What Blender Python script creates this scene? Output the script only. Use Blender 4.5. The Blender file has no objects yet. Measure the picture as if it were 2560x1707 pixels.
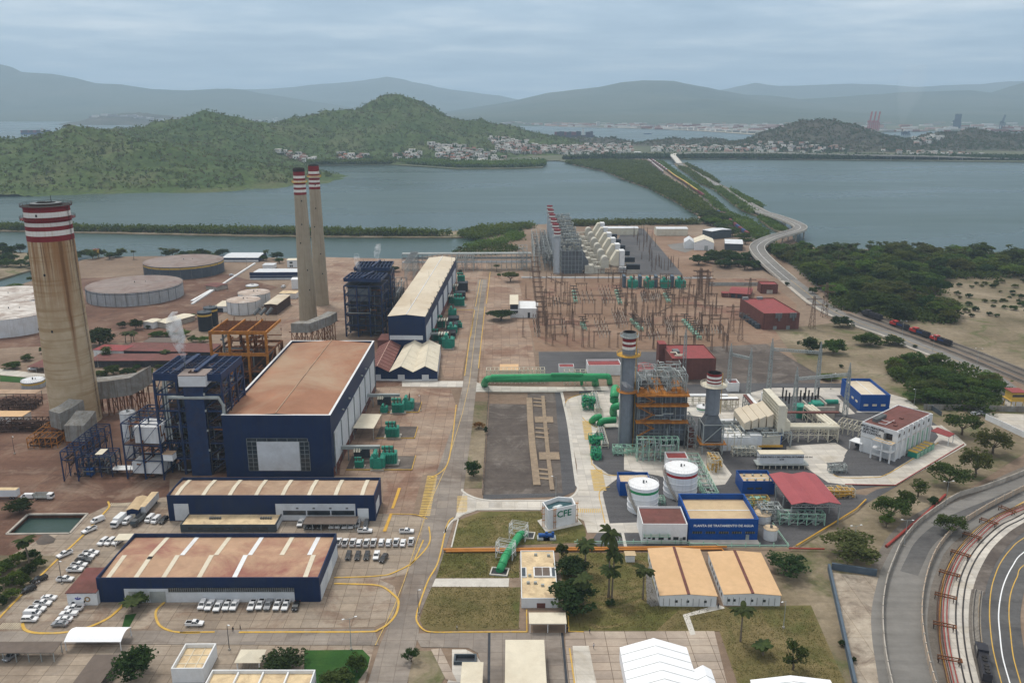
import bpy,bmesh,math,random
from mathutils import Vector,Matrix,noise
R=math.radians
sin,cos,pi=math.sin,math.cos,math.pi
rnd=random.Random(7)
C=bpy.context.scene
col=C.collection
H,F,PIT=150.0,2139.0,R(15.57)
cp,sp=cos(PIT),sin(PIT)
cd=bpy.data.cameras.new('camera');cam=bpy.data.objects.new('camera',cd);col.objects.link(cam)
cd.sensor_width=36;cd.lens=36*F/2560;cd.clip_start=1;cd.clip_end=90000
cam.location=(0,0,H);cam.rotation_euler=(pi/2-PIT,0,0);C.camera=cam
SUN_EL,SUN_AZ=R(62),R(-35)
w=bpy.data.worlds.new('World');C.world=w;w.use_nodes=True
def nd(t,ty,**k):
 n=t.nodes.new(ty)
 for a,b in k.items():
  if a.startswith('i_'):
   n.inputs[a[2:].replace('_',' ')].default_value=b
  else:setattr(n,a,b)
 return n
wt=w.node_tree;L=wt.links.new
bg=wt.nodes['Background'];bg.inputs['Strength'].default_value=0.095
sky=nd(wt,'ShaderNodeTexSky',sky_type='NISHITA',sun_disc=False,sun_elevation=SUN_EL,sun_rotation=SUN_AZ,dust_density=3.0)
tc=nd(wt,'ShaderNodeTexCoord');sx=nd(wt,'ShaderNodeSeparateXYZ');L(tc.outputs['Generated'],sx.inputs[0])
def wm(op,a,b=None):
 n=nd(wt,'ShaderNodeMath',operation=op)
 for i,q in enumerate((a,b)):
  if q is None:continue
  if isinstance(q,(int,float)):n.inputs[i].default_value=q
  else:L(q,n.inputs[i])
 return n.outputs[0]
zz=wm('MAXIMUM',wm('ADD',sx.outputs[2],0.05),0.03)
cx=nd(wt,'ShaderNodeCombineXYZ');L(wm('DIVIDE',sx.outputs[0],zz),cx.inputs[0]);L(wm('DIVIDE',sx.outputs[1],zz),cx.inputs[1])
n1=nd(wt,'ShaderNodeTexNoise',i_Scale=0.5,i_Detail=10.0,i_Roughness=0.6);L(cx.outputs[0],n1.inputs['Vector'])
r1=nd(wt,'ShaderNodeValToRGB');L(n1.outputs['Fac'],r1.inputs[0])
r1.color_ramp.elements[0].position=.36;r1.color_ramp.elements[0].color=(2.6,3.6,4.7,1)
r1.color_ramp.elements[1].position=.66;r1.color_ramp.elements[1].color=(5.6,6.3,6.9,1)
e=r1.color_ramp.elements.new(.5);e.color=(3.5,4.55,5.6,1)
mx=nd(wt,'ShaderNodeMix',data_type='RGBA');mx.inputs[0].default_value=.85
L(sky.outputs[0],mx.inputs[6]);L(r1.outputs[0],mx.inputs[7])
up=nd(wt,'ShaderNodeMapRange',interpolation_type='SMOOTHSTEP');up.inputs[1].default_value=.22;up.inputs[2].default_value=.6;L(sx.outputs[2],up.inputs[0])
m2=nd(wt,'ShaderNodeMix',data_type='RGBA');m2.inputs[7].default_value=(6.6,6.35,6.0,1);L(up.outputs[0],m2.inputs[0]);L(mx.outputs[2],m2.inputs[6]);L(m2.outputs[2],bg.inputs['Color'])
sd=bpy.data.lights.new('sun','SUN');sun=bpy.data.objects.new('sun',sd);col.objects.link(sun)
sd.energy=1.5;sd.angle=R(14);sd.color=(1,.95,.87)
sun.rotation_euler=(pi/2-SUN_EL,0,pi-SUN_AZ);sun.location=(0,0,900)
C.view_settings.view_transform='Standard';C.view_settings.look='None';C.view_settings.gamma=1
C.view_settings.exposure=0.6
C.cycles.use_denoising=True
C.cycles.max_bounces=6;C.cycles.diffuse_bounces=3;C.cycles.glossy_bounces=2;C.cycles.transparent_max_bounces=12
C.cycles.volume_bounces=1
FR=dict(S=(0,0,1),D=(0,0,.91875),A1=(0,400,3.647),A2=(0,800,3.647),A3=(0,1220,3.22),A4=(450,1220,3.22),A5=(500,780,3.485),A6=(600,400,3.267),A7=(1040,1220,3.219),A8=(1040,880,3.408),B1=(1560,880,3.564),B2=(1960,920,3.267),B3=(1560,1300,3.852),B4=(2000,1240,3.357),B5=(1180,480,3.563),B6=(1700,500,2.735),B7=(0,0,1.8375),B8=(1280,100,1.8375),C1=(1060,290,5.345),C2=(1460,290,5.345),C3=(1860,250,3.36),C4=(1560,380,4.704),C5=(500,290,4.055),C6=(480,600,5.6),C7=(1380,540,8.712),C8=(960,600,4.6125),D1=(1540,640,6.03),D2=(1780,900,6.03),D3=(2180,780,5.6),D4=(2200,1000,3.919),D5=(200,780,6.533),D6=(0,940,4.9),D7=(1440,1280,3.673),D8=(1500,1520,3.675),E1=(40,480,2.612),E2=(1560,1110,8.709),E3=(540,1020,6.918),E4=(1520,800,4.357),E5=(220,620,6.72),E6=(2040,940,6.532),E7=(1580,1200,6.189))
def ray(fr,x,y):
 ox,oy,s=FR[fr];x=ox+x/s;y=oy+y/s
 u=(x-1280)/F;v=(853.5-y)/F
 return Vector((u,cp+v*sp,-sp+v*cp))
def P(fr,x,y,z=0.0):
 d=ray(fr,x,y);t=(z-H)/d.z
 return Vector((d.x*t,d.y*t,z))
def Pd(fr,x,y,Y):
 d=ray(fr,x,y);t=Y/d.y
 return Vector((d.x*t,Y,H+d.z*t))
def zat(B,fr,x,y):
 d=ray(fr,x,y);return H+B.y/d.y*d.z
def PL(fr,*xy,z=0.0):return[P(fr,xy[i],xy[i+1],z)for i in range(0,len(xy),2)]
PR=0.013
MATS={}
def new_mat(name):
 m=bpy.data.materials.new(name);m.use_nodes=True
 return m,m.node_tree,m.node_tree.nodes['Principled BSDF']
def ramp(t,fac,stops):
 r=nd(t,'ShaderNodeValToRGB');t.links.new(fac,r.inputs[0]);el=r.color_ramp.elements
 while len(el)<len(stops):el.new(.5)
 for e,(p,c)in zip(el,stops):e.position=p;e.color=(*c[:3],1)
 return r.outputs[0]
def mixc(t,fac,a,b,mode='MIX'):
 m=nd(t,'ShaderNodeMix',data_type='RGBA',blend_type=mode)
 for i,q in((0,fac),(6,a),(7,b)):
  if isinstance(q,(int,float)):m.inputs[i].default_value=q
  elif isinstance(q,tuple):m.inputs[i].default_value=(*q[:3],1)
  else:t.links.new(q,m.inputs[i])
 return m.outputs[2]
def noi(t,vec,sc,det=5.0,ro=.6,dist=0.0):
 n=nd(t,'ShaderNodeTexNoise',i_Scale=sc,i_Detail=det,i_Roughness=ro,i_Distortion=dist);t.links.new(vec,n.inputs['Vector']);return n.outputs['Fac']
def mapv(t,vec,sc=(1,1,1),rot=(0,0,0),loc=(0,0,0)):
 m=nd(t,'ShaderNodeMapping');m.inputs['Scale'].default_value=sc;m.inputs['Rotation'].default_value=rot;m.inputs['Location'].default_value=loc
 t.links.new(vec,m.inputs[0]);return m.outputs[0]
def mat(name,c,rough=.7,metal=0.0,var=.25,sc=.35,dirt=None,dsc=.15,damt=.6,rib=None,rsc=5.0,joints=None,jc=None,streak=None,rand=0.0,spec=.18,jw=.012):
 m,t,b=new_mat(name);MATS[name]=m
 co=nd(t,'ShaderNodeTexCoord').outputs['Object']
 f=noi(t,co,sc,6,.65)
 lo=tuple(x*(1-var)for x in c);hi=tuple(min(1,x*(1+var))for x in c)
 o=ramp(t,f,[(.3,lo),(.5,c),(.7,hi)])
 if dirt:
  o=mixc(t,ramp(t,noi(t,co,dsc,8,.7,.6),[(.47,(0,0,0)),(.66,(damt,)*3)]),o,dirt)
 if streak:
  sv=noi(t,mapv(t,co,(1.1,1.1,.05)),1.0,4,.6)
  o=mixc(t,ramp(t,sv,[(.5,(0,0,0)),(.72,(.75,)*3)]),o,streak)
 if joints:
  br=nd(t,'ShaderNodeTexBrick',offset=0.0,i_Scale=1.0,i_Mortar_Size=jw,i_Bias=0.0);br.inputs['Brick Width'].default_value=joints[0];br.inputs['Row Height'].default_value=joints[1]
  br.inputs['Color1'].default_value=(1,1,1,1);br.inputs['Color2'].default_value=(.86,.86,.86,1);br.inputs['Mortar'].default_value=(*(jc or(.45,.42,.4)),1)
  t.links.new(mapv(t,co,(1,1,1),(0,0,-PR)),br.inputs['Vector'])
  o=mixc(t,1.0,o,br.outputs['Color'],'MULTIPLY')
 if rand:
  oi=nd(t,'ShaderNodeObjectInfo');hs=nd(t,'ShaderNodeHueSaturation')
  mr=nd(t,'ShaderNodeMapRange');mr.inputs[3].default_value=1-rand;mr.inputs[4].default_value=1+rand
  t.links.new(oi.outputs['Random'],mr.inputs[0]);t.links.new(mr.outputs[0],hs.inputs['Value']);t.links.new(o,hs.inputs['Color']);o=hs.outputs[0]
 if rib:
  wv=nd(t,'ShaderNodeTexWave',bands_direction=rib,wave_profile='SIN',i_Scale=rsc);t.links.new(co,wv.inputs['Vector'])
  o=mixc(t,ramp(t,wv.outputs['Fac'],[(.0,(.22,)*3),(.35,(0,0,0))]),o,tuple(x*.45 for x in c))
  bp=nd(t,'ShaderNodeBump',i_Strength=.5,i_Distance=.1);t.links.new(wv.outputs['Fac'],bp.inputs['Height']);t.links.new(bp.outputs[0],b.inputs['Normal'])
 t.links.new(o,b.inputs['Base Color'])
 b.inputs['Roughness'].default_value=rough;b.inputs['Metallic'].default_value=metal;b.inputs['Specular IOR Level'].default_value=spec
 return m
def ground_mat(name,stops,sc=.02,fine=.5,famt=.3,det=8,patch=None,psc=.05,joints=None,jc=None,grit=True):
 m,t,b=new_mat(name);MATS[name]=m
 co=nd(t,'ShaderNodeTexCoord').outputs['Object']
 o=ramp(t,noi(t,co,sc,det,.62,.4),stops)
 if patch:o=mixc(t,ramp(t,noi(t,co,psc,6,.7,1.0),[(.52,(0,0,0)),(.64,(.8,)*3)]),o,patch)
 g=ramp(t,noi(t,co,fine,6,.75),[(.25,(1-famt,)*3),(.75,(1+famt,)*3)])
 o=mixc(t,1.0,o,g,'MULTIPLY')
 st=noi(t,mapv(t,co,(.03,.35,1)),1,5,.6)
 o=mixc(t,1.0,o,ramp(t,st,[(.3,(.84,)*3),(.6,(1.06,)*3)]),'MULTIPLY')
 if joints:
  br=nd(t,'ShaderNodeTexBrick',offset=0.0,i_Scale=1.0,i_Mortar_Size=.09);br.inputs['Brick Width'].default_value=joints[0];br.inputs['Row Height'].default_value=joints[1]
  br.inputs['Color1'].default_value=(1.06,1.05,1.03,1);br.inputs['Color2'].default_value=(.84,.84,.85,1);br.inputs['Mortar'].default_value=(*(jc or(.5,.46,.42)),1);br.inputs['Mortar Smooth'].default_value=.3
  t.links.new(mapv(t,co,(1,1,1),(0,0,-PR)),br.inputs['Vector'])
  o=mixc(t,1.0,o,br.outputs['Color'],'MULTIPLY')
 t.links.new(o,b.inputs['Base Color']);b.inputs['Roughness'].default_value=.9;b.inputs['Specular IOR Level'].default_value=.15
 if grit:
  bp=nd(t,'ShaderNodeBump',i_Strength=.4,i_Distance=.25);t.links.new(noi(t,co,fine*1.7,5,.7),bp.inputs['Height']);t.links.new(bp.outputs[0],b.inputs['Normal'])
 return m
def leaf_mat(name,dark,light,trans=.25,rand=.22,nsc=.35):
 m,t,b=new_mat(name);MATS[name]=m
 co=nd(t,'ShaderNodeTexCoord').outputs['Object']
 o=ramp(t,noi(t,co,nsc,5,.7),[(.3,dark),(.72,light)])
 oi=nd(t,'ShaderNodeObjectInfo');hs=nd(t,'ShaderNodeHueSaturation')
 mr=nd(t,'ShaderNodeMapRange');mr.inputs[3].default_value=1-rand;mr.inputs[4].default_value=1+rand
 mh=nd(t,'ShaderNodeMapRange');mh.inputs[3].default_value=.475;mh.inputs[4].default_value=.515
 t.links.new(oi.outputs['Random'],mr.inputs[0]);t.links.new(oi.outputs['Random'],mh.inputs[0])
 t.links.new(mr.outputs[0],hs.inputs['Value']);t.links.new(mh.outputs[0],hs.inputs['Hue']);t.links.new(o,hs.inputs['Color'])
 t.links.new(hs.outputs[0],b.inputs['Base Color']);b.inputs['Roughness'].default_value=.75;b.inputs['Specular IOR Level'].default_value=.12
 tl=nd(t,'ShaderNodeBsdfTranslucent');t.links.new(mixc(t,1.0,hs.outputs[0],(1.35,1.3,.6),'MULTIPLY'),tl.inputs[0]);ms=nd(t,'ShaderNodeMixShader');ms.inputs[0].default_value=.38
 t.links.new(b.outputs[0],ms.inputs[1]);t.links.new(tl.outputs[0],ms.inputs[2]);t.links.new(ms.outputs[0],t.nodes['Material Output'].inputs['Surface'])
 return m
mat('navy',(.009,.026,.085),.5,var=.22,sc=.12,rib='X',rsc=3.0,dirt=(.026,.042,.085),dsc=.07,damt=.6,streak=(.02,.032,.06))
mat('navy_paint',(.014,.032,.09),.5,var=.3,dirt=(.05,.035,.03),damt=.5)
mat('white_sheet',(.66,.69,.73),.55,var=.08,rib='X',rsc=2.2,dirt=(.42,.42,.42),damt=.35)
mat('white_side',(.66,.69,.73),.55,var=.08,rib='Y',rsc=2.2,dirt=(.42,.42,.42),damt=.35)
mat('white',(.70,.72,.74),.5,var=.07,dirt=(.45,.43,.4),damt=.3)
mat('white_clean',(.78,.8,.82),.45,var=.04)
mat('fabric_white',(.82,.84,.88),.6,var=.03)
mat('bright_blue',(.006,.07,.30),.5,var=.12,rib='X',rsc=3.0)
mat('hall_roof',(.33,.165,.10),.75,var=.22,sc=.05,dirt=(.40,.29,.20),dsc=.018,damt=.9,rib='Y',rsc=1.2)
mat('rust_roof',(.46,.30,.20),.75,var=.16,sc=.2,dirt=(.27,.10,.085),dsc=.045,damt=.85,rib='X',rsc=1.5)
mat('tan_roof',(.42,.30,.21),.75,var=.18,sc=.2,dirt=(.27,.16,.11),dsc=.07,damt=.7,rib='X',rsc=1.5)
mat('cream_roof',(.62,.55,.44),.7,var=.08,sc=.1,dirt=(.45,.35,.23),dsc=.03,damt=.6,rib='X',rsc=1.0)
mat('cream_sheet',(.62,.57,.46),.7,var=.07,dirt=(.48,.42,.32),dsc=.1,damt=.5)
mat('peach_roof',(.66,.44,.25),.75,var=.08,dirt=(.58,.38,.2),dsc=.08,damt=.5,rib='Y',rsc=1.6)
mat('sand_roof',(.56,.43,.27),.75,var=.1,rib='X',rsc=1.6,dirt=(.4,.27,.18),damt=.35)
mat('flat_roof',(.62,.49,.31),.85,var=.2,sc=.3,dirt=(.33,.24,.16),dsc=.22,damt=.7)
mat('red_roof',(.27,.06,.06),.7,var=.14,dirt=(.2,.06,.055),damt=.5,rib='X',rsc=1.6)
mat('pink_roof',(.36,.09,.10),.65,var=.1,sc=.15,rib='Y',rsc=1.8)
mat('maroon_roof',(.15,.065,.055),.75,var=.2,dirt=(.22,.08,.075),dsc=.1,damt=.7,rib='X',rsc=1.8)
mat('brown_roof',(.13,.105,.09),.8,var=.15)
mat('brick',(.145,.06,.05),.8,var=.2,joints=(1.0,.4),jc=(.7,.68,.66))
mat('dark_wall',(.035,.04,.05),.6,var=.3)
mat('slate',(.06,.075,.09),.6,var=.2)
mat('glass',(.03,.038,.045),.12,var=.5,spec=.7)
mat('conc',(.40,.37,.33),.85,var=.18,dirt=(.25,.22,.19),dsc=.2,damt=.6)
mat('conc_light',(.52,.50,.46),.85,var=.12,dirt=(.38,.36,.33),dsc=.15,damt=.5)
mat('grey_conc',(.25,.25,.24),.85,var=.25,dirt=(.16,.13,.1),dsc=.15,damt=.7,streak=(.13,.09,.06))
mat('stack_conc',(.44,.35,.235),.85,var=.10,sc=.12,dirt=(.33,.25,.16),dsc=.06,damt=.6,streak=(.33,.25,.165))
mat('stack_conc_b',(.34,.29,.215),.85,var=.12,sc=.12,streak=(.25,.20,.14))
mat('stack_rust',(.19,.085,.03),.9,var=.3,streak=(.06,.03,.02))
mat('stack_red',(.20,.018,.022),.6,var=.15,streak=(.13,.02,.02))
mat('stack_white',(.68,.67,.64),.6,var=.06,streak=(.5,.44,.34))
mat('soot',(.03,.028,.028),.9,var=.4)
mat('rust',(.19,.075,.032),.85,var=.4,sc=.8,dirt=(.08,.04,.025),dsc=.5,damt=.8)
mat('orange_steel',(.42,.17,.03),.65,var=.25,dirt=(.2,.08,.03),dsc=.4,damt=.8)
mat('rust_dark',(.075,.045,.035),.85,var=.4,sc=.6)
mat('boiler_dark',(.045,.045,.05),.8,var=.5,sc=.3,dirt=(.10,.06,.045),dsc=.3,damt=.7)
mat('boiler_grey',(.12,.135,.155),.6,var=.2,rib='X',rsc=.9,dirt=(.08,.085,.09),dsc=.3,damt=.6)
mat('steel_grey',(.22,.25,.26),.5,metal=.2,var=.25,dirt=(.15,.13,.11),dsc=.6,damt=.5)
mat('galv',(.33,.36,.36),.5,metal=.2,var=.2)
mat('galv_dark',(.14,.15,.155),.6,metal=.1,var=.3)
mat('stack_steel',(.21,.24,.28),.5,metal=.2,var=.12,dirt=(.16,.18,.2),dsc=.3,damt=.5,joints=(30.,3.2),jc=(.75,.75,.75),jw=.06)
mat('stack_pale',(.42,.46,.50),.5,metal=.1,var=.12)
mat('cream_steel',(.60,.57,.47),.55,var=.1,dirt=(.45,.38,.28),damt=.4)
mat('filter_cream',(.62,.59,.50),.6,var=.08,joints=(1.4,1.4),jc=(.72,.7,.66),dirt=(.48,.42,.33),damt=.4)
mat('turb_cream',(.50,.49,.43),.6,var=.12,dirt=(.33,.3,.25),dsc=.3,damt=.6)
mat('ochre',(.55,.32,.05),.6,var=.15,dirt=(.4,.22,.05),damt=.5)
mat('kerb_yellow',(.55,.34,.06),.7,var=.2,dirt=(.4,.33,.2),dsc=.5,damt=.6)
mat('pipe_orange',(.50,.21,.05),.5,var=.15)
mat('pipe_red',(.30,.05,.04),.5,var=.2)
mat('green_pipe',(.035,.30,.12),.4,var=.12,dirt=(.03,.22,.09),damt=.5)
mat('mint',(.30,.50,.40),.5,var=.1)
mat('teal',(.025,.25,.18),.45,var=.2,dirt=(.02,.12,.09),dsc=.6,damt=.6)
mat('green_stripe',(.03,.25,.10),.5,var=.08)
mat('red_paint',(.35,.025,.03),.5,var=.12)
mat('tank_white',(.74,.76,.79),.45,var=.05,streak=(.6,.6,.6))
mat('tank_old_white',(.62,.64,.67),.55,var=.08,streak=(.45,.45,.45),dirt=(.42,.38,.33),dsc=.1,damt=.4)
mat('tank_grey',(.34,.36,.39),.6,var=.12,streak=(.20,.19,.17),dirt=(.27,.26,.24),dsc=.1,damt=.5)
mat('tank_dark',(.065,.08,.10),.55,var=.15)
mat('tank_black',(.02,.025,.032),.5,var=.25)
mat('tank_roof',(.24,.20,.185),.85,var=.2,sc=.08,dirt=(.17,.115,.10),dsc=.06,damt=.8)
mat('tank_roof_white',(.55,.52,.49),.85,var=.2,sc=.1,dirt=(.24,.18,.15),dsc=.07,damt=.95)
mat('tank_roof_rusty',(.42,.34,.29),.85,var=.2,sc=.15,dirt=(.6,.57,.54),dsc=.12,damt=.8)
mat('tan_dome',(.60,.47,.32),.7,var=.12,dirt=(.42,.30,.2),dsc=.3,damt=.6)
mat('stripe_yellow',(.50,.33,.07),.6,var=.12)
mat('text_dark',(.06,.06,.07),.7,var=.2)
mat('text_green',(.02,.16,.10),.6,var=.1)
mat('rail',(.045,.04,.04),.5,metal=.4,var=.3)
mat('bark',(.11,.085,.06),.9,var=.3,sc=1.5)
mat('palm_bark',(.16,.13,.10),.9,var=.3,sc=1.5)
mat('twig',(.15,.12,.10),.9,var=.3)
mat('tyre',(.012,.012,.013),.8)
mat('rim',(.3,.3,.32),.3,metal=.6)
mat('car_white',(.72,.73,.75),.25,var=.03,spec=.6)
mat('car_silver',(.33,.34,.36),.25,metal=.4,var=.03)
mat('car_black',(.012,.012,.014),.2,var=.1,spec=.7)
mat('car_grey',(.06,.065,.07),.25,var=.1,spec=.6)
mat('bed_black',(.015,.015,.016),.7)
mat('lamp_red',(.3,.01,.01),.3)
mat('skin',(.25,.13,.08),.7);mat('cloth_dark',(.02,.025,.04),.8);mat('cloth_light',(.5,.5,.52),.8);mat('hair',(.01,.008,.007),.8)
mat('loco_red',(.38,.03,.025),.45,var=.15);mat('loco_dark',(.03,.03,.038),.5,var=.3)
mat('cargo_red',(.16,.035,.045),.7,var=.3);mat('cargo_blue',(.03,.06,.17),.7,var=.3);mat('cargo_yellow',(.5,.36,.08),.7,var=.2)
mat('ship_hull',(.05,.035,.06),.6,var=.2);mat('crane_red',(.40,.10,.09),.6);mat('crane_dark',(.06,.09,.13),.6)
mat('roof_tile',(.22,.09,.06),.8,rand=.25);mat('house_white',(.58,.56,.53),.8,rand=.25);mat('house_pink',(.42,.27,.23),.8,rand=.3);mat('house_grey',(.32,.31,.30),.8,rand=.3)
mat('porcelain',(.10,.05,.035),.4);mat('porcelain_dark',(.02,.018,.018),.4)
mat('lattice_brown',(.15,.10,.075),.8,var=.25,rand=.2)
mat('cobalt',(.02,.10,.35),.5)
leaf_mat('leaf',(.028,.055,.014),(.085,.135,.034))
leaf_mat('leaf_dark',(.015,.034,.012),(.048,.085,.026))
leaf_mat('leaf_dry',(.048,.065,.02),(.12,.14,.046))
leaf_mat('leaf_light',(.05,.09,.017),(.12,.18,.035))
leaf_mat('palm_leaf',(.03,.046,.015),(.085,.11,.035),nsc=.8)
leaf_mat('mangrove',(.04,.075,.018),(.115,.16,.036),nsc=.03)
leaf_mat('flower_tree',(.05,.06,.018),(.26,.06,.02),nsc=1.0)
class M:
 def __init__(s):s.v=[];s.f=[];s.mi=[];s.sm=[];s.mats=[];s.k=0;s.T=None
 def use(s,m):
  if m not in s.mats:s.mats.append(m)
  s.k=s.mats.index(m);return s
 def add(s,vs,fs,smooth=False):
  n=len(s.v)
  s.v+=[(s.T@Vector(q))if s.T else q for q in vs]
  for f in fs:s.f.append([i+n for i in f]);s.mi.append(s.k);s.sm.append(smooth)
  return s
 def box(s,x0,y0,z0,x1,y1,z1):
  return s.add([(x0,y0,z0),(x1,y0,z0),(x1,y1,z0),(x0,y1,z0),(x0,y0,z1),(x1,y0,z1),(x1,y1,z1),(x0,y1,z1)],[(0,3,2,1),(4,5,6,7),(0,1,5,4),(1,2,6,5),(2,3,7,6),(3,0,4,7)])
 def cbox(s,x,y,z,sx,sy,sz):return s.box(x-sx/2,y-sy/2,z,x+sx/2,y+sy/2,z+sz)
 def bar(s,a,b,t,t2=None):
  a=Vector(a);b=Vector(b);d=b-a
  if d.length<1e-6:return s
  d.normalize();up=Vector((0,0,1))if abs(d.z)<.95 else Vector((0,1,0))
  u=d.cross(up).normalized()*(t/2);v=u.cross(d).normalized()*((t2 or t)/2)
  vs=[a-u-v,a+u-v,a+u+v,a-u+v,b-u-v,b+u-v,b+u+v,b-u+v]
  return s.add(vs,[(0,1,2,3),(7,6,5,4),(0,4,5,1),(1,5,6,2),(2,6,7,3),(3,7,4,0)])
 def tube(s,pts,r,n=8,r1=None,caps=True):
  pts=[Vector(p)for p in pts];rings=[];m=len(pts);vs=[]
  for i,p in enumerate(pts):
   d=(pts[min(i+1,m-1)]-pts[max(i-1,0)]).normalized()
   up=Vector((0,0,1))if abs(d.z)<.9 else Vector((1,0,0))
   u=d.cross(up).normalized();v=u.cross(d)
   rr=r+(r1-r)*i/(m-1)if r1 is not None else r
   for k in range(n):vs.append(p+u*(rr*cos(2*pi*k/n))+v*(rr*sin(2*pi*k/n)))
  fs=[]
  for i in range(m-1):
   for k in range(n):
    a=i*n+k;b=i*n+(k+1)%n;fs.append((b,a,a+n,b+n))
  s.add(vs,fs,True)
  if caps:
   s.add(vs[:n],[tuple(range(n))]);s.add(vs[-n:],[tuple(range(n-1,-1,-1))])
  return s
 def lathe(s,prof,n=32,c=(0,0),cap=True,mats=None):
  x,y=c
  for i in range(len(prof)-1):
   if mats:s.use(mats[i])
   (r0,z0),(r1,z1)=prof[i],prof[i+1]
   vs=[(x+r0*cos(2*pi*k/n),y+r0*sin(2*pi*k/n),z0)for k in range(n)]+[(x+r1*cos(2*pi*k/n),y+r1*sin(2*pi*k/n),z1)for k in range(n)]
   s.add(vs,[(k,(k+1)%n,n+(k+1)%n,n+k)for k in range(n)],abs(z1-z0)>.01*abs(r1-r0))
  if cap and prof[-1][0]>.01:
   r,z=prof[-1];s.add([(x+r*cos(2*pi*k/n),y+r*sin(2*pi*k/n),z)for k in range(n)],[tuple(range(n))])
  return s
 def cyl(s,x,y,z0,z1,r,r1=None,n=16):return s.lathe([(r,z0),(r if r1 is None else r1,z1)],n,(x,y))
 def prism(s,poly,z0,z1):
  n=len(poly);a=sum(poly[i][0]*poly[(i+1)%n][1]-poly[(i+1)%n][0]*poly[i][1]for i in range(n))
  if a<0:poly=poly[::-1]
  s.add([(p[0],p[1],z0)for p in poly]+[(p[0],p[1],z1)for p in poly],[tuple(range(n-1,-1,-1)),tuple(range(n,2*n))]+[(i,(i+1)%n,n+(i+1)%n,n+i)for i in range(n)])
  return s
 def sheet(s,poly,z=None):
  n=len(poly);a=sum(poly[i][0]*poly[(i+1)%n][1]-poly[(i+1)%n][0]*poly[i][1]for i in range(n))
  if a<0:poly=poly[::-1]
  return s.add([(p[0],p[1],p[2]if z is None else z)for p in poly],[tuple(range(n))])
 def ball(s,c,rx,ry=None,rz=None,n=10,m=6):
  ry=ry or rx;rz=rz or rx;vs=[];fs=[]
  for i in range(m+1):
   th=pi*i/m
   for k in range(n):vs.append((c[0]+rx*sin(th)*cos(2*pi*k/n),c[1]+ry*sin(th)*sin(2*pi*k/n),c[2]+rz*cos(th)))
  for i in range(m):
   for k in range(n):fs.append((i*n+k,(i+1)*n+k,(i+1)*n+(k+1)%n,i*n+(k+1)%n))
  return s.add(vs,fs,True)
 def lattice(s,a,b,w0,w1,bays,chord,brace,hor=True):
  a=Vector(a);b=Vector(b);d=(b-a).normalized();up=Vector((0,0,1))if abs(d.z)<.9 else Vector((0,1,0))
  u=d.cross(up).normalized();v=u.cross(d).normalized()
  def cr(t,i):
   ww=(w0+(w1-w0)*t)/2;sx,sy=((-1,-1),(1,-1),(1,1),(-1,1))[i%4]
   return a+(b-a)*t+u*(sx*ww)+v*(sy*ww)
  for i in range(4):s.bar(cr(0,i),cr(1,i),chord)
  for q in range(bays):
   t0,t1=q/bays,(q+1)/bays
   for i in range(4):
    if(q+i)%2:s.bar(cr(t0,i),cr(t1,i+1),brace)
    else:s.bar(cr(t0,i+1),cr(t1,i),brace)
    if hor:s.bar(cr(t1,i),cr(t1,i+1),brace)
  return s
 def mesh(s,name,m=None):
  me=bpy.data.meshes.new(name);me.from_pydata([tuple(q)for q in s.v],[],s.f)
  ms=s.mats or[m]
  for q in ms:me.materials.append(MATS[q])
  me.polygons.foreach_set('material_index',s.mi if s.mats else[0]*len(s.f));me.polygons.foreach_set('use_smooth',s.sm);me.update()
  return me
 def build(s,name,m=None,parent=None,loc=None,rz=0.0):
  if s.mats and m and m not in s.mats:pass
  o=bpy.data.objects.new(name,s.mesh(name,m));col.objects.link(o)
  if parent:o.parent=parent
  if loc is not None:o.location=loc
  o.rotation_euler.z=rz
  return o
def tag(o,label,cat,group=None):
 o['label']=label;o['category']=cat;o['kind']='thing'
 if group:o['group']=group
 return o
def thing(name,label,cat,loc=(0,0,0),rz=0.0,group=None):
 o=bpy.data.objects.new(name,None);col.objects.link(o);o.empty_display_size=.5
 o.location=loc;o.rotation_euler.z=rz
 return tag(o,label,cat,group)
def kids(o):return KIDS.get(o.name)or[c for c in o.children]
KIDS={}
def dup(root,loc,rz=0.0,label=None,group=None,sc=None):
 def cp_(o,par):
  c=o.copy();col.objects.link(c);c.parent=par
  for ch in list(o.children):cp_(ch,c)
  return c
 c=cp_(root,None);c.location=loc;c.rotation_euler.z=rz
 if sc is not None:c.scale=sc if hasattr(sc,'__len__')else(sc,sc,sc)
 if label:c['label']=label
 if group:c['group']=group
 return c
def struct(o,k='structure'):o['kind']=k;return o
class Kind:
 def __init__(s,make):s.make=make;s.proto=None
 def put(s,loc,rz,label,group=None,sc=None):
  if s.proto is None:
   s.proto=s.make();o=s.proto;o.location=loc;o.rotation_euler.z=rz
   if sc is not None:o.scale=sc if hasattr(sc,'__len__')else(sc,sc,sc)
   o['label']=label
   if group:o['group']=group
   elif 'group' in o:del o['group']
   return o
  c=dup(s.proto,loc,rz,label,group,(1,1,1)if sc is None else sc)
  if not group and 'group' in c:del c['group']
  return c
LAY=[0]
def ground_sheet(name,m,pts,z,kind='structure',skirt=0.0):
 LAY[0]+=1;mm=M()
 if skirt:mm.prism([(p[0],p[1])for p in pts],-skirt,0)
 else:mm.sheet([(p[0],p[1],0)for p in pts])
 return struct(mm.build(name,m,loc=(0,0,z+.0008*LAY[0])),kind)
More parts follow.
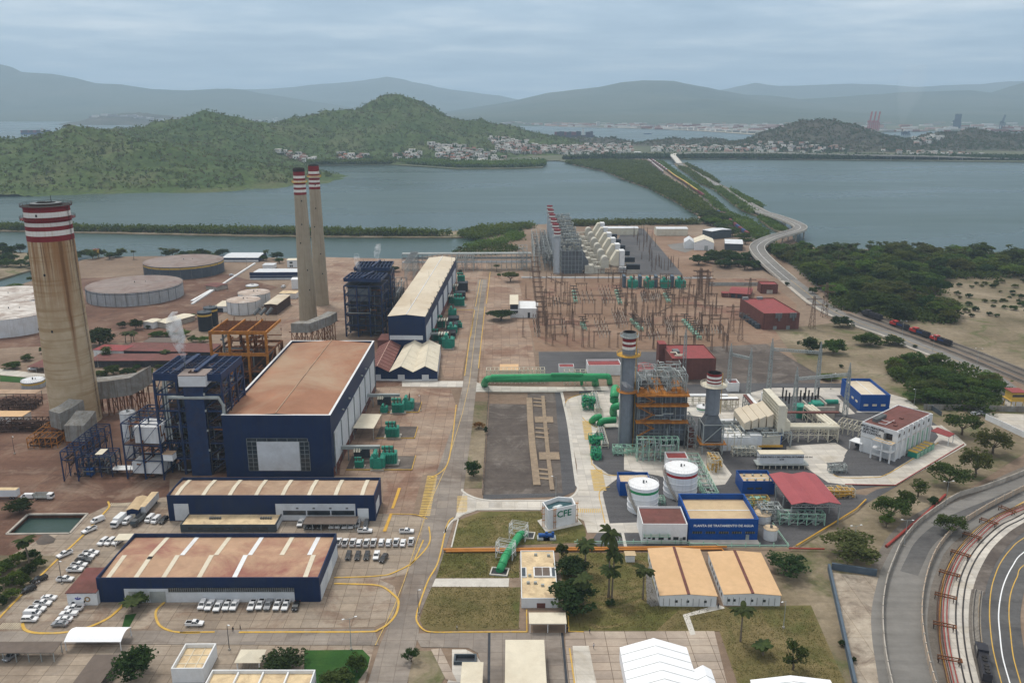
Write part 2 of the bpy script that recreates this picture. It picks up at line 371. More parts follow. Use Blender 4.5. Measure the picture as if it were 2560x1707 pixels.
def smooth_path(pts,n=6):
 pts=[Vector(p)for p in pts];out=[]
 for i in range(len(pts)-1):
  p0=pts[max(i-1,0)];p1=pts[i];p2=pts[i+1];p3=pts[min(i+2,len(pts)-1)]
  for k in range(n):
   t=k/n
   out.append(.5*((2*p1)+(p2-p0)*t+(2*p0-5*p1+4*p2-p3)*t*t+(3*p1-p0-3*p2+p3)*t**3))
 out.append(pts[-1]);return out
def offset(pts,d):
 out=[]
 for i,p in enumerate(pts):
  t=pts[min(i+1,len(pts)-1)]-pts[max(i-1,0)];t.z=0;t.normalize()
  out.append(Vector((p.x+t.y*d,p.y-t.x*d,p.z)))
 return out
def ribbon(mm,pts,wd,z=0.0,off=0.0,h=0.0):
 if h<=0 and z:LAY[0]+=1;z+=.0004*LAY[0]
 a=offset(pts,off-wd/2);b=offset(pts,off+wd/2);n=len(pts)
 if h<=0:
  vs=[(p.x,p.y,p.z+z)for p in a]+[(p.x,p.y,p.z+z)for p in b]
  return mm.add(vs,[(i,n+i,n+i+1,i+1)for i in range(n-1)])
 vs=[(p.x,p.y,p.z+z)for p in a]+[(p.x,p.y,p.z+z)for p in b]+[(p.x,p.y,p.z+z+h)for p in a]+[(p.x,p.y,p.z+z+h)for p in b]
 fs=[]
 for i in range(n-1):fs+=[(2*n+i,3*n+i,3*n+i+1,2*n+i+1),(i,2*n+i,2*n+i+1,i+1),(n+i,n+i+1,3*n+i+1,3*n+i)]
 fs+=[(0,n,3*n,2*n),(n-1,3*n-1,4*n-1,2*n-1)]
 return mm.add(vs,fs)
def inpoly(x,y,poly):
 c=False;j=len(poly)-1
 for i in range(len(poly)):
  xi,yi=poly[i][0],poly[i][1];xj,yj=poly[j][0],poly[j][1]
  if(yi>y)!=(yj>y)and x<(xj-xi)*(y-yi)/(yj-yi)+xi:c=not c
  j=i
 return c
def scatter(poly,n,rr=None):
 rr=rr or rnd;x0=min(p[0]for p in poly);x1=max(p[0]for p in poly);y0=min(p[1]for p in poly);y1=max(p[1]for p in poly);out=[];g=0
 while len(out)<n and g<n*60:
  g+=1;x=rr.uniform(x0,x1);y=rr.uniform(y0,y1)
  if inpoly(x,y,poly):out.append((x,y))
 return out
def text_mesh(s,size,m,name,parent,loc,rot,ext=.04,align='CENTER',bold=0.0):
 cu=bpy.data.curves.new(name,'FONT');cu.body=s;cu.size=size;cu.extrude=ext;cu.align_x=align;cu.offset=bold;cu.resolution_u=2
 o=bpy.data.objects.new(name,cu);col.objects.link(o);dg=bpy.context.evaluated_depsgraph_get()
 me=bpy.data.meshes.new_from_object(o.evaluated_get(dg));bpy.data.objects.remove(o)
 me.materials.clear();me.materials.append(MATS[m])
 o=bpy.data.objects.new(name,me);col.objects.link(o);o.parent=parent;o.location=loc;o.rotation_euler=rot
 return o
def rect_top(fr,l,r,b,h):
 q=lambda p:P(p[0],p[1],p[2],h)if isinstance(p[0],str)else P(fr,p[0],p[1],h)
 A,B,K=q(l),q(r),q(b);d=B-A;wd=d.length;rz=math.atan2(d.y,d.x)
 nrm=Vector((-d.y,d.x,0)).normalized();return Vector((A.x,A.y,0)),rz,wd,(K-A).dot(nrm)
def hgt(fr,base,top):
 q=lambda p:P(*p)if isinstance(p[0],str)else P(fr,*p)
 t=top if isinstance(top[0],str)else(fr,*top)
 return zat(q(base),*t)
def fbox(mm,wd,dp,face,u0,u1,z0,z1,o=.05):
 if face=='F':mm.box(u0,-o,z0,u1,.02,z1)
 elif face=='B':mm.box(u0,dp-.02,z0,u1,dp+o,z1)
 elif face=='R':mm.box(wd-.02,u0,z0,wd+o,u1,z1)
 else:mm.box(-o,u0,z0,.02,u1,z1)
def bld(name,label,cat,fr,l,r,b,h,wall='white',roof='conc',kind='flat',rise=1.5,par=0.0,bands=(),wins=(),doors=(),over=.4,rz=None,parw=.3,coping=None,group=None,rib=None,depth=None,z0=0):
 o,a,wd,dp=rect_top(fr,l,r,b,h)
 if rz is not None:a=rz
 if depth:dp=depth
 t=thing(name,label,cat,o,a,group);t['wd']=wd;t['dp']=dp
 hw=h-.12 if kind=='flat' and not par else h
 m=M()
 if par:
  m.box(0,0,z0,wd,dp,h-par-.1)
  m.box(0,0,h-par-.1,wd,parw,h);m.box(0,dp-parw,h-par-.1,wd,dp,h);m.box(0,parw,h-par-.1,parw,dp-parw,h);m.box(wd-parw,parw,h-par-.1,wd,dp-parw,h)
 elif kind=='flat':m.box(0,0,z0,wd,dp,hw)
 elif kind=='gx':
  e=h-rise;m.box(0,0,z0,wd,dp,e)
  for x in(0,wd):m.add([(x,0,e),(x,dp,e),(x,dp/2,h-.06)],[(0,1,2)if x else(1,0,2)])
 elif kind=='gy':
  e=h-rise;m.box(0,0,z0,wd,dp,e)
  for y in(0,dp):m.add([(0,y,e),(wd,y,e),(wd/2,y,h-.06)],[(0,1,2)if y==0 else(1,0,2)])
 m.build('wall',wall,t)
 m=M();v=over
 if par:
  e=h-par
  if kind=='flat':m.box(parw,parw,e-.1,wd-parw,dp-parw,e)
  elif kind=='gx':m.add([(parw,parw,e-.1),(wd-parw,parw,e-.1),(wd-parw,dp/2,e+rise),(parw,dp/2,e+rise),(parw,dp-parw,e-.1),(wd-parw,dp-parw,e-.1)],[(0,1,2,3),(3,2,5,4)])
  else:m.add([(parw,parw,e-.1),(wd/2,parw,e+rise),(wd-parw,parw,e-.1),(parw,dp-parw,e-.1),(wd/2,dp-parw,e+rise),(wd-parw,dp-parw,e-.1)],[(0,1,4,3),(1,2,5,4)])
 elif kind=='flat':m.box(-v,-v,hw,wd+v,dp+v,h)
 elif kind=='gx':
  e=h-rise-v*rise/(dp/2);k=.15
  for z in(0,k):m.add([(-v,-v,e+z),(wd+v,-v,e+z),(wd+v,dp/2,h+z),(-v,dp/2,h+z),(-v,dp+v,e+z),(wd+v,dp+v,e+z)],[(0,1,2,3),(3,2,5,4)]if z else[(3,2,1,0),(4,5,2,3)])
  m.box(-v,-v-.05,e,wd+v,-v,e+k)
 elif kind=='gy':
  e=h-rise-v*rise/(wd/2);k=.15
  for z in(0,k):m.add([(-v,-v,e+z),(wd/2,-v,h+z),(wd+v,-v,e+z),(-v,dp+v,e+z),(wd/2,dp+v,h+z),(wd+v,dp+v,e+z)],[(0,1,4,3),(1,2,5,4)]if z else[(3,4,1,0),(4,5,2,1)])
  m.add([(-v,-v,e),(wd/2,-v,h),(wd/2,-v,h+k),(-v,-v,e+k)],[(0,1,2,3)]);m.add([(wd/2,-v,h),(wd+v,-v,e),(wd+v,-v,e+k),(wd/2,-v,h+k)],[(0,1,2,3)])
 ro=m.build('roof',roof,t)
 if rib:
  for(x0,x1,y0,y1,mt)in rib:
   def zr(x,y):
    if kind=='gx':return(h-par if par else h-rise)+(rise)*(1-abs(y-dp/2)/(dp/2))if not par else h-par-.1+(rise+.1)*(1-abs(y-dp/2)/(dp/2))
    if kind=='gy':return h-rise+rise*(1-abs(x-wd/2)/(wd/2))if not par else h-par-.1+(rise+.1)*(1-abs(x-wd/2)/(wd/2))
    return h-par
   ym=[y0,y1]if kind!='gx' or not y0<dp/2<y1 else[y0,dp/2,y1]
   q=M()
   for ya,yb in zip(ym,ym[1:]):q.add([(x0,ya,zr(x0,ya)+.2),(x1,ya,zr(x1,ya)+.2),(x1,yb,zr(x1,yb)+.2),(x0,yb,zr(x0,yb)+.2)],[(0,1,2,3)])
   q.build('roof_light' if mt!='white' else 'ridge_cap',mt,ro)
 if coping:
  m=M();q=.12
  m.box(-q,-q,h,wd+q,parw+q,h+.12);m.box(-q,dp-parw-q,h,wd+q,dp+q,h+.12);m.box(-q,parw+q,h,parw+q,dp-parw-q,h+.12);m.box(wd-parw-q,parw+q,h,wd+q,dp-parw-q,h+.12)
  m.build('coping',coping,t)
 for bd in bands:
  f,u0,u1,za,zb,mt=bd[:6];u0,u1=[(x*(wd if f in 'FB' else dp)if bd[-1]=='rel' else x)for x in(u0,u1)]
  m=M();fbox(m,wd,dp,f,u0,u1,za,zb,.06);m.build('cladding',mt,t)
 for(f,u0,u1,za,zb,n,gap)in wins:
  W=wd if f in 'FB' else dp;u0,u1=u0*W,u1*W;st=(u1-u0)/n
  for i in range(n):
   m=M();fbox(m,wd,dp,f,u0+i*st+gap/2,u0+(i+1)*st-gap/2,za,zb,.09);m.build('window','glass',t)
 for(f,u0,u1,za,zb,mt)in doors:
  W=wd if f in 'FB' else dp;m=M();fbox(m,wd,dp,f,u0*W,u1*W,za,zb,.1);m.build('door',mt,t)
 return t
# THE SETTING
import numpy as np
def water_mat(name,c1,c2,rough):
 m,t,b=new_mat(name);MATS[name]=m
 co=nd(t,'ShaderNodeTexCoord').outputs['Object']
 big=noi(t,mapv(t,co,(.0012,.005,1)),1,5,.6,.5)
 t.links.new(ramp(t,big,[(.35,c1),(.65,c2)]),b.inputs['Base Color'])
 r=nd(t,'ShaderNodeMapRange');r.inputs[1].default_value=.35;r.inputs[2].default_value=.65;r.inputs[3].default_value=rough;r.inputs[4].default_value=rough+.16
 t.links.new(big,r.inputs[0]);t.links.new(r.outputs[0],b.inputs['Roughness'])
 bp=nd(t,'ShaderNodeBump',i_Strength=.5,i_Distance=.35);t.links.new(noi(t,mapv(t,co,(.15,.3,1)),1,6,.7),bp.inputs['Height']);t.links.new(bp.outputs[0],b.inputs['Normal'])
 b.inputs['IOR'].default_value=1.33;b.inputs['Specular IOR Level'].default_value=.3
water_mat('water',(.024,.050,.044),(.040,.074,.068),.22)
water_mat('water_teal',(.035,.085,.10),(.045,.10,.115),.18)
water_mat('pond',(.02,.035,.02),(.025,.045,.028),.08)
struct(M().sheet([(-14000,-600,0),(14000,-600,0),(14000,22000,0),(-14000,22000,0)]).build('water','water',loc=(0,0,-1.5)))
DIRT=[(.3,(.15,.105,.075)),(.5,(.21,.155,.115)),(.7,(.28,.22,.17))]
ground_mat('ground',DIRT,.012,.35,.25)
ground_mat('wild_ground',[(.3,(.10,.085,.05)),(.5,(.19,.155,.105)),(.7,(.30,.25,.185))],.02,.4,.3,patch=(.075,.095,.03),psc=.03)
ground_mat('far_ground',[(.3,(.05,.07,.035)),(.55,(.10,.11,.065)),(.75,(.20,.18,.13))],.006,.08,.3)
ground_mat('yard',[(.3,(.105,.058,.043)),(.5,(.14,.08,.058)),(.72,(.20,.13,.097))],.03,.5,.22,patch=(.24,.175,.135),psc=.04,joints=(9,9),jc=(.72,.7,.68))
ground_mat('yard_beige',[(.3,(.22,.15,.11)),(.5,(.29,.21,.16)),(.72,(.36,.29,.23))],.035,.5,.2,patch=(.19,.11,.08),psc=.03,joints=(5.5,4.5),jc=(.55,.5,.46))
ground_mat('lot',[(.3,(.235,.19,.15)),(.5,(.30,.25,.20)),(.72,(.36,.31,.26))],.04,.6,.2,patch=(.20,.14,.105),psc=.05,joints=(5.0,4.2),jc=(.5,.46,.42))
ground_mat('road',[(.3,(.19,.165,.145)),(.5,(.245,.215,.19)),(.72,(.30,.27,.24))],.03,.4,.16,patch=(.17,.14,.12),psc=.04,joints=(4.2,6.0),jc=(.7,.67,.64))
ground_mat('asphalt',[(.3,(.075,.075,.078)),(.5,(.105,.104,.105)),(.72,(.15,.145,.14))],.03,.5,.16,patch=(.055,.055,.06),psc=.025)
ground_mat('asphalt_pale',[(.3,(.15,.145,.14)),(.5,(.185,.18,.172)),(.72,(.22,.21,.20))],.02,.3,.14)
ground_mat('new_conc',[(.3,(.44,.415,.375)),(.5,(.52,.495,.455)),(.72,(.58,.56,.52))],.03,.4,.1,patch=(.42,.385,.33),psc=.04,joints=(5.0,5.0),jc=(.74,.72,.7))
ground_mat('gravel',[(.3,(.062,.062,.067)),(.5,(.088,.088,.094)),(.72,(.118,.116,.12))],.03,1.2,.3)
ground_mat('slag',[(.3,(.062,.052,.047)),(.5,(.095,.08,.072)),(.72,(.145,.125,.11))],.035,.5,.25,patch=(.17,.15,.135),psc=.05)
ground_mat('switch_dirt',[(.3,(.175,.108,.072)),(.5,(.225,.15,.105)),(.72,(.30,.22,.165))],.02,.4,.2,patch=(.17,.082,.06),psc=.02)
ground_mat('lawn',[(.3,(.075,.082,.022)),(.5,(.115,.108,.036)),(.72,(.20,.155,.072))],.045,.9,.25,patch=(.225,.17,.085),psc=.06)
ground_mat('lawn_dry',[(.3,(.10,.095,.034)),(.5,(.155,.125,.055)),(.72,(.21,.165,.085))],.05,.9,.25,patch=(.075,.088,.024),psc=.035)
ground_mat('green_lawn',[(.3,(.018,.058,.012)),(.5,(.026,.078,.016)),(.72,(.045,.095,.022))],.1,1.0,.2)
ground_mat('paving',[(.3,(.30,.245,.20)),(.5,(.37,.31,.26)),(.72,(.43,.37,.31))],.06,.5,.15,joints=(6.0,3.6),jc=(.33,.28,.24))
ground_mat('old_slab',[(.3,(.23,.19,.15)),(.5,(.38,.33,.27)),(.72,(.48,.43,.36))],.06,.4,.25,patch=(.19,.15,.12),psc=.09,joints=(7.,12.),jc=(.6,.55,.5))
ground_mat('ballast',[(.3,(.10,.09,.08)),(.5,(.14,.125,.11)),(.72,(.20,.18,.16))],.05,1.2,.3)
ground_mat('sand',[(.3,(.40,.36,.29)),(.7,(.50,.46,.38))],.02,.2,.1)
wb=lambda*xy:PL('S',*xy)
main=[Vector((-900,-300,0)),Vector((1500,-300,0)),Vector((1500,620,0))]+wb(2700,640,2500,632,2300,626,2120,622,2010,618,1985,600,1975,575,1921,588,1900,573,1862,550,1819,534,1773,492,1730,460,1688,430,1651,402,1600,396,1411,404,1435,412,1514,429,1560,449,1624,471,1696,508,1743,537,1751,552,1600,557,1430,557,1332,562,1285,575,1262,600,1215,610,1160,624,1117,634,1060,642,1000,647,880,650,760,648,640,642,560,641,420,640,260,642,205,650,155,672,93,698,0,727,-200,765)
ground_sheet('ground','ground',main,0,skirt=4)
ground_sheet('ground','wild_ground',wb(-900,900,-100,742,0,697,90,671,145,655,150,640,90,634,0,626,-700,626),0,skirt=4)
ground_sheet('ground','wild_ground',wb(-800,556,0,567,300,571,600,574,900,579,1100,580,1200,572,1335,564,1300,596,1240,600,1180,592,1135,593,1000,593,800,591,600,589,400,585,200,581,0,577,-800,572),-.2,skirt=4)
cw=PL('C4',590,140,640,190,760,268,900,378,1060,440,1240,580,1390,690,1560,750,1600,800,1700,880,1830,950,1960,915,1850,830,1700,765,1640,670,1550,615,1380,522,1240,430,1130,378,1000,290,840,198,700,130)
ground_sheet('causeway','wild_ground',cw,.2,skirt=4)
FAR=wb(-300,500,0,483,71,472,234,453,435,450,544,444,571,431,680,417,816,414,980,412,1143,423,1280,422,1357,419,1367,408,1367,402,1397,402,1411,404,1600,396.5,1680,399,1870,398,2200,401,2700,407)
ground_sheet('ground','far_ground',FAR+[Vector((2600,3100,0)),Vector((2700,3900,0)),Vector((1300,3700,0))]+wb(1850,368,1800,363,1700,362,1602,360,1587,361,1516,348,1387,348,1367,357,1322,359,1262,348)+[Vector((-300,3500,0)),Vector((-1600,2700,0))],.5,skirt=4)
ground_sheet('ground','far_ground',wb(-900,296,0,296,230,296,500,300,900,306,1200,310.5,1300,311.5,1400,316,1460,318,1600,321,1750,327,1890,336,1990,333,2110,333,2300,329,2420,326,2600,330,3000,330)+[Vector((13500,21500,0)),Vector((-13500,21500,0))],.5)
beach=smooth_path(wb(1240,311,1300,312,1400,316.5,1460,318.5,1600,321.5,1750,327.5,1890,336.5),4)
struct(ribbon(M(),beach,45,.9).build('beach','sand'))
def vnoise(x,y,seed):
 xi=np.floor(x).astype(np.int64);yi=np.floor(y).astype(np.int64);fx=x-xi;fy=y-yi;fx=fx*fx*(3-2*fx);fy=fy*fy*(3-2*fy)
 def hsh(a,b):
  n=(a*374761393+b*668265263+seed*974634777)&0xffffffff;n=((n^(n>>13))*1274126177)&0xffffffff
  return((n^(n>>16))&0xffff)/65535.0
 return(hsh(xi,yi)*(1-fx)+hsh(xi+1,yi)*fx)*(1-fy)+(hsh(xi,yi+1)*(1-fx)+hsh(xi+1,yi+1)*fx)*fy
def fbm(x,y,sc,o,seed):
 r=np.zeros(x.shape,np.float64);a=.5
 for i in range(o):r+=a*vnoise(x*sc,y*sc,seed+i);sc*=2.03;a*=.5
 return r*2-1
class Terrain:
 def __init__(s,ridges,x0,x1,y0,y1,cell,rough,tree):
  s.x0,s.y0,s.c=x0,y0,cell;s.nx=int((x1-x0)/cell);s.ny=int((y1-y0)/cell)
  X,Y=np.meshgrid(x0+cell*np.arange(s.nx),y0+cell*np.arange(s.ny))
  wx=X+fbm(X,Y,1/180,4,3)*55;wy=Y+fbm(X,Y,1/180,4,11)*55
  Z=np.full(X.shape,-30.0)
  for pts,wdt,pw in ridges:
   best=np.full(X.shape,-30.0)
   for a,b in zip(pts,pts[1:]):
    dx,dy=b.x-a.x,b.y-a.y;L2=dx*dx+dy*dy
    t=np.clip(((wx-a.x)*dx+(wy-a.y)*dy)/L2,0,1);d=np.hypot(wx-a.x-t*dx,wy-a.y-t*dy);h=a.z+(b.z-a.z)*t
    best=np.maximum(best,(h+14)*np.power(np.clip(1-d/wdt,0,1),pw)-14)
   Z=np.maximum(Z,best)
  g=np.clip(Z/40,0,1)
  Z=Z+g*((fbm(X,Y,1/120,5,21)*.6+.45-np.abs(fbm(X,Y,1/170,4,57))*1.6)*rough)
  Z=Z+np.clip(Z/6+.3,0,1)*(fbm(X,Y,1/26,3,31)*tree*1.6+(np.random.RandomState(5).rand(*X.shape)-.4)*tree)
  s.X,s.Y,s.Z=X,Y,Z
 def z(s,x,y):
  i=int((x-s.x0)/s.c);j=int((y-s.y0)/s.c)
  return float(s.Z[j,i])if 0<=i<s.nx and 0<=j<s.ny else-30.0
 def build(s,name,m):
  ok=s.Z>-3;keep=ok[:-1,:-1]|ok[1:,:-1]|ok[:-1,1:]|ok[1:,1:]
  idx=np.arange(s.nx*s.ny).reshape(s.ny,s.nx);q=np.stack([idx[:-1,:-1],idx[:-1,1:],idx[1:,1:],idx[1:,:-1]],-1)[keep]
  used=np.unique(q);mp=np.zeros(s.nx*s.ny,np.int64);mp[used]=np.arange(len(used));q=mp[q]
  co=np.stack([s.X.ravel(),s.Y.ravel(),s.Z.ravel()],-1)[used]
  me=bpy.data.meshes.new(name);me.vertices.add(len(co));me.vertices.foreach_set('co',co.ravel().astype(np.float32))
  me.loops.add(q.size);me.loops.foreach_set('vertex_index',q.ravel().astype(np.int32));me.polygons.add(len(q))
  me.polygons.foreach_set('loop_start',np.arange(0,q.size,4,dtype=np.int32));me.polygons.foreach_set('loop_total',np.full(len(q),4,np.int32))
  me.update(calc_edges=True);me.materials.append(MATS[m]);o=bpy.data.objects.new(name,me);col.objects.link(o);struct(o);return o
def hill_mat(name,a,b_,c,bs=.02):
 m,t,b=new_mat(name);MATS[name]=m
 co=nd(t,'ShaderNodeTexCoord').outputs['Object']
 o=ramp(t,noi(t,co,bs*.4,6,.65),[(.3,a),(.5,b_),(.72,c)])
 g=ramp(t,noi(t,co,.11,5,.7),[(.3,(.55,)*3),(.7,(1.45,)*3)])
 t.links.new(mixc(t,1.0,o,g,'MULTIPLY'),b.inputs['Base Color']);b.inputs['Roughness'].default_value=.9;b.inputs['Specular IOR Level'].default_value=.1
hill_mat('hill_green',(.034,.065,.018),(.06,.092,.026),(.10,.105,.05))
hill_mat('hill_dry',(.055,.062,.045),(.075,.075,.055),(.105,.095,.075))
hill_mat('mountain',(.04,.06,.04),(.06,.08,.05),(.09,.10,.07),.002)
def rdg(fr,*q):return[Pd(fr,q[i],q[i+1],q[i+2])for i in range(0,len(q),3)]
left_hills=Terrain([(rdg('B7',-300,650,1950,-100,655,1900,0,645,1870,190,610,1870,320,578,1870,420,608,1860,560,642,1840,700,692,1810,850,735,1790,960,775,1770),430,1.15),(rdg('B7',320,578,1870,300,640,1750,260,720,1640),260,1.2),(rdg('B7',560,642,1840,600,720,1720),220,1.2),(rdg('B7',420,612,2350,565,608,2350,700,578,2350,800,550,2350,900,512,2350,1000,553,2400,1120,548,2450,1260,571,2500,1350,555,2600),420,1.2),(rdg('B7',900,512,2350,960,600,2200,1080,690,2080,1150,735,2040),280,1.2),(rdg('B7',1120,548,2450,1200,640,2330,1260,700,2260),260,1.2),(rdg('B7',1260,571,2550,1420,550,2600,1560,514,2700,1650,499,2760,1700,484,2800,1740,449,2840,1780,434,2850,1830,439,2870,1900,463,2900,2010,518,2900,2060,548,2900,2100,541,2930,2150,540,2950,2200,550,2950,2260,600,2980,2310,640,3000),520,1.25),(rdg('B7',1560,514,2700,1560,600,2520,1600,690,2380),300,1.2),(rdg('B7',1780,434,2850,1850,560,2620,1940,680,2420),330,1.25),(rdg('B7',1420,550,2600,1330,630,2420,1340,690,2320),280,1.2),(rdg('B7',2060,548,2900,2140,630,2680,2180,680,2560),240,1.2),(rdg('B7',1700,484,2800,1700,600,2560,1740,690,2380),260,1.2)],-1700,700,1450,3450,8.0,22,4.5)
left_hills.build('hills','hill_green')
right_hills=Terrain([(rdg('B8',1040,482,3000,1100,458,3000,1200,443,3000,1290,404,3000,1350,370,3000,1420,361,3000,1480,369,3000,1560,389,3000,1700,434,3000,1800,455,2990,1860,490,2980),330,1.1),(rdg('B8',1420,361,3000,1500,440,2880),230,1.1),(rdg('B8',1290,404,3000,1330,460,2900),190,1.1),(rdg('C3',1400,340,3150,1500,312,3120,1650,275,3100,1760,259,3100,1900,254,3100,2000,254,3100,2200,274,3100,2352,290,3100,2700,270,3100),330,1.1),(rdg('C3',1760,259,3100,1780,380,2900),200,1.1),(rdg('C3',2050,260,3100,2150,380,2900),220,1.1),(rdg('C2',860,350,3200,900,330,3200,1100,318,3230,1260,280,3250,1330,300,3250,1420,310,3250,1500,290,3280,1600,272,3280,1700,290,3270,1770,340,3250,1810,392,3230),150,1.0),(rdg('C2',60,310,3330,150,285,3330,250,272,3330,350,305,3330,500,330,3300,650,352,3280),130,1.0),(rdg('C1',1640,350,3300,1750,310,3320,2000,300,3330,2250,290,3330),110,1.0)],0,2700,2500,3700,8.0,12,4.5)
right_hills.build('hills','hill_dry')
pen=Terrain([(rdg('B7',380,575,6500,450,543,6500,520,522,6500,620,521,6500,750,524,6600,870,545,6600,1000,550,6700),350,1.0)],-3400,-200,6050,7050,25,12,8)
pen.build('hills','hill_dry')
def far_ridge(prof,fr,Yr,wdt,seed):
 ps=[Pd(fr,x,y,Yr)for x,y in prof];d=np.linspace(ps[0].x,ps[-1].x,420);hz=np.interp(d,[p.x for p in ps],[p.z for p in ps])
 ts=np.concatenate([np.linspace(0,1,46),[1.12]]);X,T=np.meshgrid(d,ts);Hh=np.tile(hz,(len(ts),1));Yv=Yr-(1-T)*wdt
 nn=fbm(X,Yv,1/1300,6,seed);Z=Hh*np.power(np.clip(T,0,1),1.5)*(1+.55*nn*(1-np.clip(T,0,1))*np.clip(T*2,0,1)*1.6)+Hh*.05*fbm(X,Yv,1/500,4,seed+5)*(T>.2);Z[-1]=0;Z[0]=-5
 mm=M();nx=len(d);vs=[(float(a),float(b),float(c))for a,b,c in zip(X.ravel(),Yv.ravel(),Z.ravel())]
 mm.add(vs,[(j*nx+i,j*nx+i+1,(j+1)*nx+i+1,(j+1)*nx+i)for j in range(len(ts)-1)for i in range(nx-1)],False)
 struct(mm.build('mountains','mountain'))
far_ridge([(-1400,330),(-700,250),(-300,270),(0,298),(60,315),(100,332),(240,337),(330,352),(440,382),(560,388),(700,408),(860,417),(1000,410),(1100,413),(1200,432),(1400,460),(1600,490),(1800,530)],'B7',11500,4200,5)
far_ridge([(-300,330),(0,284),(160,242),(400,217),(500,192),(600,183),(740,184),(850,207),(1000,237),(1080,252),(1200,257),(1320,272),(1500,264),(1800,242),(2100,232),(2200,242),(2352,197),(2700,150),(3400,220)],'B8',10500,4600,17)
far_ridge([(-600,430),(900,425),(1300,402),(1600,380),(1780,352),(2000,400),(2300,440),(2600,500)],'B7',16000,4500,29)
far_ridge([(-600,330),(500,290),(1000,222),(1120,197),(1230,212),(1560,202),(1860,217),(2050,207),(2352,192),(3000,230)],'B8',15500,4200,41)
def zone(name,m,z,fr,*xy):return ground_sheet(name,m,PL(fr,*xy),z)
zone('yard','yard',.03,'D',-260,1010,-100,930,40,905,470,900,880,770,1010,810,1000,880,860,890,860,1090,390,1100,385,1200,255,1180,245,1225,130,1300,-20,1305,-260,1320)
zone('yard','yard',.03,'D',150,640,520,630,640,660,560,690,480,740,400,780,0,800,-160,800,0,720)
zone('yard','yard_beige',.05,'D',800,890,1035,893,1050,940,1030,1030,1020,1075,970,1092,930,1250,960,1290,900,1330,770,1330,770,1210,880,1200,880,1090,780,1090)
zone('yard','yard_beige',.05,'D',985,640,1100,640,1082,740,1060,870,1020,870,1000,790,950,780)
zone('pavement','yard_beige',.04,'D',720,590,1120,600,1120,640,1000,640,880,760,760,770,650,790,630,690)
zone('parking_lot','lot',.06,'D',-300,1330,0,1290,130,1215,250,1160,390,1140,880,1180,1000,1190,985,1260,930,1320,870,1330,905,1345,915,1380,900,1420,860,1440,400,1446,200,1446,90,1452,0,1448,-300,1450)
zone('yard','lot',.05,'D',-320,1480,860,1480,830,1600,800,1700,-400,1700)
zone('ground','yard_beige',.03,'D',1112,640,1200,620,1235,880,1100,880)
zone('switchyard','switch_dirt',.04,'D',1190,640,1600,640,1760,640,1830,700,1820,770,1730,800,1230,806)
zone('switchyard','gravel',.06,'D',1237,808,1560,808,1570,850,1240,862)
zone('ground','slag',.06,'D',1560,800,1760,790,1880,860,1880,905,1540,905)
zone('switchyard','gravel',.06,'B5',1370,300,1530,330,1880,740,1500,740,1380,640,1300,420)
zone('ground','switch_dirt',.03,'B5',1540,330,2060,400,2138,640,2138,760,1890,760)
zone('yard','asphalt_pale',.05,'B5',1740,470,1900,450,2010,500,1900,540,1780,510)
zone('ground','slag',.06,'A8',625,440,950,445,990,1170,1150,1190,1170,1210,570,1250)
zone('ground','slag',.05,'A8',950,350,1185,350,1260,1230,1150,1235,980,1180)
zone('gravel_strip','gravel',.07,'A8',1185,345,1240,345,1350,950,1370,1140,1350,1190,1250,1230,580,1255,570,1215,1250,1200)
zone('verge','wild_ground',.06,'A8',490,420,615,420,560,1160,400,1160,440,900,470,640)
zone('lawn','lawn',.07,'A7',520,190,1000,185,1040,250,1310,240,1360,320,1370,385,1280,440,280,480,340,260)
zone('lawn','lawn',.07,'A7',220,515,830,510,830,720,140,720)
zone('lawn','lawn_dry',.07,'A7',110,798,840,798,825,1135,120,1150,60,1120,30,1060)
zone('lawn','lawn',.07,'A7',1150,520,1880,520,1960,940,2400,940,2400,1150,1220,1155)
zone('lawn','lawn_dry',.08,'B3',560,840,1800,820,2010,1300,2130,1568,2150,1800,1200,1800,1090,1560,920,1070,300,1070)
zone('ground','wild_ground',.05,'B3',1400,300,1960,300,2230,300,2234,700,2100,1000,2220,1800,1700,1800,1500,700)
zone('ground','wild_ground',.04,'B2',560,1090,740,1000,1000,880,1480,630,1560,430,1960,540,1960,700,1500,990,1000,1300,850,1568,500,1900,0,1600,100,1430)
zone('slab','old_slab',.09,'B4',245,640,640,680,720,700,660,1000,665,1250,690,1600,470,1600,400,1240,290,820)
zone('lawn','green_lawn',.08,'A4',1000,1305,1470,1300,1530,1360,1510,1450,1400,1600,1000,1600)
zone('lawn','green_lawn',.06,'A2',0,505,480,545,480,590,0,560)
zone('lawn','green_lawn',.1,'A3',1010,1020,1100,1010,1040,1120,980,1130)
zone('paving','paving',.09,'A7',1360,1150,2400,1150,2560,1800,1220,1800,1200,1170)
zone('ground','wild_ground',.05,'A3',-100,540,470,545,330,700,170,850,0,1000,-200,1150)
zone('ground','gravel',.05,'D',1330,890,1700,880,2000,880,2080,930,2130,960,2210,1020,2060,1110,1930,1130,2010,1140,1820,1255,1350,1255,1380,1210,1370,1110,1330,1000)
zone('pavement','new_conc',.08,'A8',1270,440,1290,400,1450,350,1740,320,1740,640,1560,650,1490,740,1510,950,1640,1040,1740,1060,1620,1150,1590,1200,1640,1460,1900,1450,1900,1540,1460,1540,1430,1440,1360,1370,1380,1200,1370,960,1300,620)
zone('pavement','new_conc',.08,'B1',0,850,640,830,800,880,960,1090,900,1180,640,1200,300,1100,0,1050)
zone('pavement','new_conc',.08,'B1',560,380,1100,370,1300,320,1960,320,1960,385,1740,390,1250,400,1190,440,1330,600,1100,640,840,600,560,560)
zone('pavement','new_conc',.09,'B1',1740,385,1890,385,2060,550,1960,560)
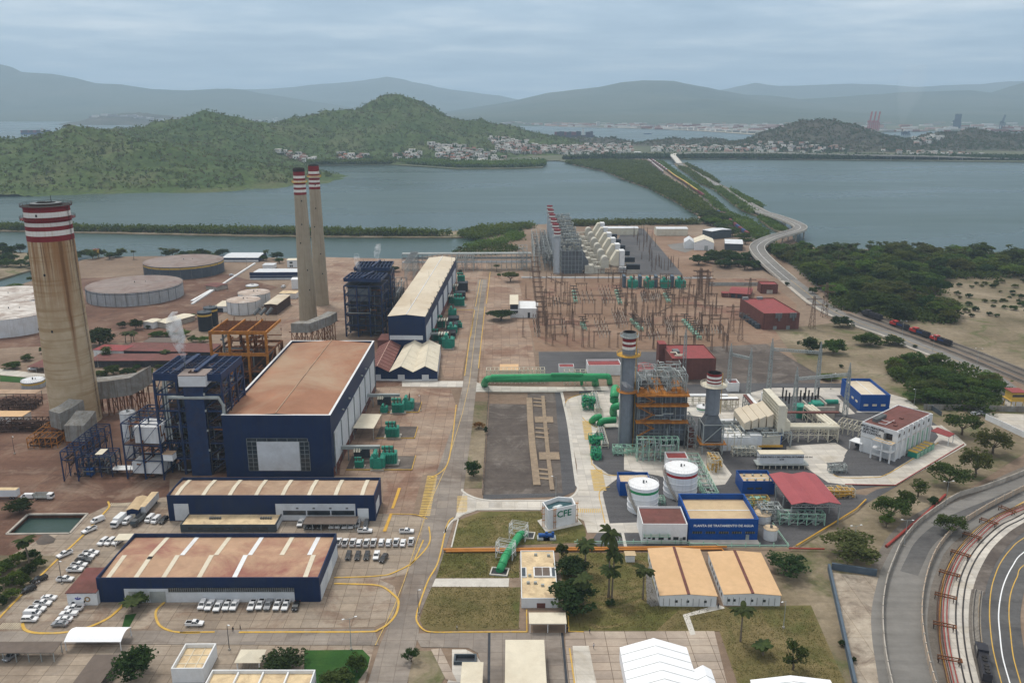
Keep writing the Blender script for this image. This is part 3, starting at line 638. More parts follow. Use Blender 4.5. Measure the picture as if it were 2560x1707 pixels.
zone('pavement','new_conc',.08,'B2',20,640,420,610,520,670,490,720,640,760,800,800,880,840,1200,640,1260,560,1200,470,1290,470,1420,560,1490,625,1180,800,920,960,520,955,360,935,160,800,20,800)
zone('gravel_strip','gravel',.1,'B2',510,690,580,670,840,790,900,830,830,880,420,885,345,775,480,765)
zone('pavement','new_conc',.07,'B2',860,210,1000,250,1100,330,1200,440,1100,330,860,330)
zone('ground','gravel',.06,'B2',0,1290,200,1180,560,1100,760,990,930,960,580,1160,60,1460,0,1460)
zone('pavement','new_conc',.09,'D4',1040,130,1411,140,1411,330,1180,230,1040,190)
zone('pavement','new_conc',.08,'A2',840,510,1290,530,1200,600,850,610)
zone('pavement','new_conc',.06,'A2',0,445,480,500,490,545,0,500)
zone('ground','wild_ground',.03,'B6',640,880,900,860,1200,820,1500,960,2000,1120,2352,1300,2352,1700,1700,1700,1100,1230,960,1230,820,1130)
zone('ground','wild_ground',.02,'B6',700,400,860,370,2600,420,2700,1240,2352,1180,1860,1000,1250,790,1050,640)
rm=M()
ml=PL('D',800,1700,845,1568,872,1482,915,1388,932,1330,965,1245,1003,1085,1046,960,1062,890,1076,800,1090,700,1098,642)
mr=PL('D',1120,642,1112,700,1104,800,1094,890,1082,1000,1064,1130,1042,1200,1004,1320,960,1420,962,1450,935,1570,900,1700)
ground_sheet('road','road',ml+mr,.12)
ground_sheet('road','road',PL('D',-300,1450,0,1450,200,1449,860,1444,870,1482,0,1478,-300,1482),.1)
ground_sheet('road','road',PL('A7',-20,1170,600,1165,1180,1165,1200,1300,1260,1800,440,1800,540,1500,500,1330,420,1285,40,1280),.1)
ground_sheet('road','new_conc',PL('A8',-120,248,480,248,620,290,1250,300,1740,290,1740,325,1260,335,1240,345,470,340,430,300,-120,296),.11)
ground_sheet('road','new_conc',PL('A8',380,1170,410,1200,520,1250,700,1262,1200,1262,1330,1235,1385,1180,1600,1250,1650,1460,1470,1540,1430,1440,1330,1390,1340,1330,1000,1345,520,1350,400,1390,300,1460,240,1540),.1)
def path(fr,*xy,n=5,z=0.0):return smooth_path(PL(fr,*xy,z=z),n)
cl=path('B4',2300,-260,1990,-120,1700,20,1480,110,1300,190,1130,300,1020,410,960,520,890,680,850,860,830,1050,850,1250,890,1450,930,1640,980,1800)
struct(ribbon(M(),cl,15.5,.11).build('road','asphalt_pale'))
struct(ribbon(M(),cl[8:40],5.5,.13,off=-.5).build('asphalt_patch','asphalt'))
struct(ribbon(M(),cl,5,.09,off=-9.2).build('verge','ballast'))
struct(ribbon(M(),cl,4,.09,off=9.0).build('verge','ballast'))
wl=path('B4',2250,-360,1900,-190,1560,-60,1340,5,1180,100,1000,232,900,340,845,420,790,545,735,690,702,850,690,1000,697,1200,722,1400,765,1600,800,1750)
def wall_run(name,label,pts,wdt,h,m,post=None,pm='conc',every=3,base=0.0):
 o=thing(name,label,'wall' if 'wall' in name else 'fence',(pts[0].x,pts[0].y,0));mm=M();mm.T=Matrix.Translation((-pts[0].x,-pts[0].y,0))
 ribbon(mm,pts,wdt,base,0,h);mm.build('wall_panel' if h>.3 else 'kerb',m,o)
 if post:
  for p in pts[::every]:M().box(p.x-pts[0].x-post/2,p.y-pts[0].y-post/2,base,p.x-pts[0].x+post/2,p.y-pts[0].y+post/2,base+h+.25).build('post',pm,o)
 return o
wall_run('perimeter_wall','long grey concrete wall on the inner side of the curving street',wl,.3,2.2,'conc',.4,'conc',3)
wr=path('B4',2250,-230,1960,-90,1780,0,1600,92,1400,212,1290,292,1170,432,1100,565,1052,720,1024,880,1018,1050,1042,1250,1085,1450,1140,1640)
mat('wall_beige',(.44,.35,.27),.85,var=.12,streak=(.28,.22,.17))
wall_run('boundary_wall','beige panel wall between the curving street and the pipeline strip',wr,.25,2.3,'wall_beige',.45,'conc',2)
struct(ribbon(M(),path('B4',2200,-60,1880,110,1720,185,1560,290,1420,420,1330,550,1270,690,1240,850,1235,1000,1240,1200,1270,1400,1320,1600,1380,1760),9,.07).build('ground','ballast'))
sl=path('B4',2250,-60,1880,165,1710,252,1570,370,1465,500,1390,650,1355,780,1337,950,1340,1120,1360,1300,1395,1480,1430,1620,1480,1780)
struct(ribbon(M(),sl,10.5,.12).build('rail_slab','new_conc'))
for q,r_ in((-5.4,.5),(5.4,.5)):struct(ribbon(M(),sl,r_,.14,off=q).build('painted_line','kerb_yellow'))
for q in(-.95,.95):tag(ribbon(M(),sl,.42,.13,q,.16).build('rail','rail'),'dark steel rail set in the pale concrete slab, '+('inner' if q<0 else 'outer')+' one','rail')
struct(ribbon(M(),path('B4',2250,60,1880,270,1750,360,1640,475,1565,610,1515,740,1480,900,1470,1050,1480,1200,1510,1400,1560,1600,1620,1780),15,.08).build('ground','asphalt'))
tr=path('B4',2250,40,1880,262,1760,350,1650,465,1572,600,1522,720,1492,850,1480,1000,1484,1150,1505,1290,1545,1450,1590,1620)
def track(pts,label,gauge=1.5,bw=5.0,z=.1,step=.7,bal='ballast',sleeper='conc',name='railway_track'):
 o=thing(name,label,'track',(pts[0].x,pts[0].y,0));T=Matrix.Translation((-pts[0].x,-pts[0].y,0))
 mm=M();mm.T=T;ribbon(mm,pts,bw,z);mm.build('track_bed',bal,o)
 for q in(-gauge/2,gauge/2):mm=M();mm.T=T;ribbon(mm,pts,.22,z+.1,q,.18);mm.build('rail','rail',o)
 if sleeper:
  mm=M();mm.T=T;acc=0
  for a,b in zip(pts,pts[1:]):
   d=(b-a);l_=d.length;d.normalize();n_=Vector((d.y,-d.x,0))
   while acc<l_:
    p=a+d*acc;mm.bar(p-n_*1.25+Vector((0,0,z+.12)),p+n_*1.25+Vector((0,0,z+.12)),.24,.2);acc+=step
   acc-=l_
  s_=mm.build('sleeper',sleeper,o);s_['kind']='stuff'
 return o
track(tr[28:],'exposed railway track with pale sleepers leading to the dark engine',1.5,4.2,.12,.75)
ground_sheet('ballast_bed','slag',offset(tr[:30],-1.7)+offset(tr[:30],1.7)[::-1],.14)
rd=path('B4',2300,300,2000,420,1880,520,1790,610,1745,690,1710,780,1680,920,1675,1050,1690,1200,1725,1400,1780,1600,1830,1760)
struct(ribbon(M(),rd,11,.13).build('road','asphalt'))
for p_,m_,w_ in((path('B4',2250,160,1880,352,1765,450,1682,562,1632,680,1602,800,1590,950,1596,1100,1622,1300,1690,1568,1740,1740),'kerb_yellow',.3),(path('B4',2200,300,1880,472,1782,590,1717,720,1682,850,1666,1000,1676,1150,1700,1350,1760,1568,1810,1740),'white_clean',.34),(path('B4',2200,420,1880,580,1822,680,1784,765,1760,860,1753,1000,1766,1150,1790,1350,1850,1568,1900,1740),'kerb_yellow',.3)):
 struct(ribbon(M(),p_,w_,.16).build('painted_line',m_))
pb=path('B4',2250,-90,1880,80,1700,152,1580,232,1460,342,1360,445,1282,572,1222,722,1196,850,1187,1000,1196,1150,1216,1300,1250,1450,1285,1600,1330,1760,z=1.3)
for i,(q,m_)in enumerate(((-1.5,'pipe_red'),(-.95,'conc'),(-.45,'pipe_red'),(.1,'rust_dark'),(.65,'rust'),(1.2,'rust_dark'))):
 tag(M().tube(offset(pb,q),.17,6).build('pipeline',m_),('red','pale grey','second red','dark brown','rust brown','outermost dark')[i]+' pipe of the bundle curving beside the rail slab','pipe','pipes curving beside the rail slab')
def pipe_rack():
 t=thing('pipe_support','','pipe support',group='brown frames carrying the curving pipe bundle');m=M()
 for x in(-2.6,2.6):m.box(x-.12,-.12,0,x+.12,.12,1.5);m.box(x-.12,1.3,0,x+.12,1.54,1.5)
 m.build('leg','rust_dark',t)
 m=M();m.box(-3.4,-.2,1.5,2.9,0,1.8);m.box(-3.4,1.4,1.5,2.9,1.6,1.8);m.box(-3.4,-.2,1.05,2.9,0,1.15);m.box(-3.4,0,1.6,-3.0,1.4,1.75);m.build('crossbeam','rust',t);return t
PRK=Kind(pipe_rack)
for i,(x,y,n_)in enumerate(((1740,135,'topmost'),(1580,235,'second from the top'),(1440,355,'third from the top'),(1340,505,'fourth from the top'),(1245,672,'fifth from the top'),(1210,862,'middle'),(1200,1105,'second from the bottom'),(1240,1390,'lowest'))):
 p=P('B4',x,y);j=min(range(len(pb)),key=lambda k:(pb[k]-p).length);d=pb[min(j+1,len(pb)-1)]-pb[j-1]
 PRK.put((p.x,p.y,0),math.atan2(d.y,d.x)-pi/2,'brown steel frame over the curving pipe bundle, '+n_+' in view','frames over the curving pipe bundle')
def deck(name,label,pts,wd,th=1.6,piers=None,pm='conc',m='road',water=False,base=-1.5):
 o=thing(name,label,'bridge',(pts[0].x,pts[0].y,0));T=Matrix.Translation((-pts[0].x,-pts[0].y,0))
 mm=M();mm.T=T;ribbon(mm,pts,wd,-th,0,th);mm.build('deck','conc',o)
 mm=M();mm.T=T;ribbon(mm,pts,wd-1.2,.06);mm.build('carriageway',m,o)
 for q in(-wd/2+.3,wd/2-.3):mm=M();mm.T=T;ribbon(mm,pts,.4,0,q,1.0);mm.build('parapet','conc_light',o)
 mm=M();mm.T=T;ribbon(mm,pts,.3,.1);mm.build('centre_line','white_clean',o)
 acc=0
 if piers:
  for a,b in zip(pts,pts[1:]):
   acc+=(b-a).length
   if acc>piers and a.z>3:
    acc=0;d=(b-a).normalized();n_=Vector((d.y,-d.x,0));mm=M();mm.T=T
    for s_ in(-wd*.3,wd*.3):mm.cyl(a.x+n_.x*s_,a.y+n_.y*s_,base,a.z-th-1,.9,n=8)
    c0=a+n_*(-wd*.45);c1=a+n_*(wd*.45);mm.bar((c0.x,c0.y,a.z-th-.7),(c1.x,c1.y,a.z-th-.7),1.4,1.4);mm.build('pier',pm,o)
 return o
hp=[P('B6',x,y,z)for x,y,z in((455,20,2.5),(520,58,3.5),(570,85,5),(640,105,7),(720,132,8.5),(790,160,9.5),(825,185,10),(800,208,10),(730,228,10),(650,250,10),(575,280,10),(528,318,10),(545,365,9),(592,415,7),(650,468,4.2),(705,515,1.6),(745,548,.2))]
deck('highway_viaduct','curving concrete viaduct swinging out over the bay water',smooth_path(hp,6),15,1.8,34,m='asphalt_pale')
hr=smooth_path([P('B6',*q)for q in((690,505),(750,545),(850,622),(950,700),(1050,762),(1180,822),(1300,868),(1450,918),(1600,985),(1750,1042),(1900,1105),(2050,1165),(2200,1265),(2380,1420))],6)
struct(ribbon(M(),hr,13,.12).build('road','asphalt_pale'));struct(ribbon(M(),hr,.3,.16).build('painted_line','kerb_yellow'))
struct(ribbon(M(),hr,3.5,.1,off=8).build('pavement','conc'));struct(ribbon(M(),hr[12:],.5,.1,10.5,.8).build('kerb','conc'))
hc=smooth_path([P('C4',*q,1.2)for q in((650,130),(720,190),(880,262),(1000,330),(1120,400),(1300,510),(1440,590),(1560,655),(1640,700),(1700,735))],5)
struct(ribbon(M(),hc,14,.3).build('road','asphalt_pale'));struct(ribbon(M(),hc,.4,.36).build('painted_line','white_clean'))
deck('approach_bridge','pale bridge ramp rising at the far end of the causeway',smooth_path([P('C4',650,132,3),P('C4',610,80,8),P('C4',578,40,11),P('C4',610,22,11.5),P('C4',800,14,12),P('C4',1200,10,12)],5),15,2,45,m='conc_light')
deck('long_viaduct','long straight concrete viaduct in front of the hill town across the bay',smooth_path([P('C4',1190,10,12),P('C4',1600,11,12),P('C4',2000,12,12),P('C3',300,448,12),P('C3',700,456,12),P('C3',1100,464,12),P('C3',1500,470,11),P('C3',1900,482,8),P('C3',2352,494,4)],6),15,2.2,52,m='conc_light')
struct(ribbon(M(),smooth_path(PL('S',1745,399.5,1900,398.5,2200,402,2700,408),4),6,.8).build('shore_road','asphalt'))
rr1=smooth_path(PL('C4',290,110,400,205,520,300,620,365,760,450,900,545,1000,630,1100,725,1220,810,1300,880,1420,970,1560,1070),5)
track(rr1,'railway yard line on the green causeway, left-hand track',1.5,5,.25,1,sleeper=None)
rr2=smooth_path(PL('C4',330,105,470,205,590,300,700,370,820,455,930,530,1010,610,1110,715,1230,800,1330,880,1450,960,1590,1060),5)
track(rr2,'railway yard line on the green causeway, right-hand track',1.5,5,.25,1,sleeper=None)
rr3=smooth_path(PL('B6',600,345,700,395,780,450,870,520,960,600,1050,672,1150,740,1250,792,1370,832,1500,880,1650,930,1800,985,1950,1040,2150,1120,2352,1205,2700,1350),6)
track(rr3,'railway line carrying the red locomotives beside the highway',1.5,6,.16,1,sleeper=None)
track(offset(rr3,-7),'second railway line on the woodland side of the red locomotives',1.5,6,.16,1,sleeper=None)
track(offset(rr3[40:],8),'third railway line fanning out towards the right edge',1.5,6,.14,1,sleeper=None)
def kerb(fr,*xy,wd=.45,m='kerb_yellow',z=.1,h=.16,n=5,name='kerb'):return struct(ribbon(M(),path(fr,*xy,n=n),wd,z,0,h).build(name,m))
kerb('A3',-60,1130,0,1040,170,865,350,685,480,560,680,370,840,200,880,150,870,110,wd=.7)
kerb('A3',180,1090,200,1140,270,1165,400,1170,540,1160,700,1125,860,1055,960,975,1005,925,wd=.9)
kerb('A3',1330,915,1260,985,1258,1050,1290,1110,1370,1150,1480,1165,1610,1165,wd=.7)
kerb('A4',0,1162,280,1160,n=2,wd=.6);kerb('A4',475,1162,900,1160,1500,1158,1600,1140,1690,1080,1745,1000,1758,910,1720,860,1640,800,1560,780,1440,775,1240,770,wd=.7)
kerb('A4',1240,722,1500,715,1620,705,1700,690,1860,610,1910,530,1960,420,wd=.5)
kerb('A4',1700,210,1860,212,1930,225,1990,250,wd=.35);kerb('D',985,1100,1022,1076,1036,1030,1048,930,n=5,wd=.5)
kerb('D',985,1210,988,1240,975,1265,940,1300,n=4,wd=.5)
kerb('A7',300,240,250,300,180,590,100,740,40,900,5,1020,10,1080,60,1140,140,1160,400,1160,895,1158,wd=.5)
kerb('A7',890,980,893,1156,n=1,wd=.35);kerb('A7',1222,980,1230,1156,1350,1158,n=1,wd=.35);kerb('A7',1236,1290,1275,1568,n=1,wd=.4)
kerb('A8',395,1170,400,1190,480,1235,600,1262,800,1268,1200,1262,1330,1232,1380,1170,1372,1140,m='conc_light',wd=1.0)
kerb('A8',1372,1140,1345,950,1300,620,1262,440,1240,345,m='conc_light',wd=1.4);kerb('A8',1270,470,1275,430,1310,395,1400,362,1480,350,m='kerb_yellow',wd=.3)
kerb('A8',1420,560,1460,600,1540,640,1640,645,wd=.3);kerb('A8',1510,960,1540,1000,1620,1045,1730,1055,wd=.3);kerb('A8',1650,1150,1590,1165,1560,1210,1575,1300,1610,1460,wd=.3)
kerb('A8',1500,965,1480,780,wd=.3,n=1);kerb('A8',240,1545,300,1450,400,1380,520,1345,700,1342,1060,1345,m='conc_light',wd=.7)
kerb('A7',285,478,340,250,m='conc_light',wd=.5,n=1)
kerb('C8',930,1568,985,1160,1030,900,n=1,wd=.5);kerb('C8',1000,1110,1045,810,n=1,wd=.5);kerb('C8',1055,770,1110,460,n=1,wd=.5);kerb('C8',1090,1480,1130,1090,1165,770,n=1,wd=.5);kerb('C8',1180,740,1225,370,n=1,wd=.5)
kerb('C8',640,812,1040,806,n=1,wd=.5)
kerb('B2',510,952,900,960,1000,905,1480,630,1370,560,1280,470,n=1,m='conc_light',wd=.9);kerb('B2',400,870,470,895,700,895,860,860,1260,610,wd=.3,n=3)
def pipe_on_ground(label,fr,pts,r,m,n=3,z=None,name='pipe'):
 ps=[P(fr,x,y,r+.1 if z is None else z)for x,y in pts]
 return tag(M().tube(smooth_path(ps,n)if n>1 else ps,r,7).build(name,m),label,'pipe')
pipe_on_ground('thin red rail along the outer edge of the new plant road by the control building','B2',[(500,948),(910,955),(1010,895),(1470,620)],.22,'pipe_red',1,.5)
pipe_on_ground('red pipe dipping beside the perimeter wall near the thorny trees','D4',[(640,925),(470,1090),(300,1230),(60,1430)],.5,'pipe_red',2)
pipe_on_ground('upper orange pipe running behind the peach-roofed sheds','A7',[(220,492),(700,490),(1250,482),(1870,476),(2500,470)],.45,'pipe_orange',1,.9)
pipe_on_ground('lower orange pipe running behind the peach-roofed sheds','A7',[(240,508),(700,504),(1250,497),(1870,492),(2460,488),(2520,555)],.35,'pipe_orange',1,.6)
pipe_on_ground('yellow pipe on low supports along the slanting edge of the water plant','B3',[(1660,245),(2060,0),(2240,-110),(2330,-200)],.3,'ochre',1,1.0)
pipe_on_ground('dark red pipe leading from the water plant to the big thorny tree','B2',[(40,1470),(330,1475)],.3,'pipe_red',1,1)
struct(M().sheet(PL('A4',1690,205,1712,205,1660,350,1632,350),.2).build('painted_strip','ochre'));struct(M().sheet(PL('A4',1755,0,1780,0,1770,30,1722,165,1700,165,1745,30),.2).build('painted_strip','ochre'))
def zebra(fr,a,b,wdt,n,m='zebra',fill=.5):
 A,B=P(fr,*a),P(fr,*b);d=(B-A)/n;nn=Vector((-d.y,d.x,0)).normalized()*(wdt/2);mm=M()
 for i in range(n):
  p,q=A+d*i,A+d*(i+fill);mm.sheet([p-nn,p+nn,q+nn,q-nn],.18)
 struct(mm.build('zebra_crossing',m))
mat('zebra',(.55,.48,.36),.8,var=.2,dirt=(.4,.36,.3),dsc=.6,damt=.6);mat('zebra_yellow',(.55,.38,.12),.8,var=.2,dirt=(.4,.33,.22),dsc=.6,damt=.6)
zebra('A3',(0,1112),(180,1112),3.2,13);zebra('A3',(885,133),(1045,133),2.6,9)
zebra('A8',(140,1055),(70,1400),4.2,26,'zebra_yellow',.6);zebra('A8',(395,1230),(390,1370),4,12,'zebra_yellow');zebra('A8',(1450,590),(1475,750),4,14,'zebra_yellow',.7);zebra('A8',(1535,1005),(1570,1185),5,15,'zebra_yellow',.7);zebra('A8',(1380,1350),(1580,1352),3.5,12,'zebra_yellow')
struct(ribbon(M(),PL('D',862,1482,905,1395,928,1335,985,1160,1024,1075,1062,950,1078,880,1092,760,1108,645),.22,.17,0).build('painted_line','zebra_yellow'))
struct(M().sheet(PL('A7',135,728,750,726,745,795,120,793),.12).build('path','conc_light'))
struct(M().sheet(PL('B3',565,912,900,815,960,835,970,850,630,925,690,1100,640,1110),.15).build('path','conc_light'))
struct(M().sheet(PL('D7',640,560,680,470,700,640,780,860,690,868,650,830),.12).build('path','asphalt_pale'));struct(M().sheet(PL('D7',415,190,440,190,470,318,440,318),.12).build('path','conc_light'))
struct(M().sheet(PL('A7',1260,1270,1390,1270,1480,1700,1280,1700),.16).build('path','new_conc'))
for q in((590,1165,584,1700),(1176,1165,1225,1700)):struct(ribbon(M(),PL('A7',*q),.7,.15).build('drain','dark_wall'))
ground_sheet('ground','new_conc',PL('A7',290,1300,400,1300,480,1340,520,1400,500,1568,250,1568,290,1480),.13)
ground_sheet('ground','wild_ground',PL('A7',-60,1310,120,1310,250,1500,150,1650,-60,1568),.07)
ground_sheet('path','paving',PL('A7',120,1300,200,1290,330,1560,240,1540),.13)
# CHIMNEYS, HALLS, MAIN BUILDINGS
def base_at(fr,x,y):return P(fr,x,y)
cb=P('E1',400,1490);zt=zat(cb,'E1',210,82);k_=(zt)/113.0
def chimney_mat(name,ztop):
 m,t,b=new_mat(name);MATS[name]=m;co=nd(t,'ShaderNodeTexCoord').outputs['Object'];sx=nd(t,'ShaderNodeSeparateXYZ');t.links.new(co,sx.inputs[0])
 def mt(op,a,b=None,c=None):
  n=nd(t,'ShaderNodeMath',operation=op)
  for i,q in enumerate((a,b,c)):
   if q is None:continue
   if isinstance(q,(int,float)):n.inputs[i].default_value=q
   else:t.links.new(q,n.inputs[i])
  return n.outputs[0]
 def sm(v,a,b):n=nd(t,'ShaderNodeMapRange',interpolation_type='SMOOTHSTEP');t.links.new(v,n.inputs[0]);n.inputs[1].default_value=a;n.inputs[2].default_value=b;return n.outputs[0]
 z=sx.outputs[2];an=mt('ARCTAN2',sx.outputs[1],sx.outputs[0])
 o=ramp(t,noi(t,co,.12,6,.65),[(.3,(.40,.30,.185)),(.5,(.47,.37,.245)),(.7,(.55,.45,.32))])
 rings=noi(t,mapv(t,co,(.02,.02,.55)),1,4,.6,.3);o=mixc(t,ramp(t,rings,[(.52,(0,0,0)),(.62,(.7,)*3)]),o,(.34,.24,.13))
 st=noi(t,mapv(t,co,(.55,.55,.018)),1,6,.65);up=sm(z,ztop*.42,ztop*.98)
 o=mixc(t,mt('MULTIPLY',mt('MULTIPLY',up,.85),sm(st,.36,.62)),o,(.27,.13,.045))
 st2=noi(t,mapv(t,co,(1.3,1.3,.02),(0,0,0),(7,3,0)),1,5,.6);o=mixc(t,mt('MULTIPLY',sm(z,ztop*.62,ztop),sm(st2,.5,.68)),o,(.12,.055,.022))
 wob=mt('MULTIPLY',mt('SUBTRACT',noi(t,mapv(t,co,(0,0,.06)),1,4,.6),.5),.16);dd=mt('ABSOLUTE',mt('ADD',mt('ADD',an,.72),wob));wz=mt('ADD',mt('MULTIPLY',sm(z,ztop*.35,ztop),.10),.03)
 run=mt('MULTIPLY',mt('SUBTRACT',1.0,sm(mt('DIVIDE',dd,wz),.3,1.0)),sm(z,ztop*.38,ztop*.6));o=mixc(t,mt('MULTIPLY',run,.9),o,(.035,.022,.015))
 run2=mt('MULTIPLY',mt('SUBTRACT',1.0,sm(mt('DIVIDE',dd,wz),1.0,3.2)),sm(z,ztop*.1,ztop*.5));o=mixc(t,mt('MULTIPLY',run2,.6),o,(.25,.12,.045))
 t.links.new(o,b.inputs['Base Color']);b.inputs['Roughness'].default_value=.88;b.inputs['Specular IOR Level'].default_value=.2
 return m
t=thing('concrete_chimney','thick rust-stained concrete chimney with red and white bands, nearest and leftmost','chimney',cb)
r_top=10.6;r_bot=10.9
rr=lambda z:11.3+(9.55-11.3)*min(1,z/zt)
zz_=lambda y:zat(cb,'E1',210+(y-82)*.145,y)
chimney_mat('stack_conc',zz_(300));m=M();zs=[0,zz_(950),zz_(540),zz_(400),zz_(308)]
prof=[0]+[zz_(y)for y in(1300,1100,900,700,540,430,308)]
m.lathe([(rr(z),z)for z in prof],48,cap=False,mats=['stack_conc']*7);m.build('shaft','stack_conc',t)
m=M();bnd=[308,272,240,212,188,155,122,92];cols_=['stack_red','stack_white','stack_red','stack_white','stack_red','stack_white','stack_red']
m.lathe([(rr(zz_(y))+.12,zz_(y))for y in bnd],48,cap=False,mats=cols_);m.build('painted_bands',None,t)
m=M();zt2=zz_(90);m.lathe([(rr(zt)+.1,zt2-.4),(rr(zt)+1.2,zt2),(rr(zt)+1.2,zt2+.3),(7,zt2+.4),(6.6,zt2+1.4),(4.2,zt2+1.5),(4.0,zt2+.2)],40,mats=['stack_red','stack_red','soot','soot','galv_dark','soot'],cap=True);m.use('soot').tube([(1.5,2,zt2),(1.5,2,zt2+4.5)],.12,6);m.use('soot').ball((-.5,-2,zt2+1.6),2.6,1.4,.7);m.build('cap',None,t)
def ring_platform(par,z,r0,r1,m1='rust_dark',m2='rust',post=24,hr=1.1):
 m=M();m.lathe([(r0,z-.5),(r1,z-.2),(r1,z),(r0,z)],40,cap=False);p=m.build('platform',m1,par)
 m=M()
 for i in range(post):
  a=2*pi*i/post;m.bar((r1*cos(a),r1*sin(a),z),(r1*cos(a),r1*sin(a),z+hr),.09)
 for zz in(hr*.5,hr):m.lathe([(r1-.06,z+zz-.05),(r1+.06,z+zz-.05),(r1+.06,z+zz+.05),(r1-.06,z+zz+.05)],40,cap=False)
 m.build('railing',m2,p)
ring_platform(t,zz_(168),rr(zt),rr(zt)+1.9,'stack_red','rust_dark');ring_platform(t,zt2+.35,rr(zt),rr(zt)+1.2,'soot','rust_dark')
for(x,y)in((101,140),(220,140),(275,517),(158,517),(325,875),(210,878)):
 c=(x-(210+(y-82)*.145));z=zz_(y);a=math.asin(max(-1,min(1,c/135)))-pi/2
 q=M();q.T=Matrix.Rotation(a,4,'Z');q.box(rr(z)-.2,-.4,z-.55,rr(z)+.2,.4,z+.55);q.build('vent_hole','soot',t)
m=M()
for z in range(4,int(zz_(308)),2):m.bar((rr(z)+.5,-1.2,z),(rr(z)+.5,-.4,z),.08)
m.bar((rr(0)+.5,-1.2,2),(rr(zt)+.5,-1.2,zt),.12);m.bar((rr(0)+.5,-.4,2),(rr(zt)+.5,-.4,zt),.12)
lad=m.build('ladder','rust_dark',t)
def twin(label,bx,by,tx,ty,wpx,wpb,rings,plat,soot=False):
 b0=P('A6',bx,by);zt=zat(b0,'A6',tx,ty);sc=b0.length/F;d=(b0-Vector((0,0,H))).length/F/3.267
 r0=wpb*d/2;d2=(Vector((b0.x,b0.y,zt))-Vector((0,0,H))).length/F/3.267;r1=wpx*d2/2
 t=thing('concrete_chimney',label,'chimney',b0);zf=lambda y:zat(b0,'A6',tx+(bx-tx)*(y-ty)/(by-ty),y);rf=lambda z:r0+(r1-r0)*(z/zt)**.9
 m=M();zl=[0]+[zf(y)for y in(by-100,by-250,by-450,by-650,by-850)]+[zf(rings[-1])];zl=sorted(set(zl));m.lathe([(rf(z),z)for z in zl],36,cap=False);m.build('shaft','stack_conc_b',t)
 m=M();rg=rings[::-1];cc=[('stack_red','stack_white')[i%2]for i in range(len(rg)-1)]
 m.lathe([(rf(zf(y))+.1,zf(y))for y in rg],36,cap=False,mats=cc);m.build('painted_bands',None,t)
 m=M();a=zf(rings[0]);m.lathe([(rf(a)+.15,a),(rf(a)+.1,a+1.6),(rf(a)-.3,a+2.4),(rf(a)-.8,a+2.4),(rf(a)-1.0,a+.2)],36,mats=['soot' if soot else 'stack_red','soot','soot','soot']);m.build('cap',None,t)
 ring_platform(t,zf(plat),r1,r1+1.4,'ochre','ochre',20)
 for(ax,yy)in((-80,by-790),(-60,by-420),(-55,by-260),(-100,by-640),(-70,by-980)):
  z=zf(yy);q=M();q.T=Matrix.Rotation(R(ax),4,'Z');q.box(rf(z)-.2,-.35,z-.5,rf(z)+.15,.35,z+.5);q.build('vent_hole','soot',t)
 return b0
tb1=twin('left and nearer of the two slender concrete chimneys with sooty top',560,1310,492,88,86,142,(95,128,148,166,180,200,222,240,262,282),180,True)
tb2=twin('right and farther of the two slender concrete chimneys',668,1180,602,58,80,118,(66,92,112,128,145,163,181,199,217,237),135)
hb=hgt('A5',(1165,1435),(1133,897))
th=bld('turbine_hall','huge navy turbine hall with white panel door and rusty brown roof','hall','E3',(88,122),(1973,124),('A5',1513,250),hb,'navy','hall_roof','gy',1.6,par=1.0,coping='white',parw=.7)
W_,D_=th['wd'],th['dp'];sx_=lambda x:(x-150)/(1990-150)*W_
fz=lambda y:hb*(1-(y-124)/(1185-124))
q=M();q.box(sx_(712),-.25,fz(1068),sx_(1432),.05,fz(570));q.build('sliding_door','white_sheet',th)
for(u0,u1,y0,y1,nx,nz)in((545,712,570,1068,2,7),(1440,1600,570,1068,2,7),(545,1580,515,565,6,1)):
 q=M();q.box(sx_(u0),-.15,fz(y1),sx_(u1),.05,fz(y0));wn=q.build('window','glass',th);q=M()
 for i in range(nx+1):x=sx_(u0)+(sx_(u1)-sx_(u0))*i/nx;q.box(x-.1,-.24,fz(y1),x+.1,-.15,fz(y0))
 for i in range(nz+1):z=fz(y1)+(fz(y0)-fz(y1))*i/nz;q.box(sx_(u0),-.22,z-.08,sx_(u1),-.15,z+.08)
 q.build('glazing_bar','steel_grey',wn)
q=M();q.box(W_-.02,5,hb*.13,W_+.12,D_-2.5,hb*.66);q.build('side_panels','white_side',th)
q=M();q.box(W_-.02,.8,0,W_+.2,D_-1,hb*.13);q.build('plinth','brick',th)
q=M()
for i in range(8):y=4+i*(D_-8)/7;q.box(W_,y-.3,0,W_+.45,y+.3,hb*.66)
for i in range(14):y=3+i*(D_-8)/13;q.box(W_+.2,y-.5,hb*.05,W_+.3,y+.5,hb*.09)
q.build('wall_column','steel_grey',th)
for i in range(4):
 y=D_*(.2+.13*i if i<2 else .62+.1*(i-2));q=M();q.cyl(W_+.6,y,hb*.78,hb*.8,.6,n=10);q.bar((W_,y,hb*.79),(W_+.6,y,hb*.79),.15);q.build('floodlight','galv',th)
q=M();q.tube([(W_/2-.2,1,hb-1+1.75),(W_/2-.2,D_-1,hb-1+1.75)],.25,6);q.build('ridge_cap','tan_roof',th)
h2=25.0
t2=bld('turbine_hall','long second turbine hall with cream roof and navy gable behind the rusty one','hall','C8',(45,858),(470,861),(740,190),h2,'navy','cream_roof','gy',1.2,over=.3)
W2,D2=t2['wd'],t2['dp']
q=M();q.box(.6,-.12,h2*.36,W2*.93,.05,h2*.47);q.build('white_band','white_sheet',t2)
for i in range(6):q=M();q.box(W2,D2*(.02+.165*i),h2*.2,W2+.15,D2*(.02+.165*i)+D2*.12,h2*.66);q.build('side_panel','white_side',t2)
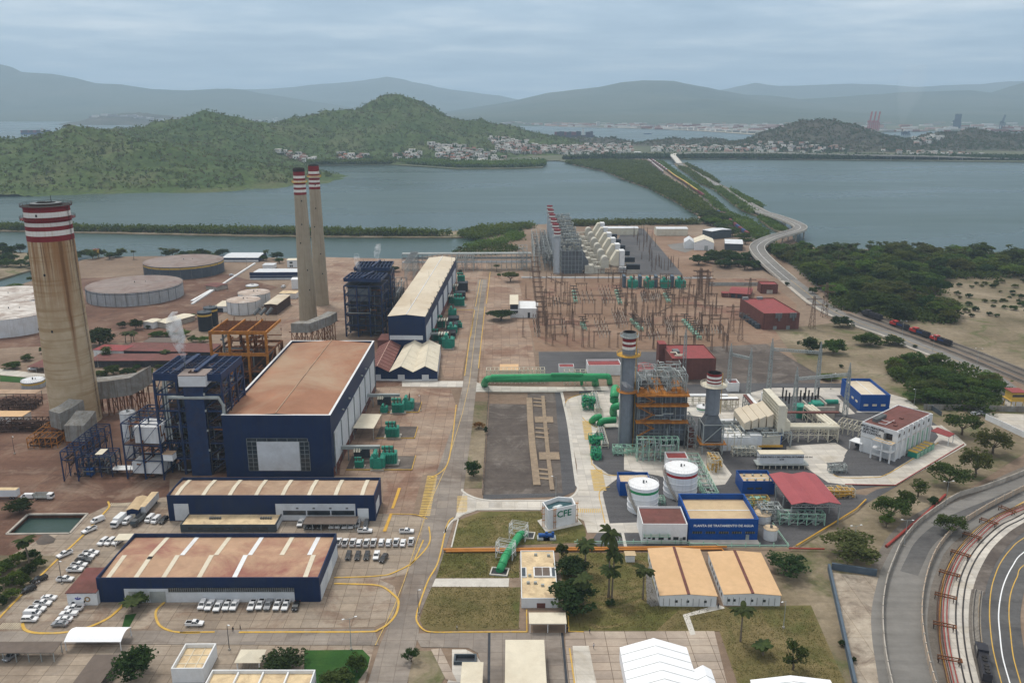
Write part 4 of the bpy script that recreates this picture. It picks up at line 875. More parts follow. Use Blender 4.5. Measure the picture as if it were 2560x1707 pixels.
q=M();q.box(W2,.3,0,W2+.25,D2,h2*.2);q.build('plinth','maroon_roof',t2)
q=M();q.tube([(W2/2,0,h2+.2),(W2/2,D2,h2+.2)],.3,6);q.build('ridge_cap','white',t2)
for i in range(12):
 y=D2*(.04+.08*i);q=M();q.bar((W2+.2,y,h2-1),(W2+1.2,y,h2-1),.2);q.bar((W2+1.2,y,h2-2.2),(W2+1.2,y,h2+1.6),.22);q.ball((W2+1.2,y,h2+1.6),.4);q.build('ventilator','galv_dark',t2)
for i in range(6):q=M();x,y=(W2*.5,W2*.02,W2*.98)[i%3],D2*(.1+.15*i);q.bar((x,y,h2-1.2),(x,y,h2+5),.14);q.build('lightning_rod','galv_dark',t2)
q=M().box(-7,-1,0,0,14,9);q.T=None
an=tag(q.build('annexe','maroon_roof',loc=t2.location,rz=t2.rotation_euler.z),'dark red block leaning against the left side of the cream-roofed hall','annexe')
def shed(label,roof,l,r,bx,wall='navy'):
 s=bld('gabled_shed',label,'shed','C8',l,r,bx,5.0,wall,roof,'gy',.1,over=.15)
 return s
hs=7.8
for lab,roof,l,r,bk in(('brown-roofed shed, leftmost of the three gabled sheds','maroon_roof',(-215,1520),(60,1520),(190,1215)),('cream-roofed shed, middle of the three gabled sheds','cream_sheet',(60,1521),(335,1524),(440,1215)),('cream-roofed shed, rightmost of the three gabled sheds','cream_sheet',(335,1524),(615,1520),(695,1215))):
 o,a,wd,dp=rect_top('C8',l,r,bk,5.2);s=thing('gabled_shed',lab,'shed',o,a,'three gabled sheds')
 e,hh=5.2,8.6;q=M();q.box(0,0,0,wd,dp,e)
 for y in(0,dp):q.add([(0,y,e),(wd,y,e),(wd/2,y,hh)],[(0,1,2)if y==0 else(1,0,2)])
 q.build('wall','navy',s);q=M()
 for z in(.02,.2):q.add([(0,-.4,e+z),(wd/2,-.4,hh+z),(wd,-.4,e+z),(0,dp+.4,e+z),(wd/2,dp+.4,hh+z),(wd,dp+.4,e+z)],[(0,1,4,3),(1,2,5,4)])
 ro=q.build('roof',roof,s);q=M()
 for i in range(1,9 if roof=='maroon_roof' else 5):
  y=dp*i/(9 if roof=='maroon_roof' else 5)
  for x0,x1,z0,z1 in((0,wd/2,e,hh),(wd/2,wd,hh,e)):q.bar((x0,y,z0+.24),(x1,y,z1+.24),.18,.06)
 q.tube([(wd/2,-.4,hh+.25),(wd/2,dp+.4,hh+.25)],.2,5);q.build('roof_seam','cream_steel' if roof!='maroon_roof' else 'house_pink',ro)
 q=M();q.box(0,-.1,0,wd,.02,1.0);q.build('plinth','white',s);q=M();q.box(wd*.36,-.2,0,wd*.64,.02,3.7);q.build('door','white_sheet',s)
 if 'right' in lab:q=M();q.box(wd-.02,2,.3,wd+.1,dp-1,3.6);q.build('side_panel','white_side',s)
h3=hgt('A4',(1575,265),('S',936,1238))
w2=bld('warehouse','long navy warehouse with ribbed tan roof standing right before the turbine hall','warehouse','S',(416,1238),(936,1238),(952,1193),h3,'navy','tan_roof','gx',.5,par=.9,parw=.4)
W3,D3=w2['wd'],w2['dp'];rz3=w2.rotation_euler.z
for i in range(8):q=M();x=W3*(.03+.128*i);q.add([(x,.5,h3-.75),(x+1.5,.5,h3-.75),(x+1.5,D3/2,h3-.2),(x,D3/2,h3-.2),(x,D3-.5,h3-.75),(x+1.5,D3-.5,h3-.75)],[(0,1,2,3),(3,2,5,4)]);q.build('roof_light','cream_sheet',w2)
q=M();q.box(W3*.52,-.12,.4,W3*.905,.05,h3*.68);q.build('white_panel','white_sheet',w2);q=M();q.box(W3*.03,-.12,.4,W3*.1,.05,h3*.68);q.build('white_panel','white_sheet',w2)
for i in range(3):q=M();q.box(W3*(.555+.117*i),-.2,h3*.25,W3*(.665+.117*i),-.1,h3*.42);q.build('window','glass',w2)
for i in range(4):q=M();q.box(W3*(.62+.08*i),-.5,h3*.5,W3*(.62+.08*i)+.8,-.1,h3*.54);q.build('vent','galv_dark',w2)
q=M();q.box(W3*.915,-.2,.1,W3*.968,.05,h3*.5);q.build('door','white',w2);q=M();q.box(W3,2,2,W3+.15,D3*.6,h3*.6);q.build('side_panel','white_side',w2)
h4=hgt('A4',(1127,915),(1117,718))
w1=bld('warehouse','nearest navy warehouse under a wide rust-streaked roof with pickups parked along its front','warehouse','S',(239,1444),(797,1443),(842,1332),h4,'navy','rust_roof','gx',.9,par=1.2,parw=.4)
W4,D4_=w1['wd'],w1['dp'];e_=h4-1.3
for i,(u,s0,s1,mt)in enumerate(((.03,0,.5,'cream_sheet'),(.155,.05,1,'cream_sheet'),(.30,.5,1,'white'),(.28,0,.5,'cream_sheet'),(.46,.5,1,'cream_sheet'),(.44,0,.5,'cream_sheet'),(.62,.5,1,'white'),(.60,0,.5,'white'),(.77,.5,1,'cream_sheet'),(.92,0,.5,'cream_sheet'),(.90,.5,1,'white'))):
 q=M();x=W4*u;zf_=lambda v:e_+1.0*(1-abs(v-.5)*2)+.1
 for va,vb in((s0,min(.5,s1)),(max(.5,s0),s1)):
  if vb>va:q.add([(x,.45+(D4_-.9)*va,zf_(va)),(x+1.5,.45+(D4_-.9)*va,zf_(va)),(x+1.5,.45+(D4_-.9)*vb,zf_(vb)),(x,.45+(D4_-.9)*vb,zf_(vb))],[(0,1,2,3)])
 q.build('roof_light',mt,w1)
q=M();x=W4*.157;q.box(x,D4_*.42,e_+.9,x+1.5,D4_*.5,e_+1.05);q.build('roof_hole','soot',w1)
q=M();q.box(W4*.12,-.12,.1,W4*.885,.05,h4*.42);q.build('white_panel','white_sheet',w1)
q=M();q.box(W4*.32,-.2,h4*.43,W4*.885,.05,h4*.6);wn=q.build('window','glass',w1);q=M()
for i in range(60):x=W4*(.32+.565*i/59);q.box(x-.05,-.26,h4*.43,x+.05,-.2,h4*.6)
q.build('glazing_bar','steel_grey',wn)
q=M();q.box(W4*.12,-.12,h4*.42,W4*.32,.05,h4*.56);q.build('white_panel','white_sheet',w1)
for u in(.14,.235):q=M();q.box(W4*u,-.25,.1,W4*(u+.07),.05,h4*.46);q.build('roller_door','galv',w1)
q=M();q.box(W4-.02,1.2,.1,W4+.15,D4_-1,h4*.6);q.build('side_panel','white_side',w1);q=M();q.box(W4,D4_*.4,.1,W4+.25,D4_*.62,h4*.5);q.build('door','white',w1)
o,a,wd,dp=rect_top('A3',(533,840),(775,836),(880,640),4.6);lt=thing('lean_to_shed','low lean-to with maroon roof and painted emblems at the left end of the nearest warehouse','shed',o,a)
M().box(0,0,0,wd,dp,4.4).build('wall','white',lt);M().box(-.3,-.3,4.4,wd,dp+.3,4.65).build('roof','maroon_roof',lt)
mat('emblem_blue',(.06,.06,.30),.6);mat('emblem_tan',(.30,.20,.10),.6)
q=M();cx_,cz_=wd*.36,2.2
for i in range(3):d=Vector((cos(i*pi/3+pi/6),0,sin(i*pi/3+pi/6)))*1.0;q.bar((cx_-d.x,-.06,cz_-d.z),(cx_+d.x,-.06,cz_+d.z),.1,.42)
q.build('star_emblem','emblem_blue',lt)
q=M()
for i in range(16):
 a0,a1=2*pi*i/16,2*pi*(i+1)/16;q.add([(wd*.67+r*cos(b),-.06,2.2+r*sin(b))for r in(.5,.95)for b in(a0,a1)],[(0,1,3,2)])
q.build('ring_emblem','emblem_tan',lt)
h5=hgt('A4',(800,355),(768,293))
of=bld('office_block','flat-roofed grey office with dusty tan roof between the two navy warehouses','office','A4',(0,293),(768,293),(862,122),h5,'slate','flat_roof','flat',par=.35,parw=.3,wins=(('F',.08,.52,h5*.35,h5*.62,8,.15),('F',.56,.92,h5*.35,h5*.62,4,.3)),bands=(('R',1.5,14,.3,h5*.75,'white_side'),))
for fx,fy in((.26,.8),(.44,.82)):
 q=M();x,y=of['wd']*fx,of['dp']*fy;q.box(x-1.6,y-1.3,h5-.3,x+1.6,y+1.3,h5+1.6)
 for i in range(3):q.box(x-1.5+i,y-1.35,h5,x-.9+i,y-1.3,h5+1.3)
 q.cyl(x-.7,y,h5+1.6,h5+1.75,.55,n=10);q.cyl(x+.7,y,h5+1.6,h5+1.75,.55,n=10);q.build('air_conditioner','galv_dark',of)
for fx,fy in((.32,.3),(.86,.3),(.22,.55),(.9,.6)):q=M();x,y=of['wd']*fx,of['dp']*fy;[q.cbox(x+i*.9,y,h5-.3,.6,.8,.7)for i in range(-2,3)];q.build('vent','galv_dark',of)
for i in range(3):q=M();y=of['dp']*.75;x=of['wd']*(.66+.09*i);q.box(x,y,h5-.3,x+.4,y+3.4,h5+.7);q.build('duct','white',of)
# OTHER BUILDINGS
def text_on(par,s,size,m,x,z,face='F',o=.12,wd=0,bold=.02,y=None):
 if face=='F':return text_mesh(s,size,m,'lettering',par,(x,-o,z),(pi/2,0,0),.03,'CENTER',bold)
hb_=hgt('E7',(870,930),(890,606))
b1=bld('water_treatment_hall','bright blue hall lettered PLANTA DE TRATAMIENTO DE AGUA with sandy roof','hall','E7',(885,606),(1962,607),(1730,212),hb_,'bright_blue','sand_roof','gx',.35,par=2.0,parw=.35,coping='bright_blue')
W,D=b1['wd'],b1['dp']
q=M();q.box(.5,D/2-.2,hb_-2.1+.4,W-.5,D/2+.2,hb_-2.1+.6);q.build('ridge_cap','white',b1)
for i in range(5):q=M();x=W*(.06+.19*i);q.box(x,-.15,hb_*.33,x+W*.135,.05,hb_*.44);wn=q.build('window','glass',b1);q=M();[q.box(x+W*.135*k/4-.05,-.22,hb_*.33,x+W*.135*k/4+.05,-.15,hb_*.44)for k in range(5)];q.build('glazing_bar','steel_grey',wn)
text_on(b1,'PLANTA DE TRATAMIENTO DE AGUA',1.25,'white_clean',W*.5,hb_*.66,bold=.035)
q=M();q.box(W*.83,-.15,0,W*.88,.05,2.3);q.build('door','galv',b1);q=M();q.box(0,-3,0,W+.2,-.05,.3);q.build('plinth','conc_light',b1)
ha=hgt('E7',(150,985),(165,675))
b2=bld('pump_house','white block with maroon flat roof joined to the blue water treatment hall','block','E7',(165,675),(862,678),(765,406),ha,'white','maroon_roof','flat',par=.7,parw=.25,wins=(('F',.02,.09,ha*.27,ha*.33,1,.3),('F',.12,.2,ha*.27,ha*.33,1,.3),('F',.22,.3,ha*.22,ha*.35,1,.3),('F',.36,.49,ha*.22,ha*.36,1,.2),('F',.57,.65,ha*.22,ha*.36,1,.3),('F',.69,.82,ha*.22,ha*.36,1,.2),('F',.9,.98,ha*.22,ha*.36,1,.2)),doors=(('F',.84,.9,0,ha*.33,'galv'),))
q=M();q.box(.5,-1.2,ha*.42,W*.4,-1.05,ha*.45);q.box(.5,-1.2,ha*.52,W*.4,-1.1,ha*.54);[q.box(x,-1.2,ha*.42,x+.12,-.02,ha*.54)for x in(.6,3,6,9)];q.build('pipe_bracket','mint',b2)
hc_=hgt('B1',(1345,1268),(1347,1150))
b3=bld('blue_block','smaller bright blue block with six roof vents behind the water treatment hall','block','B1',(1060,1150),(1347,1150),(1290,1050),hc_,'bright_blue','sand_roof','gx',.2,par=1.3,parw=.3)
W,D=b3['wd'],b3['dp']
for i in range(6):q=M();x,y=W*(.2+.27*(i%3)),D*(.3 if i<3 else .72);q.cyl(x,y,hc_-1.5,hc_-.7,.35,n=8);q.ball((x,y,hc_-.6),.55,.55,.35);q.build('roof_vent','galv',b3)
for i in range(2):q=M();x=W*(.15+.26*i);q.box(x,-.12,hc_*.4,x+W*.19,.05,hc_*.54);q.build('window','glass',b3)
q=M();q.box(.4,D/2-.15,hc_-1.15,W-.4,D/2+.15,hc_-1.0);q.build('ridge_cap','white',b3)
h_=hgt('A8',(1737,1225),(1737,1105))
bld('blue_block','bright blue block half hidden behind the green-banded white tank','block','A8',(1737,1105),(2005,1105),(1990,1020),h_,'bright_blue','tan_dome','gx',.2,par=1.1,parw=.3)
h_=hgt('E6',(705,580),(735,305))
b4=bld('blue_block','bright blue block with pale roof standing farthest right in the new plant','block','E6',(735,305),(1222,307),(888,38),h_,'bright_blue','cream_roof','gy',.2,par=1.4,parw=.35)
W,D=b4['wd'],b4['dp']
for i in range(3):q=M();x=W*(.13+.29*i);q.box(x,-.12,h_*.33,x+W*.15,.05,h_*.45);q.build('window','cream_sheet',b4)
for i in range(3):q=M();y=D*(.12+.2*i);q.box(-.12,y,h_*.4,.05,y+D*.1,h_*.52);q.build('window','cream_sheet',b4)
q=M();q.box(W/2-.15,.5,h_-1.2,W/2+.15,D-.5,h_-1.05);q.build('ridge_cap','white',b4);q=M();q.box(-1.5,-1.5,0,W+1.5,-.1,.25);q.build('plinth','conc_light',b4)
hK=hgt('E6',(1262,1388),(1320,900))
b5=bld('control_building','white angled control building with maroon roof, pilasters and three lines of lettering','building','E6',(755,742),(1320,902),(1890,606),hK,'white','maroon_roof','flat',par=.35,parw=.3)
W,D=b5['wd'],b5['dp']
for i,s_ in enumerate(('EDIFICIO PRINCIPAL','ELÉCTRICO','Y DE CONTROL')):text_on(b5,s_,1.35,'text_dark',W*.28,hK*(.86-.095*i),bold=.05)
for i in range(8):
 y=.3+i*(D-.8)/7;q=M();q.box(W-.02,y-.35,0,W+.7,y+.35,hK-.6);q.cyl(W+.4,y,hK-.6,hK-.1,.4,n=8);q.build('pilaster','white',b5)
 if i<7:
  q=M();q.box(W,y+1.3,hK*.75,W+.1,y+1.3+(1.6 if i%3 else 2.2),hK*.86);q.build('window','glass',b5)
  if i>1:q=M();q.box(W,y+.8,1.5,W+.35,y+1.5,hK*.55);q.box(W,y+2.2,1.5,W+.35,y+2.9,hK*.55);q.build('cable_duct','mint',b5)
q=M();q.box(W-.02,.2,hK*.58,W+.3,D-.2,hK*.61);q.box(-.05,-.25,hK*.52,W+.05,.02,hK*.535);q.build('string_course','conc_light',b5)
q=M();q.box(W*.74,-.15,hK*.66,W*.9,.05,hK*.86);q.build('door','soot',b5);q=M();q.box(W*.69,-1.3,hK*.66,W*.735,-.02,hK*.86);q.build('door_leaf','galv_dark',b5)
q=M();x0,x1=W*.45,W*1.02
for z in(hK*.36,hK*.63):q.box(x0,-4.2,z-.35,x1,-.1,z)
for x in(x0,(x0+x1)*.5,x1-.6):
 q.box(x,-4.2,0,x+.6,-3.6,hK*.63)
q.box(x0,-4.2,hK*.66,x1,-4.1,hK*.7);q.build('balcony','white',b5)
q=M();q.box(x0+.1,-4.1,hK*.63,x1,-.15,hK*.635);q.build('balcony_floor','sand_roof',b5)
for z in(hK*.18,hK*.47):q=M();q.box(x0,-4.25,z-.15,W*.73,-4.05,z+.15);q.build('balcony_rail','white',b5)
q=M();[q.cbox(W*.22,D*(.14+.035*i),hK-.35,2.2,.7,1.6)for i in range(8)];q.build('air_conditioner','galv_dark',b5)
q=M();q.tube([(W*.35,D*.12,hK),(W*.55,D*.12,hK),(W*.55,D*.36,hK)],.15,5);q.tube([(W*.3,D*.25,hK),(W*.55,D*.25,hK)],.15,5);q.build('roof_pipe','white',b5)
for x,y in((.6,.3),(.6,.52),(.75,.2)):q=M();q.cbox(W*x,D*y,hK-.3,1.4,1.4,.45);q.build('roof_hatch','maroon_roof',b5)
o_=b5.matrix_basis.copy();rz5=b5.rotation_euler.z
def at5(x,y,z=0):return(b5.location+Matrix.Rotation(rz5,3,'Z')@Vector((x,y,z)))
p=at5(-4.5,-1);cn=thing('entrance_canopy','white open canopy at the left corner of the white control building','canopy',p,rz5)
M().box(0,0,3.6,6,6,3.9).build('roof','white',cn)
for x,y in((.2,.2),(5.6,.2),(.2,5.6)):M().box(x,y,0,x+.3,y+.3,3.6).build('post','white',cn)
q=M();q.box(.5,5,0,5.5,5.7,3.4);q.build('screen','dark_wall',cn)
for i in range(5):
 p=at5(W+3.2,D*(.33+.105*i));t=thing('bay_transformer','green and grey transformer in its concrete bay by the white control building, '+('nearest','second','middle','fourth','farthest')[i],'transformer',p,rz5,'transformer bays beside the control building')
 M().box(-1.6,-1.1,0,2.4,1.1,2.6).build('tank','teal',t);M().box(-1.9,1.2,0,2.6,1.7,3.1).build('bay_wall','conc',t);q=M();q.box(-1.7,-1.0,2.6,2.2,1.0,2.85);q.build('cover','stripe_yellow',t)
 q=M();[q.box(2.4,-1+.4*k,.3,2.8,-.8+.4*k,2.3)for k in range(6)];q.build('radiator','mint',t)
p=P('E6',1990,880);q=thing('sloped_canopy','red sloping canopy at the far corner of the white control building','canopy',at5(W+.5,D+.2),rz5);M().add([(0,0,5.5),(8,1,4.6),(8,7,4.6),(0,7,5.5),(0,0,5.3),(8,1,4.4),(8,7,4.4),(0,7,5.3)],[(0,1,2,3),(7,6,5,4),(0,4,5,1)]).build('roof','red_roof',q)
for x,y in((7.6,1.4),(7.6,6.5)):M().box(x,y,0,x+.25,y+.25,4.5).build('post','white',q)
o,a,wd,dp=rect_top('B1',(1213,910),(1605,910),(1570,880),6.2);t=thing('electrical_room','long white container-like electrical room on legs with dark lettering','container',o,a);dp=4.2
q=M();q.box(0,0,2.0,wd,dp,6.2);q.build('body','white_sheet',t);M().box(-.15,-.15,6.2,wd+.15,dp+.15,6.4).build('roof','cream_sheet',t);M().box(-1.5,-1.6,1.7,wd+2,dp,2.0).build('platform','galv',t)
for i in range(9):x=-1+i*(wd+2)/8.3;M().box(x,-1.3,0,x+.3,-1.0,1.7).build('leg','cream_steel',t)
text_on(t,'CUARTO ELÉCTRICO Y DE CONTROL DE TURBINA DE GAS',.95,'text_dark',wd*.52,4.7,bold=.03);text_on(t,'U-10',.9,'text_dark',wd*.5,3.6,bold=.03)
hp_=8.5;A,B,K=P('B1',1490,1352,hp_),P('B1',1932,1348,hp_),P('B1',1312,1085,hp_);o=Vector((A.x,A.y,0));d=B-A;a=math.atan2(d.y,d.x);wd=d.length;dp=(K-A).dot(Vector((-d.y,d.x,0)).normalized())
t=thing('open_pavilion','open-sided pavilion with broad pinkish red double-pitched roof','pavilion',o,a);sh=(K-A).dot(d.normalized())
q=M()
for k in range(2):
 x0,xm,x1=wd*.5*k,wd*.5*k+wd*.25,wd*.5*(k+1)
 q.add([(x0,-.5,hp_),(xm,-.5,hp_+.9),(x1,-.5,hp_),(x0+sh*0,dp,hp_),(xm,dp,hp_+.9),(x1,dp,hp_)],[(0,1,4,3),(1,2,5,4)])
 q.add([(x0,-.5,hp_-.15),(xm,-.5,hp_+.75),(x1,-.5,hp_-.15),(x0,dp,hp_-.15),(xm,dp,hp_+.75),(x1,dp,hp_-.15)],[(3,4,1,0),(4,5,2,1)])
q.build('roof','pink_roof',t);q=M()
for y in[i*dp/5 for i in range(6)]:
 q.bar((0,y,hp_-1.3),(wd,y,hp_-1.3),.2);q.bar((0,y,hp_-.25),(wd,y,hp_-.25),.2)
 for i in range(16):x=wd*i/16;q.bar((x,y,hp_-1.3 if i%2 else hp_-.25),(x+wd/16,y,hp_-.25 if i%2 else hp_-1.3),.12)
q.build('truss','galv',t)
for x in(.3,wd*.5,wd-.3):
 for y in(0,dp*.33,dp*.66,dp-.4):M().box(x-.2,y,0,x+.2,y+.4,hp_-1.2).build('post','galv',t)
q=M()
for i in range(8):q.box(3+i*(wd-6)/8,3+(i%3)*5,0,3+i*(wd-6)/8+2.2,6.5+(i%3)*5,1.5+.5*(i%2))
q.build('machinery','galv_dark',t)
h_=5.5
b6=bld('pump_room','small white room with red flat roof and ring emblem behind the red-banded tank','block','E2',(945,306),(1402,306),(1338,160),h_,'white','red_roof','flat',par=.6,parw=.25)
q=M();q.lathe([(.5,0),(.95,0),(.95,.05)],16,cap=False);q.T=None;eo=q.build('ring_emblem','red_paint',b6,(1.6,-.12,h_-1.9));eo.rotation_euler=(pi/2,0,0)
q=M();q.box(1.48,-.14,h_-2.7,1.7,-.02,h_-1.2);q.build('emblem_bar','red_paint',b6)
A,B,K=P('A7',1060,336),P('A7',1283,287),P('A7',1014,268);hz_=zat(A,'A7',1060,176);d=B-A;a=math.atan2(d.y,d.x);wd=d.length
nrm=Vector((-d.y,d.x,0)).normalized();dp=(K-A).dot(nrm);sk=(K-A).dot(d.normalized())
t=thing('water_basin','tall white open-topped basin with green CFE lettering on the lawn','basin',(A.x,A.y,0),a)
sk=max(-2.5,min(2.5,sk));out=[(0,0),(wd,0),(wd+1.5,dp*.8),(wd*.75,dp*1.25),(sk,dp)]
q=M();n_=len(out)
inn=[(.92*x+.08*wd*.5,.92*y+.08*dp*.5)for x,y in out]
q.add([(x,y,0)for x,y in out]+[(x,y,hz_)for x,y in out]+[(x,y,hz_)for x,y in inn]+[(x,y,hz_-1.8)for x,y in inn],[(i,(i+1)%n_,n_+(i+1)%n_,n_+i)for i in range(n_)]+[(n_+i,n_+(i+1)%n_,2*n_+(i+1)%n_,2*n_+i)for i in range(n_)]+[(2*n_+i,2*n_+(i+1)%n_,3*n_+(i+1)%n_,3*n_+i)for i in range(n_)])
q.build('wall','white',t);M().sheet([(x,y,hz_-1.7)for x,y in inn]).build('water_surface','water_teal',t)
mat('foam',(.6,.66,.68),.7,var=.2);q=M();q.ball((wd*.45,dp*.5,hz_-1.6),1.6,1.1,.7);q.ball((wd*.6,dp*.6,hz_-1.6),1.2,.8,.5);q.build('foam','foam',t)
text_on(t,'CFE',3.6,'text_green',wd*.58,hz_*.52,bold=.06).rotation_euler=(pi/2,0,0)
M().prism([(-1.5,-1.5),(wd+2,-1.5),(wd+3,dp),(wd*.75,dp*1.4),(sk-1.5,dp+1)],.12,.3).build('plinth','conc_light',t)
for x,y in((wd*.22,-.6),(-.7,dp*.35),(wd+.8,dp*.1)):
 q=M();[q.bar((x+dx,y,.3),(x+dx,y,hz_+1),.12)for dx in(-.4,.4)];[q.bar((x-.4,y,z),(x+.4,y,z),.08)for z in[.6+.5*i for i in range(int(hz_*2))]];[q.box(x-.6,y-.3,z,x+.6,y+.1,z+.1)for z in(3,5.5,8,hz_)];q.build('ladder','orange_steel',t)
def tank(label,fr,xl,xr,yr,yb,wall,roof,xb=None,bands=(),cone=.06,rings=0,stairs=False,shift=None,text=None,n=48,posts=0,name='storage_tank',group=None,dome=False):
 xc=(xl+xr)/2 if xb is None else xb;g=P(fr,xc,yb);r=(xr-xl)/FR[fr][2]/2
 Y=g.y;
 for _ in range(4):
  rim=Pd(fr,(xl+xr)/2,yr,Y);rm_=r*(rim-Vector((0,0,H))).length/F;Y=g.y+rm_
 c=Vector((Pd(fr,xc,yb,g.y).x*(Y/g.y),Y,0));c.x=rim.x+(0 if shift is None else shift);hh=rim.z
 t=thing(name,label,'tank',c,0,group);q=M();zs=[0]+sorted(z*hh for b in bands for z in b[:2])+[hh]
 mats_=[]
 for i in range(len(zs)-1):
  mid=(zs[i]+zs[i+1])/2/hh;mm_=wall
  for b in bands:
   if b[0]<=mid<=b[1]:mm_=b[2]
  mats_.append(mm_)
 zs2=[(rm_,z)for z in zs];q.lathe([p for i,p in enumerate(zs2)],n,cap=False,mats=mats_);q.build('shell',wall,t)
 q=M();cz=hh+rm_*cone*(2.2 if dome else 1)
 if dome:q.lathe([(rm_+.1,hh-.1),(rm_+.1,hh+.05),(rm_*.85,hh+.45*(cz-hh)),(rm_*.55,hh+.8*(cz-hh)),(.25,cz)],n)
 else:q.lathe([(rm_+.12,hh-.15),(rm_+.12,hh+.05),(.3,cz)],n)
 rf=q.build('roof',roof,t);q=M();q.cyl(0,0,cz-.2,cz+1.1,.35,n=8);q.build('vent','galv_dark',rf)
 q=M();q.cyl(rm_*.2,rm_*.1,hh+.5*(cz-hh),cz+.6,.25,n=8);q.build('vent','galv_dark',rf)
 if rings:
  for i in range(rings):
   z=hh*(.16+.6*i/max(1,rings));q=M();q.lathe([(rm_,z),(rm_+.18,z),(rm_+.18,z+.22),(rm_,z+.22)],n,cap=False);q.build('stiffener_ring',wall,t)
 if stairs:
  q=M();s0,s1=R(-175),R(-110);st=26
  for i in range(st):
   a=s1+(s0-s1)*i/st;z=hh*i/st+.3;q.bar((rm_*cos(a),rm_*sin(a),z),((rm_+1.1)*cos(a),(rm_+1.1)*sin(a),z),.5,.1)
  for rr_ in(rm_+.1,rm_+1.1):q.tube([(rr_*cos(s1+(s0-s1)*i/st),rr_*sin(s1+(s0-s1)*i/st),hh*i/st+.2)for i in range(st+1)],.14,4);q.tube([(rr_*cos(s1+(s0-s1)*i/st),rr_*sin(s1+(s0-s1)*i/st),hh*i/st+1.3)for i in range(st+1)],.07,4)
  q.build('stairs','conc',t)
 q=M()
 for i in range(36):a,b=2*pi*i/36,2*pi*(i+1)/36;q.bar(((rm_-.1)*cos(a),(rm_-.1)*sin(a),hh+1),((rm_-.1)*cos(b),(rm_-.1)*sin(b),hh+1),.07);q.bar(((rm_-.1)*cos(a),(rm_-.1)*sin(a),hh),((rm_-.1)*cos(a),(rm_-.1)*sin(a),hh+1),.06)
 q.build('railing','white' if wall=='tank_white' else 'galv_dark',rf)
 if posts:
  q=M()
  for i in range(posts):a=-pi+pi*i/posts;q.bar(((rm_+.1)*cos(a),(rm_+.1)*sin(a),0),((rm_+.1)*cos(a),(rm_+.1)*sin(a),hh),.22)
  q.build('downpipe','galv_dark',t)
 if text:
  for(s_,a0,z,sz,mt)in text:
   o=text_mesh(s_,sz,mt,'lettering',t,(0,0,0),(pi/2,0,0),.02,'CENTER',.02);me=o.data
   for v in me.vertices:
    a=a0+v.co.x/rm_;v.co=((rm_+.08+v.co.z)*cos(a),v.co.y+z,(rm_+.08+v.co.z)*sin(a)*-1)
   o.data.update()
 t['r']=rm_;t['h']=hh;return t
tank('white steel tank with red band and spiral stairs','E2',898,1594,500,1235,'tank_white','tank_white',None,((.80,.90,'red_paint'),),.05,3,True)
tank('white steel tank with green band and spiral stairs','E2',103,747,855,1560,'tank_white','tank_white',None,((.78,.88,'green_stripe'),),.05,3,True)
tank('squat tan-topped tank at the right of the blue water treatment hall','E7',1898,2146,508,690,'tank_old_white','tan_dome',None,(),.12,0,dome=True)
tank('small tan-topped tank half hidden behind the squat one','E7',1896,2050,435,560,'tank_old_white','tan_dome',None,(),.1)
tank('slim white tank with tan lid at the corner of the fenced edge','E7',2052,2248,735,952,'tank_old_white','tan_dome',None,(),.05)
tank('small white tank with green band behind the steel exhaust stack','B1',650,760,482,540,'tank_white','tank_white',None,((.45,.7,'green_stripe'),),.1)
G='old fuel tanks at the left'
tank('wide grey fuel tank with faded lettering and brown dusty roof','E5',95,1478,603,992,'tank_grey','tank_roof',None,((.86,.9,'dark_wall'),),.035,posts=14,text=(('COMISIÓN  FEDERAL  DE  ELECTRICIDAD',R(90+6),9.3,1.9,'text_dark'),('ALMACENAMIENTO  DE  COMBUSTÓLEO',R(90+4),6.8,1.2,'text_dark')))
tank('wide dark slate fuel tank with a yellow band','E5',1015,2202,212,538,'tank_dark','tank_roof',None,((.80,.93,'stripe_yellow'),),.03,posts=12)
tank('white fuel tank with mottled roof cut by the left edge of the photo','A1',-250,412,1372,1630,'tank_old_white','tank_roof_white',None,(),.05)
tank('white-roofed fuel tank behind the white one at the left edge','A1',-420,345,1240,1440,'tank_old_white','tank_roof_white',None,(),.05)
tank('white water tank with rusty roof nearest among the mid-left tanks','C6',500,940,832,1055,'tank_old_white','tank_roof_rusty',None,(),.05,1,posts=6,text=(('TANQUE DE AGUA',R(90+4),6.2,1.0,'text_dark'),('CRUDA',R(90),4.9,.9,'text_dark')))
tank('white water tank with brown roof just behind the nearest one','C6',655,1075,730,945,'tank_old_white','tank_roof_rusty',None,(),.05,posts=6)
tank('low pale tank with yellow band beyond the white water tanks','C6',758,925,632,690,'tank_grey','tank_old_white',None,((.2,.6,'stripe_yellow'),),.06)
tank('black vertical tank with yellow band, nearer of two','C6',80,262,1005,1285,'tank_black','slate',None,((.80,.9,'stripe_yellow'),),.08)
tank('black vertical tank with yellow band, farther of two','C6',165,342,940,1215,'tank_black','slate',None,((.80,.9,'stripe_yellow'),),.08)
tank('small grey tank with yellow band left of the big chimney','D6',285,515,45,168,'tank_grey','tank_old_white',None,((.55,.82,'stripe_yellow'),),.05)
tank('pale vertical silo with ribs inside the blue steelwork','D6',1475,1640,440,1010,'tank_old_white','tank_grey',None,(),.05,4)
h_=hgt('B6',(567,888),(575,776))
b7=bld('brick_control_house','large brick building with dark red roof at the right of the switchyard','building','B6',(575,776),(820,771),(660,667),h_,'brick','red_roof','flat',par=.6,parw=.35)
W,D=b7['wd'],b7['dp']
for x in(W*.32,W*.72):q=M();[q.box(x+k,-1,h_*.72,x+k+1.2,-.05,h_*1.0+.2)for k in(0,1.6,3.2)];q.box(x+2,-1.2,h_*.55,x+3.2,-.05,h_*.72);q.build('air_conditioner','galv_dark',b7)
